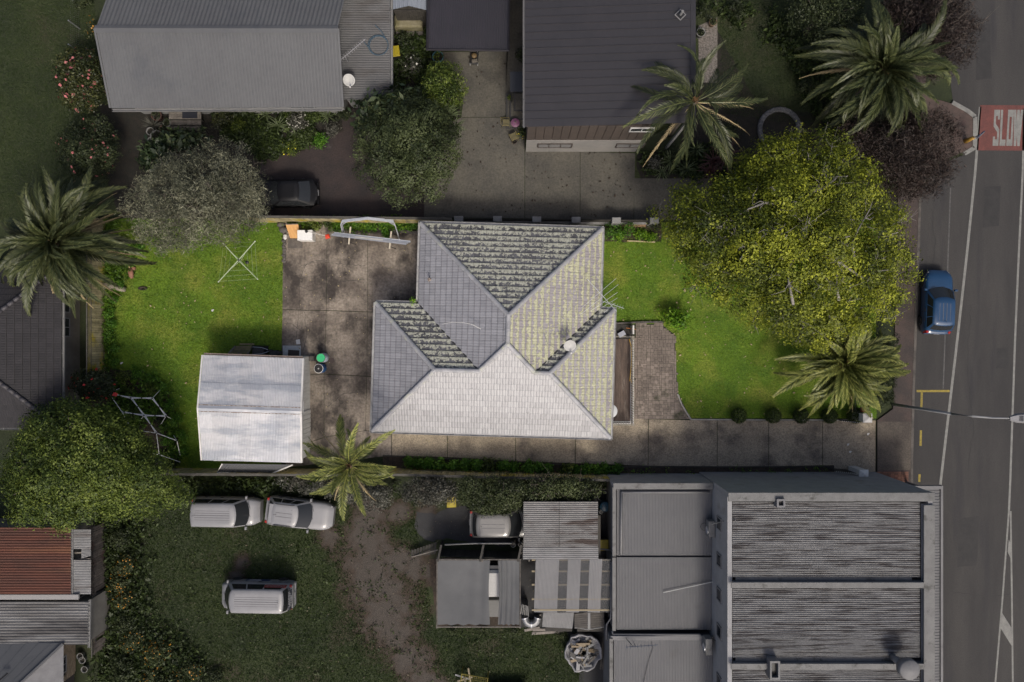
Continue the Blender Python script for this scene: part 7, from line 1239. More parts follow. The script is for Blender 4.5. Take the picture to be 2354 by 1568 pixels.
def vehicle(name, label, cat, c, head, L, W, H, pm, hood, ws, rear, hl, belt, hood_z, roof_in=.13, tuck=.08, nose=.30, tail=.16, ribs=0, rails=False, side_split=(.34, .68), group=None, wheel=.31, rear_top=None, mirrors=True, panel=False, lampw=.3, roundlamp=False, spoiler=False):
    """x forward; hood = length of bonnet, ws = windscreen run, rear = run of the tailgate glass"""
    t = thing(name, label, cat, (c.x, c.y, 0), head, group); hw = W/2; xf, xr = L/2, -L/2
    st = []
    N = 18
    for k in range(N+1):
        x = xr+L*k/N; u = (x-xr)/L; wf = 1.0
        df = (xf-x); dr = (x-xr)
        if df < .75: wf = 1-nose*(1-df/.75)**2.2
        if dr < .5: wf = min(wf, 1-tail*(1-dr/.5)**2.2)
        zt = belt
        if df < hood: zt = hood_z+(belt-hood_z)*max(0, min(1, (df-.0)/hood))**.8-(.22*(1-df/.45)**2 if df < .45 else 0)
        if dr < .3: zt = belt-.10*(1-dr/.3)**2
        w_ = hw*wf
        half = [(0, zt+.02), (.5*w_, zt+.015), (.82*w_, zt), (.95*w_, zt-.06), (w_, zt-.2), (w_, .55), (.985*w_, .34), (.9*w_, .2)]
        st.append([Vector((x, y, z)) for y, z in half[::-1]]+[Vector((x, -y, z)) for y, z in half[1:]])
    mb = MB(); mb.loft(st); nn = len(st[0]); mb.add(st[0], [tuple(range(nn))]); mb.add(st[-1], [tuple(range(nn))[::-1]]); body = mb.build('body', pm, t, True)
    xwb = xf-hood; xwt = xwb-ws; xrb = xr+.10; xrt = xr+.10+rear; wb = hw*.955; wt = hw-roof_in
    lo = ring(belt-.01, xwb, xrb, wb, .26, .10); hi = ring(H-.07, xwt, xrt, wt, .16, .10); top = ring(H-.012, xwt-.10, xrt+.08, wt-.07, .16, .10); top2 = ring(H, xwt-.35, xrt+.25, wt*.6, .1, .05)
    mb = MB(); mb.loft([lo, hi, top, top2], True); mb.add(top2, [tuple(range(len(top2)))]); cab = mb.build('cabin', pm, t, True)
    n = 7; glass(t, lo[:n], hi[:n], 'windscreen', .05, .97, .04, .96, 8, (1, 0, .8)); glass(t, lo[n:], hi[n:], 'rear_window', .30, .95, .06, .94, 8, (-1, 0, .4))
    for sg, a, b in ((1, n-1, n), (-1, 0, 2*n-1)):
        l2, h2 = [lo[a], lo[b]], [hi[a], hi[b]]; cuts = [.03, *side_split, .97]
        for q in range(len(cuts)-1):
            if panel and q > 0: continue
            glass(t, l2, h2, 'side_window', .12, .9, cuts[q]+.012, cuts[q+1]-.012, 2, (0, sg, .3))
    for k in range(ribs):
        y = (-.78+1.56*(k+.5)/ribs)*(wt-.1); x0, x1 = xrt+.3, xwt-.35; MB().bbox(((x0+x1)/2, y, H-.012-.02*(abs(y)/wt)), (x1-x0, .035, .022), .008).build('roof_rib', RIBM, t)
    if rails:
        for sg in (-1, 1): MB().tube([(xrt+.2, sg*(wt-.05), H-.03), (xrt+.35, sg*(wt-.06), H+.035), (xwt-.45, sg*(wt-.06), H+.035), (xwt-.25, sg*(wt-.05), H-.03)], .022, 6).build('roof_rail', TRIM, t)
    for sx in (xf-.82, xr+.80):
        for sg in (-1, 1):
            w0 = MB().lathe([(wheel*.62, -.1), (wheel, -.09), (wheel, .09), (wheel*.62, .1)], (0, 0, 0), 20).xf(Matrix.Translation((sx, sg*(hw-.085), wheel)) @ Matrix.Rotation(R(90), 4, 'X')).build('wheel', TYRE, t, True)
            MB().lathe([(.05, -.085), (wheel*.6, -.09), (wheel*.62, -.1), (wheel*.62, .1), (wheel*.6, .09), (.05, .085)], (0, 0, 0), 12).xf(Matrix.Translation((sx, sg*(hw-.082), wheel)) @ Matrix.Rotation(R(90), 4, 'X')).build('rim', RIM, w0)
    for sg in (-1, 1):
        if roundlamp:
            MB().lathe([(.02, .03), (.09, .02), (.11, -.03)], (0, 0, 0), 14).xf(Matrix.Translation((xr+.26, sg*hw*.62, belt+.02)) @ Matrix.Rotation(R(-25), 4, 'Y')).build('tail_lamp', TAIL, t, True)
            MB().lathe([(.02, .03), (.1, .02), (.12, -.03)], (0, 0, 0), 14).xf(Matrix.Translation((xf-.32, sg*hw*.66, hood_z-.03)) @ Matrix.Rotation(R(35), 4, 'Y')).build('headlight', HEADL, t, True)
        else:
            MB().bbox((xr+.11, sg*hw*.80, belt-.42), (.16, .16, .40), .03, sg*.3).build('tail_lamp', TAIL, t); MB().bbox((xf-.28, sg*hw*.74, hood_z-.25), (lampw, .2, .17), .05, -sg*.5).build('headlight', HEADL, t)
        if mirrors: MB().bbox((xwb-.22, sg*(hw+.09), belt-.02), (.12, .2, .15), .03).build('mirror', pm, t)
    MB().box((xwb-.02-.28*hw, 0, belt+.028), (.03, W*.8, .012)).build('scuttle', TRIM, t); mb = MB(); [mb.box((x, sg*(hw+.004), .72), (.018, .012, .62)) for x in (xwb-.35, (xwb+xr)/2-.1) for sg in (-1, 1)]; mb.build('door_seams', TRIM, t); mb = MB(); [mb.box((x-.12, sg*(hw+.012), .86), (.16, .03, .035)) for x in ((xwb+xr)/2+.12, xr+.95) for sg in (-1, 1)]; mb.build('door_handles', TRIM, t)
    MB().bbox((xf-.10, 0, .32), (.16, W*.72, .16), .03).build('front_bumper_grille', TRIM, t); MB().bbox((xr+.03, 0, .32), (.12, W*.8, .2), .03).build('rear_bumper', pm if not panel else TRIM, t); MB().box((xr-.035, 0, .62), (.02, .36, .12)).build('number_plate', HEADL, t)
    for y in (-.28, .22): MB().tube([(xwb+.03, y, belt+.0), (xwb-.12*ws-.05, y+.5, belt+.09)], .012, 4).build('wiper', TRIM, t)
    if spoiler: MB().bbox((xrt-.02, 0, H-.075), (.26, wt*1.7, .04), .015).build('spoiler', pm, t)
    MB().tube([(xrt+.35, 0, H), (xrt+.2, 0, H+.18)], .01, 4).build('aerial', TRIM, t)
    return t
def text(parent, s, h, mat, m, name='lettering', wid=None):
    cu = bpy.data.curves.new('lettering', 'FONT'); cu.body = s; cu.size = h*1.4; cu.align_x = 'CENTER'; cu.align_y = 'CENTER'; cu.resolution_u = 2; tmp = bpy.data.objects.new('tmp', cu); COL.objects.link(tmp)
    me = bpy.data.meshes.new_from_object(tmp.evaluated_get(bpy.context.evaluated_depsgraph_get())); bpy.data.objects.remove(tmp); bpy.data.curves.remove(cu)
    xs = [v.co.x for v in me.vertices]
    if wid: me.transform(Matrix.Diagonal((wid/(max(xs)-min(xs)), 1, 1, 1)))
    me.materials.clear(); me.name = name; o = link(name, me, mat, parent); o.matrix_local = m; return o
BLUE = paint('blue_paint', (0.008, 0.042, 0.105), .4); VW = paint('van_white', (0.22, 0.22, 0.225), .4); SILV = paint('silver_paint', (0.15, 0.147, 0.14), .5); BLK_P = M('black_paint', (0.006, 0.006, 0.007), rough=.5, fine=0, spec=.25)  # VW is white lowered in colour for the dimming outside the plot
vehicle('blue_car', 'blue hatchback parked by the kerb under the yellow tree', 'car', P(2166, 693, 1.2), R(88), 4.0, 1.72, 1.5, BLUE, 1.05, .72, .38, 1, .92, .80, .2, ribs=4, rails=False, wheel=.3)
vehicle('black_car', 'black rounded car with round red tail lamps half under the grey tree', 'car', P(652, 442, 1.0), R(181), 4.05, 1.72, 1.45, BLK_P, 1.05, .7, .9, 1, .85, .74, .24, nose=.5, tail=.5, roundlamp=True, side_split=(.5,), wheel=.31)
vehicle('white_suv', 'white estate car with black roof rails parked nose towards the palm', 'car', P(684, 1184, 1.2), R(-7), 4.2, 1.78, 1.62, VW, 1.2, .8, .45, 1, .98, .88, .18, ribs=4, rails=True, wheel=.33, spoiler=True)
vehicle('silver_car', 'pale silver car with red tail lamps half under the dark shrubs', 'car', P(1160, 1206, 1.2), R(0), 4.4, 1.78, 1.62, SILV, 1.1, .75, .35, 1, .98, .86, .18, ribs=4, wheel=.32)
def van(c, head, label, L=4.6, hood=.52): return vehicle('van', label, 'van', c, head, L, 1.72, 1.98, VW, hood, .58, .20, 1, 1.12, .98, .14, nose=.22, tail=.1, ribs=7, wheel=.31, side_split=(.3, .62), group='white vans parked on the grass')
v1 = van(P(507, 1183, 1.7), R(-1), 'plain white van parked beside the white estate car', 4.2)
v2 = van(P(580, 1380, 1.7), R(179), 'white van with dark and red sign writing parked alone on the grass', 4.5, .30)
TXW = flat('sign_text_white', (0.42, 0.42, 0.42)); TXD = flat('sign_text_dark', (0.02, 0.022, 0.03)); RP = flat('sign_red', (0.22, 0.025, 0.02)); NB = flat('sign_navy', (0.015, 0.03, 0.085))
lean = math.atan2(.86-.72, .8)
def side(x, z, off=.0):                      # right-hand flank of the van: text runs towards the nose, slightly laid back above the belt
    if z > 1.12: f = (z-1.12)/(1.98-.07-1.12); y = -(.86*.955+(.72-.86*.955)*f)-.022; return Matrix.Translation((x, y-off, z)) @ Matrix.Rotation(R(90)-lean, 4, 'X')
    return Matrix.Translation((x, -.872-off, z)) @ Matrix.Rotation(R(90), 4, 'X')
MB().box((0, 0, 0), (1.35, .34, .012)).build('red_panel', RP, v2).matrix_local = side(-1.32, 1.45)
text(v2, '24 HRS FLOOD CALL OUT', .10, TXW, side(-1.32, 1.52, .012), wid=1.2); text(v2, 'TES TARGET PROGRAM', .08, TXW, side(-1.32, 1.36, .012), wid=1.15)
text(v2, 'NZ CLEANING SERVICES', .10, TXD, side(-1.0, 1.02, .004), wid=1.9); text(v2, '0800 692 533', .12, TXD, side(-1.5, .86, .004), wid=1.2)
MB().box((0, 0, 0), (1.5, .3, .01)).build('navy_panel', NB, v2).matrix_local = side(.05, .60); 
for k in range(3): MB().box((0, 0, 0), (.9-.12*k, .035, .012)).build('sign_line', TXW, v2).matrix_local = side(.25, .68-.07*k, .004)
MB().box((0, 0, 0), (1.25, .42, .012)).build('rear_sign', TXD, v2).matrix_local = Matrix.Translation((-2.24, 0, 1.50)) @ Matrix.Rotation(R(-90), 4, 'Z') @ Matrix.Rotation(R(72), 4, 'X')
for k, s in enumerate(('NZ CLEANING', 'SERVICES', 'CORP')): text(v2, s, .11, TXW, Matrix.Translation((-2.252+.036*(1-k), 0, 1.50+.125*(1-k))) @ Matrix.Rotation(R(-90), 4, 'Z') @ Matrix.Rotation(R(72), 4, 'X'), wid=(1.1, .85, .5)[k])
# ---------------------------------------------------------------- trees and plants, where they grow
ytree = tree('yellow_tree', 'huge spreading tree with yellow green leaves and bare grey limbs at the front lawn', [(1502, 470), (1515, 525), (1560, 610), (1600, 665), (1690, 710), (1740, 755), (1830, 800), (1900, 800), (1990, 785), (2055, 760), (2085, 700), (2125, 660), (2105, 590), (2120, 520), (2065, 470), (2040, 400), (1990, 340), (1900, 290), (1790, 300), (1710, 330), (1690, 390), (1600, 410), (1530, 425)],
    3.2, 8.6, 'yellow', 120000, .128, .55, 80, (.6, 1.25), seed=11, bark=BARK_GREY, nlimb=34, per=26, cl=.2, flat_=.68, bare=150, r0=.42, deep=.3)
mb = MB(); cY = ytree.location; lm = MB(cY)                          # the bare grey limbs that lie over the crown
for a, b, c_, d in (((1985, 640, 7.6), (1950, 615, 8.2), (1920, 590, 8.6), (1900, 545, 8.4)), ((1950, 615, 8.2), (1925, 600, 8.5), (1885, 585, 8.4), (1860, 580, 8.1)), ((1965, 590, 8.2), (1960, 560, 8.5), (1975, 525, 8.4), (1990, 500, 8.2)), ((1850, 545, 8.5), (1820, 560, 8.7), (1795, 590, 8.6), (1770, 640, 8.2)), ((1800, 520, 8.2), (1770, 530, 8.5), (1740, 555, 8.4), (1730, 570, 8.2)), ((1700, 530, 7.6), (1660, 520, 7.8), (1630, 510, 7.6), (1600, 500, 7.2)), ((1800, 470, 8.0), (1760, 465, 8.2), (1720, 480, 8.0), (1690, 500, 7.7)), ((1825, 700, 8.0), (1815, 650, 8.5), (1812, 620, 8.5), (1830, 590, 8.4)), ((1930, 690, 7.9), (1925, 660, 8.2), (1905, 640, 8.3), (1885, 640, 8.1)), ((1930, 400, 7.6), (1900, 430, 8.0), (1870, 440, 8.0), (1850, 470, 8.0))):
    ps = [P(*a), P(*b), P(*c_), P(*d)]; lm.tube([p-Vector((0, 0, .12)) for p in ps], [.085, .065, .045, .025], 6); rg = random.Random(a[0])
    for k in range(5): q = ps[rg.randrange(1, 4)]; q = q-Vector((0, 0, .12)); e = q+Vector((rg.uniform(-.9, .9), rg.uniform(-.9, .9), rg.uniform(-.15, .2))); lm.tube([q, q.lerp(e, .5)+Vector((rg.uniform(-.2, .2), rg.uniform(-.2, .2), .08)), e], [.03, .02, .008], 4, False)
lm.build('bare_limbs', BARK_GREY, ytree, True)
tree('olive_tree', 'silvery grey olive tree leaning over the north fence', [(300, 520), (330, 565), (390, 580), (440, 578), (520, 552), (585, 535), (612, 470), (605, 430), (585, 380), (560, 320), (470, 320), (400, 350), (330, 400), (280, 470)], 2.2, 6.0, 'olive', 52000, .17, .16, 60, (.45, .95), seed=12, per=26, cl=.17, flat_=.4, nlimb=16, bare=70, deep=.35, bark=BARK)
tree('round_tree', 'dense round clipped tree in the gravel between the two drives', ring_poly(935, 340, 126, 132, 20, .05, 3), 1.6, 5.2, 'dome', 42000, .11, .6, 46, (.6, 1.2), seed=13, per=18, cl=.13, flat_=.75, nlimb=12, deep=.12)
tree('broadleaf_shrub', 'glossy broad leaved shrub on the upper left shoulder of the round tree', [(810, 260), (830, 330), (870, 300), (960, 255), (985, 240), (965, 205), (900, 205), (850, 215)], 1.4, 3.4, 'big', 1300, .42, .42, 22, (.4, .7), seed=14, per=5, cl=.22, flat_=.55, nlimb=8, cat='shrub')
tree('citrus_tree', 'glossy green tree beside the pale concrete below the charcoal shed', ring_poly(1018, 190, 48, 58, 14, .15, 5), 1.2, 3.6, 'mid', 9000, .11, .5, 22, (.35, .6), seed=15, per=9, cl=.1, nlimb=8, deep=.25)
tree('camellia_bush', 'pink flowering camellia at the corner of the grey ribbed roof, upper of two', ring_poly(183, 182, 62, 76, 16, .09, 6), .9, 2.7, 'camellia', 19000, .10, .55, 34, (.4, .7), 'pink camellias on the upper left lawn', 16, per=9, cl=.1, nlimb=8, flw=('pink', 110, .16), deep=.2, cat='shrub')
tree('camellia_bush', 'pink flowering camellia on bare dark soil, lower of two', ring_poly(200, 340, 72, 76, 16, .09, 7), .9, 2.6, 'dark', 19000, .10, .55, 34, (.4, .7), 'pink camellias on the upper left lawn', 17, per=9, cl=.1, nlimb=8, flw=('pink', 70, .15), deep=.2, cat='shrub')
tree('red_camellia', 'dark shrub with red flowers at the lattice fence end', [(160, 870), (165, 905), (210, 925), (255, 910), (262, 880), (235, 855), (190, 855)], 1.0, 2.4, 'dark', 8000, .1, .55, 18, (.35, .55), seed=18, per=8, cl=.1, nlimb=6, flw=('red', 26, .2), deep=.2, cat='shrub')
tree('spreading_tree', 'big dark green spreading tree over the lower left boundary', [(30, 1000), (60, 950), (110, 935), (150, 915), (205, 925), (270, 945), (300, 985), (345, 1015), (352, 1045), (388, 1068), (385, 1090), (430, 1105), (440, 1140), (400, 1170), (330, 1190), (250, 1190), (200, 1200), (130, 1235), (60, 1210), (10, 1180), (0, 1080)], 2.5, 6.8, 'mid', 85000, .135, .5, 80, (.55, 1.1), seed=19, per=20, cl=.19, flat_=.7, nlimb=20, deep=.25, r0=.3)
for poly, lab, lf, sd, zz, n, bare in (
    ([(918, 1115), (960, 1095), (1040, 1100), (1060, 1120), (1040, 1160), (960, 1165), (920, 1150)], 'grey green shrubs behind the yellow paling fence, left clump', 'grey', 21, 2.2, 9000, 14),
    ([(1040, 1120), (1060, 1092), (1110, 1098), (1190, 1090), (1215, 1120), (1205, 1165), (1160, 1182), (1100, 1185), (1055, 1160)], 'olive leafed shrubs over the silver car', 'dome', 22, 2.8, 14000, 14),
    ([(1205, 1105), (1260, 1100), (1330, 1100), (1382, 1112), (1385, 1140), (1340, 1150), (1250, 1155), (1205, 1150)], 'straggly shrubs with bare twigs against the rust stained roof', 'dome', 23, 2.6, 10000, 40),
    ([(640, 1095), (720, 1100), (860, 1100), (905, 1125), (890, 1170), (850, 1185), (820, 1160), (700, 1130), (640, 1130)], 'dark grey shrubs below the leaning palm', 'grey', 24, 1.8, 9000, 14)):
    tree('shrub', lab, poly, .8, zz, lf, n, .11, .5, 26, (.35, .65), 'shrubs behind the southern fence', sd, per=8, cl=.11, nlimb=6, bare=bare, deep=.3, cat='shrub')
for poly, lab, sd, zt in (([(1895, 360), (1915, 300), (1985, 265), (2080, 250), (2165, 235), (2210, 280), (2212, 360), (2190, 420), (2130, 455), (2080, 470), (2030, 420), (1990, 380)], 'reddish brown twiggy tree beside the white kerb build-out', 31, 5.0),
    ([(2010, 30), (2040, -60), (2200, -60), (2250, 30), (2262, 90), (2235, 140), (2190, 165), (2130, 180), (2050, 130)], 'reddish brown twiggy tree in the top right corner by the road', 32, 5.0)):
    tree('twiggy_tree', lab, poly, 2.0, zt, 'red', 42000, .17, .17, 46, (.5, 1.0), 'reddish twiggy street trees', sd, per=14, cl=.18, flat_=.2, nlimb=14, bare=110, deep=.6)
tree('dark_tree', 'dark leafy tree between the two palms at the top', [(1900, -60), (1980, -40), (1990, 60), (1900, 130), (1820, 60), (1810, -60)], 1.5, 4.0, 'dark', 12000, .12, .5, 24, (.5, .9), seed=33, per=9, cl=.12, nlimb=8)
tree('hedge', 'clipped dark green hedge along the footpath behind the front palm', [(2008, 770), (2066, 770), (2066, 850), (2058, 930), (2010, 938)], .9, 1.7, 'dark', 15000, .08, .5, 34, (.3, .5), seed=34, per=8, cl=.07, nlimb=5, deep=.12, cat='hedge')
# palms
PH = [(10, 1.25, .8, .45), (15, 1.0, 1.6, .75), (21, .7, 1.8, .96), (23, .35, 1.55, 1.05), (20, -.05, 1.1, .99)]
palm('palm_tree', 'massive feather palm overhanging the left boundary by the charcoal tile roof', 128, 552, 4.2, 4.9, 'palm', PH, 84, .64, .052, 41, 'feather palms with full crowns', dead=18)
palm('palm_tree', 'big dark feather palm at the top right near the road', 2030, 160, 4.4, 4.9, 'palm', PH, 84, .62, .052, 42, 'feather palms with full crowns', dead=5)
palm('palm_tree', 'bright feather palm beside the white gate pillar on the front lawn', 1940, 836, 2.9, 4.2, 'palmy', [(10, 1.2, .8, .5), (15, .95, 1.5, .8), (22, .6, 1.7, 1.0), (24, .2, 1.25, 1.05)], 84, .6, .055, 43, 'feather palms with full crowns', dead=4)
palm('queen_palm', 'slender palm with loose fronds between the garage and the southern fence', 803, 1070, 6.2, 3.15, 'palmy', [(5, 1.05, .7, .6), (8, .55, .8, .9), (10, .15, .9, 1.0), (8, -.2, .9, .95)], 30, .46, .05, 44, 'slender loose palms', dead=3, trunk_r=.13, vee=.5, fwd=.55)
palm('queen_palm', 'windblown slender palm beside the dark two storey house', 1598, 232, 6.4, 4.9, 'palm', [(4, 1.1, 1.0, .55), (7, .6, 1.1, .85), (9, .2, 1.1, 1.0), (8, -.15, 1.2, .95)], 36, .62, .05, 45, 'slender loose palms', dead=7, trunk_r=.15, vee=.2, fwd=.75, lean=.6)
# sword-leaved plants
rosette('cabbage_tree', 'spiky cabbage tree with many heads at the top edge by the twiggy tree', 2090, 20, 3.0, 1.0, 30, 'agave', .04, [(2045, 15, 3.2, 1.0), (2080, 40, 3.4, 1.0), (2110, 20, 3.6, 1.0), (2100, 65, 3.0, .95), (2060, 60, 2.8, .9), (2140, 45, 3.2, .9), (2120, -15, 3.5, 1.0), (2070, -12, 3.5, .95), (2150, 10, 3.0, .8), (2085, 85, 2.6, .8)], seed=51, cat='tree')
rosette('cabbage_tree', 'spiky cabbage tree heads on the right shoulder of the round tree', 1030, 265, 2.4, .95, 30, 'agave', .035, [(1015, 255, 2.6, 1.05), (1030, 268, 2.4, 1.0), (1046, 292, 1.8, .8)], seed=52, cat='tree')
rosette('cordyline', 'dark red spiky cordyline on the right below the windblown palm', 1668, 362, 1.0, 1.1, 34, 'cord', .035, [(1668, 358, 1.2, 1.15), (1640, 372, 1.0, 1.0), (1632, 395, .8, .9)], seed=53)
for k, (x, y, L, lab) in enumerate(((612, 265, .8, 'spiky green plant, left of three in the bed under the grey ribbed eave'), (640, 290, .8, 'spiky pale green plant, middle of three in the bed under the eave'), (755, 268, .7, 'spiky green plant, rightmost in the bed under the eave'), (680, 310, .5, 'little grey spiky tuft in the middle of the flower bed'), (1540, 372, .9, 'spiky green plant in the bed left of the red cordyline'), (1575, 390, .8, 'spiky green plant at the foot of the windblown palm'), (1520, 395, .7, 'small spiky plant by the concrete drive edge'), (1600, 345, .8, 'spiky green plant nearest the palm trunk'))): rosette('yucca', lab, x, y, .35, L, 26, 'agave', .035, None, 'spiky plants in the neighbours beds', 60+k, stem=False)
bush('fruit_bush', 'small bush with orange fruit by the wire fence at the top left', 214, 72, 15, 1.4, 'camellia', 900, .09, .55, None, 290, ry=24, flw=('orange', 14, .12))
bush('garden_shrub', 'dark plant at the top left edge of the worn lawn', 190, -4, 26, 1.0, 'dark', 900, .2, .3, None, 291)
bush('grey_tuft', 'grey green tuft on the worn lawn at the top edge', 178, 4, 0.1, .1, 'grey', 10, .05, .5, None, 292) if False else None
rosette('grass_tuft', 'blue grey grassy tuft over a pale pot by the steps', 354, 289, .5, .8, 40, 'grey', .02, None, None, 71, stem=False)
# shrubs and beds
bush('lime_shrub', 'bright lime green shrub at the edge of the front lawn', 1556, 736, 34, 1.5, 'bright', 1500, .13, .7, None, 81, ry=28, per=7, cl=.12)
for k, (x, lab) in enumerate(((1699, 'farthest from the gate'), (1778, 'second from the left'), (1842, 'in the middle of the row'), (1907, 'second from the gate'), (1967, 'next to the gate pillar'))): bush('box_shrub', 'round clipped box shrub on the lawn edging, '+lab, x, 956, 17, .95, 'green', 3800, .055, .6, 'round box shrubs along the driveway', 90+k, 'shrub', tight=True, per=6, cl=.04)
k = 0
for x, y, r, h, lf, lab in ((935, 1060, 10, .5, 'weed', 'dark leafy plant, leftmost along the southern fence'), (958, 1062, 13, .6, 'weed', 'low green shrub left of the big clump'), (985, 1064, 14, .7, 'weed', 'green shrub, second in the southern bed'), (1012, 1066, 16, .8, 'weed', 'green shrub, third in the southern bed'), (1040, 1068, 14, .7, 'weed', 'green shrub, fourth in the southern bed'), (1068, 1069, 15, .7, 'weed', 'green shrub in the middle of the leafy clump'), (1098, 1070, 16, .8, 'weed', 'green shrub near the clump end'), (1124, 1070, 19, .9, 'green', 'darkest rounded shrub ending the leafy clump'), (1160, 1070, 15, .7, 'weed', 'green shrub just right of the gap'), (1180, 1072, 13, .6, 'weed', 'green shrub paired with its right neighbour'), (1211, 1072, 17, .8, 'weed', 'fullest bright shrub opposite the wet patch'), (1238, 1072, 14, .7, 'weed', 'green shrub right of the fullest one'), (1262, 1076, 10, .6, 'weed', 'thin green shrub of the southern bed'), (1302, 1076, 13, .6, 'mid', 'yellowish shrub alone on bare soil'), (1325, 1078, 6, .4, 'weed', 'tiny green shrub on bare soil'), (1350, 1076, 15, .7, 'weed', 'green shrub, first of the right hand group'), (1372, 1079, 12, .6, 'weed', 'green shrub, second of the right hand group'), (1393, 1076, 10, .5, 'weed', 'green shrub by the end of the paling fence'), (1418, 1081, 14, .6, 'weed', 'green shrub against the white wall end')):
    bush('low_shrub', lab, x, y, r, h, lf, 420, .12, .7, 'green shrubs along the southern driveway bed', 100+k, per=6, cl=.08); k += 1
for x, y, r, h, lf, lab in ((722, 516, 20, .8, 'mid', 'grassy green weeds between the panel and the freezer'), (750, 513, 16, .9, 'green', 'dark palmate weed behind the freezer'), (775, 519, 18, .5, 'weed', 'bright weed patch left of the steel arches'), (808, 518, 20, .5, 'weed', 'bright weed patch under the left arch leg'), (845, 519, 22, .5, 'weed', 'bright weed patch in the middle under the arches'), (885, 518, 20, .5, 'weed', 'bright weed patch under the right of the arches'), (888, 540, 11, .5, 'weed', 'green weed on the concrete edge by the arches'), (925, 518, 18, .4, 'weed', 'low weed patch right of the arches'), (950, 516, 14, .4, 'weed', 'low weed patch by the house corner'), (1405, 530, 24, 1.2, 'weed', 'glossy bright shrub at the house north east corner'), (1440, 528, 22, 1.1, 'weed', 'glossy bright shrub before the brown bricks'), (1425, 545, 18, .8, 'bright', 'lower bright shrub at the bed edging'), (1470, 540, 18, .4, 'bright', 'bright green ground cover below the brown bricks'), (1495, 545, 14, .4, 'bright', 'bright green ground cover under the yellow tree edge'), (1502, 515, 16, 1.0, 'dark', 'dark shrub at the end of the brown bricks')):
    bush('weedy_plant', lab, x, y, r, h, lf, 520, .10, .6, 'leafy growth along the north fence', 130+k, per=6, cl=.07); k += 1
wp = MB(); o = bush('roof_weed', 'green weed growing in the gutter corner of the tiled house', 963, 697, 6, .35, 'bright', 90, .1, .5, None, 160); o.location.z = 2.6
WEED = [(250, 720, 14), (255, 745, 15), (252, 775, 16), (258, 805, 16), (256, 830, 15), (262, 690, 10), (270, 655, 12), (285, 560, 14), (320, 570, 14), (300, 600, 12)]
for j, (x, y, r) in enumerate(WEED): bush('fence_weed', ('green weed clump %s the lattice fence' % ['at the top of', 'high beside', 'midway along', 'low beside', 'at the foot of', 'just above', 'behind the log near', 'under the palm north of', 'between the palm and the olive tree north of', 'under the palm fronds beyond'][j]), x, y, r, .5, 'weed', 420, .09, .6, 'weeds along the lattice fence', 170+j, per=6, cl=.07)
for j, (x, y, r, h, lf, lab) in enumerate(((285, 865, 22, .6, 'mid', 'grassy growth at the top of the corner bed'), (315, 855, 20, .5, 'weed', 'green growth on the upper rim of the corner bed'), (350, 868, 20, .5, 'weed', 'green growth on the upper right rim of the corner bed'), (375, 893, 18, .5, 'weed', 'green growth right of the pipe frame top'), (340, 895, 24, .6, 'mid', 'long grass inside the upper pipe frame'), (395, 930, 17, .5, 'weed', 'green growth at the right rim by the pipe tip'), (405, 965, 17, .5, 'weed', 'green growth on the right rim halfway down'), (415, 1005, 17, .5, 'weed', 'green growth on the right rim lower down'), (420, 1040, 17, .5, 'weed', 'green growth at the bottom right of the corner bed'), (370, 960, 18, .5, 'dark', 'dark growth in the middle of the corner bed'), (385, 1010, 18, .5, 'weed', 'green growth below the pipe joints'), (310, 940, 20, .6, 'green', 'shaded growth at the left of the corner bed'), (300, 900, 18, .5, 'mid', 'grassy growth beside the red flowered shrub'), (395, 1060, 16, .5, 'green', 'dark growth by the fence corner'))): bush('bed_growth', lab, x, y, r, h, lf, 620, .10, .4, 'growth in the corner bed', 190+j, per=7, cl=.09)
# neighbours' flower bed below the grey ribbed house
for j, (x, y, r, h, lf, fl, lab) in enumerate(((515, 275, 26, 1.3, 'camellia', None, 'rounded leafy shrub right of the timber steps'), (685, 282, 22, 1.0, 'grey', ('white', 80, .07), 'white flowering shrub under the grey ribbed eave'), (545, 290, 20, .8, 'mid', None, 'green shrub between the leafy shrub and the spiky plants'), (585, 300, 24, .7, 'green', None, 'low green growth left in the flower bed'), (625, 330, 26, .6, 'green', None, 'low green growth in the lower flower bed'), (665, 335, 24, .5, 'mid', ('yellow', 16, .06), 'low growth with yellow flowers at the bed edge'), (735, 320, 20, .5, 'weed', None, 'bright big leaved plant at the right bed edge'), (755, 300, 24, .8, 'grey', None, 'grey twiggy shrub at the right end of the flower bed'), (700, 310, 18, .6, 'green', None, 'small green shrub in the flower bed centre'), (790, 258, 18, .9, 'dark', None, 'dark shrub at the annex corner'), (720, 265, 20, .6, 'green', None, 'low growth under the eave right of the white flowers'), (665, 262, 16, .5, 'mid', None, 'low growth under the eave left of the white flowers'))): bush('garden_shrub', lab, x, y, r, h, lf, 1100, .10, .5, 'shrubs of the upper flower bed', 210+j, per=7, cl=.09, flw=fl)
tree('fleshy_shrub', 'dark shrub with big fleshy paddle leaves left of the olive tree', [(322, 380), (330, 335), (370, 305), (420, 295), (475, 300), (470, 325), (400, 345), (350, 400)], .8, 1.8, 'big', 1100, .34, .5, 20, (.35, .6), seed=35, per=5, cl=.2, flat_=.4, nlimb=6, cat='shrub')
bush('bare_shrub', 'brown bare twiggy shrub with a few white flowers by the yellow bin', 945, 155, 38, 1.6, 'grey', 900, .08, .3, None, 231, flw=('white', 10, .12)); 
bush('garden_shrub', 'leafy dark shrub below the cream trough', 930, 90, 26, .7, 'dark', 700, .14, .6, None, 232)
bush('garden_shrub', 'dark shrub against the charcoal house wall by the porch', 1198, 130, 12, 1.2, 'dark', 500, .1, .5, None, 233, ry=22)
bush('garden_shrub', 'flowering shrub between the pink table and the dark house', 1196, 305, 10, .7, 'green', 300, .08, .5, None, 234, flw=('yellow', 5, .1), ry=16)
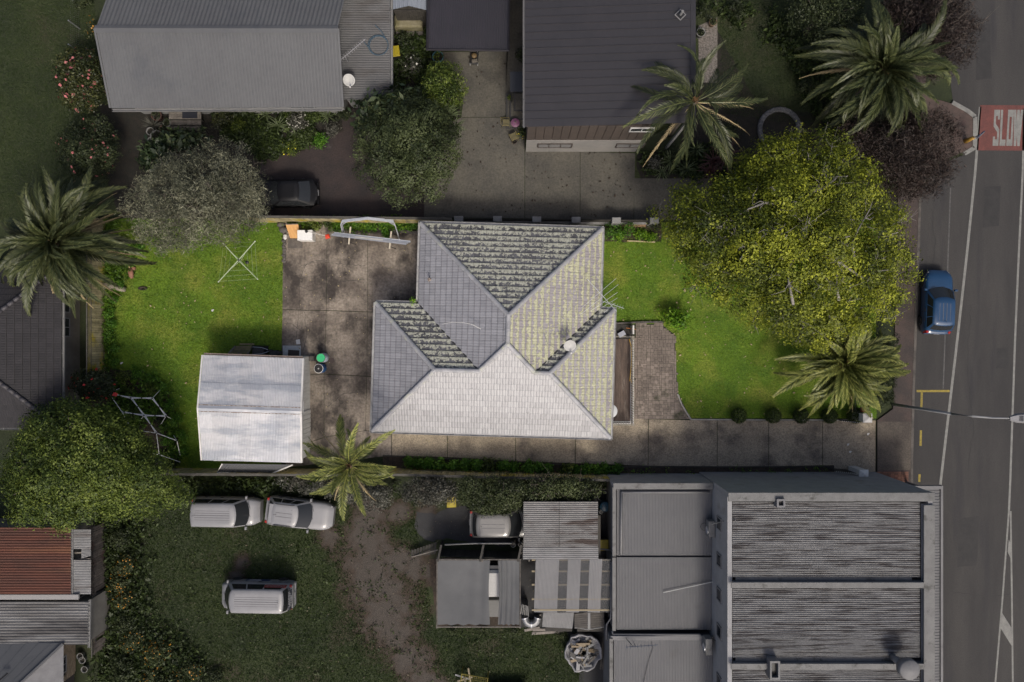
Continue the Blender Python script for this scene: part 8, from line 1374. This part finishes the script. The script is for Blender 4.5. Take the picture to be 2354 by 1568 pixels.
for j, (x, y, r, h, lf, lab) in enumerate(((1500, 372, 20, .8, 'grey', 'grey leaved shrub at the drive corner under the palm'), (1545, 350, 20, .8, 'dark', 'dark shrub beside the white ground floor end'), (1690, 420, 26, 1.0, 'dark', 'dark shrub in the shade of the yellow tree'), (1680, 300, 24, .9, 'dark', 'dark shrub right of the windblown palm'), (1620, 25, 20, .9, 'dark', 'dark shrub with a white tuft at the pebble strip top'), (1690, 15, 30, 1.0, 'dark', 'dark shrub at the top edge right of the pebbles'), (1930, 250, 26, 1.0, 'dark', 'dark shrub under the big road palm'), (1850, 200, 20, .8, 'dark', 'dark shrub left of the big road palm'))): bush('shade_shrub', lab, x, y, r, h, lf, 900, .10, .5, 'shrubs of the shaded garden', 240+j, per=7, cl=.09)
for j, (x, y, r, h, fl, lab) in enumerate(((270, 1240, 30, .9, None, 'green shrub mass beside the weathered fence top'), (285, 1300, 30, .9, ('orange', 60, .08), 'orange flowered shrub, uppermost along the weathered fence'), (270, 1345, 24, .9, ('orange', 40, .08), 'orange flowered shrub halfway down the weathered fence'), (285, 1380, 26, .8, ('orange', 45, .08), 'orange flowered shrub above the dark leafy clump'), (290, 1430, 26, .7, None, 'dull shrub on the dark soil left of the lone van'), (300, 1470, 30, .8, ('orange', 35, .08), 'orange flowered shrub below the dull one'), (360, 1500, 34, .8, ('orange', 70, .08), 'orange flowered shrub at the lower garden centre'), (430, 1545, 34, .7, ('orange', 45, .08), 'orange flowered shrub at the bottom edge'), (280, 1540, 36, 1.0, None, 'dark big leaved clump in the lower left corner'), (350, 1560, 30, .8, ('orange', 30, .08), 'orange flowered shrub at the very bottom left'), (500, 1560, 26, .5, None, 'low dull growth at the bottom edge of the lawn'))): bush('flower_shrub', lab, x, y, r, h, 'dome' if fl else 'dark', 1500, .10, .5, 'flowering shrubs along the weathered fence', 260+j, per=7, cl=.1, flw=fl)
for j, (x, y, r, lab) in enumerate(((1045, 1450, 20, 'low weeds at the left foot of the shade cloth'), (1110, 1450, 18, 'low weeds at the middle foot of the shade cloth'), (1180, 1452, 22, 'pale weeds at the right foot of the shade cloth'), (1290, 1460, 22, 'dry weeds between the planks and the rubble bag'))): bush('low_weed', lab, x, y, r, .3, 'dome', 400, .08, .5, 'weeds by the carport', 280+j, ry=9)
# ground cover that fills the beds
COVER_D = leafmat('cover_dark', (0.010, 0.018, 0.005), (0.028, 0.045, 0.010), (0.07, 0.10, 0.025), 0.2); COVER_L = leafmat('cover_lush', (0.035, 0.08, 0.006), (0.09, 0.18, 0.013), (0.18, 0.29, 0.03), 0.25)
def cover(poly, n, mat, label, seed, size=(.12, .3), tone=.42, soft=.12, hh=1.0):
    rng = np.random.default_rng(seed); q = fill(poly, n//5, rng); q = q[np.array([mnoise.noise(Vector((x*.55, y*.55, seed)))+.6*mnoise.noise(Vector((x*1.7, y*1.7, seed))) for x, y in q]) > -.22]; q = q+rng.normal(0, soft, q.shape); c = np.repeat(np.column_stack([q, rng.uniform(.08, .4, len(q))*hh]), 6, 0); p = c+rng.normal(0, .09, c.shape); p[:, 2] = np.maximum(p[:, 2], .04)
    nr = np.zeros_like(p); nr[:, 2] = 1; t = np.clip(np.repeat(rng.normal(tone, .2, len(q)), 6)+rng.normal(0, .12, len(p)), 0, 1)
    o = link('ground_cover', np_mesh('ground_cover', leaves(p, nr, sum(size)/2, .45, rng, .5), 4, t), mat); tag(o, label, None, None, 'stuff')
cover(G((470, 256), (790, 252), (785, 300), (700, 342), (600, 368), (560, 330), (480, 300)), 9000, COVER_D, 'low green growth between the shrubs of the upper flower bed', 1)
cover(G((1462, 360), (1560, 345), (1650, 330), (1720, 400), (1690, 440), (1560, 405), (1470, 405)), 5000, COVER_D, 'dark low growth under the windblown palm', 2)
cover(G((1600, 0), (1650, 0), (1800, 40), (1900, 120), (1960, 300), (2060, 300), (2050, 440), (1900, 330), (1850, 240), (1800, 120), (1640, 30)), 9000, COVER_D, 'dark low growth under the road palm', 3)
cover(G((225, 880), (330, 858), (384, 895), (404, 960), (410, 1050), (396, 1078), (300, 1080), (225, 1080)), 8000, COVER_L, 'lush growth covering the corner bed', 4, tone=.32)
cover(G((236, 1200), (330, 1195), (318, 1400), (470, 1530), (440, 1580), (236, 1580), (240, 1490)), 14000, COVER_D, 'dark growth along the weathered fence', 5, soft=.5)
cover(G((660, 507), (960, 508), (960, 526), (800, 528), (660, 519)), 3200, COVER_L, 'bright weeds filling the bed below the north fence', 6, (.08, .2))
cover(G((930, 1056), (1240, 1070), (1405, 1080), (1405, 1088), (930, 1076)), 2600, COVER_L, 'sparse seedlings in the southern driveway bed', 7, (.06, .16), .3)
cover(G((1410, 1079), (1900, 1077), (1900, 1086), (1410, 1089)), 500, COVER_L, 'scattered seedlings along the white wall', 8, (.06, .14), .4)
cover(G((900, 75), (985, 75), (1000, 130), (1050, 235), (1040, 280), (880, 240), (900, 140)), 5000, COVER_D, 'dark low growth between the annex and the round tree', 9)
cover(G((240, 508), (322, 520), (300, 640), (262, 700), (268, 850), (240, 850)), 4500, COVER_L, 'weeds along the foot of the lattice fence', 10, (.08, .2), .35)
cover(lawn_back, 2600, COVER_L, 'weed clumps in the back lawn', 12, (.05, .12), .3, hh=.22)
cover(G((240, 1180), (960, 1180), (1000, 1440), (1340, 1450), (1340, 1560), (240, 1560)), 6000, COVER_D, 'weed clumps in the rough yard', 13, (.08, .18), .5, hh=.3)
cover(G((380, 1105), (640, 1100), (910, 1110), (905, 1130), (640, 1128), (420, 1140)), 5000, COVER_D, 'dark growth along the outside of the southern fence', 11)

# fallen leaves and small litter on the lawns
def litter(poly, n, mat, label, seed, size):
    rng = np.random.default_rng(seed); q = fill(poly, n, rng); p = np.column_stack([q, np.full(n, .09)]); nr = np.zeros_like(p); nr[:, 2] = 1
    tag(link('fallen_leaves', np_mesh('fallen_leaves', leaves(p, nr, size, .6, rng, .75), 4), mat), label, None, None, 'stuff')
DRYL = M('dry_leaf', (0.36, 0.30, 0.16), (0.25, 0.2, 0.12), 9)
litter(lawn_front, 260, DRYL, 'dry leaves scattered over the front lawn', 1, .12); litter(lawn_back, 160, DRYL, 'pale bits scattered over the back lawn', 2, .11)
litter(G((650, 520), (960, 540), (850, 1000), (650, 1000)), 120, DRYL, 'leaf bits on the rear concrete', 3, .09); litter(G((230, 1180), (1330, 1180), (1330, 1560), (230, 1560)), 420, M('dull_leaf', (0.13, 0.115, 0.07), (0.09, 0.07, 0.05), 9), 'leaf bits over the rough yard', 4, .08)
litter(G((1210, 280), (1450, 350), (1450, 500), (990, 500), (1070, 130), (1160, 130)), 160, SOIL, 'dark leaf bits on the neighbouring concrete', 5, .12); litter(G((900, 1000), (2000, 970), (2000, 1080), (900, 1045)), 150, DRYL, 'leaf bits on the long driveway', 6, .07)
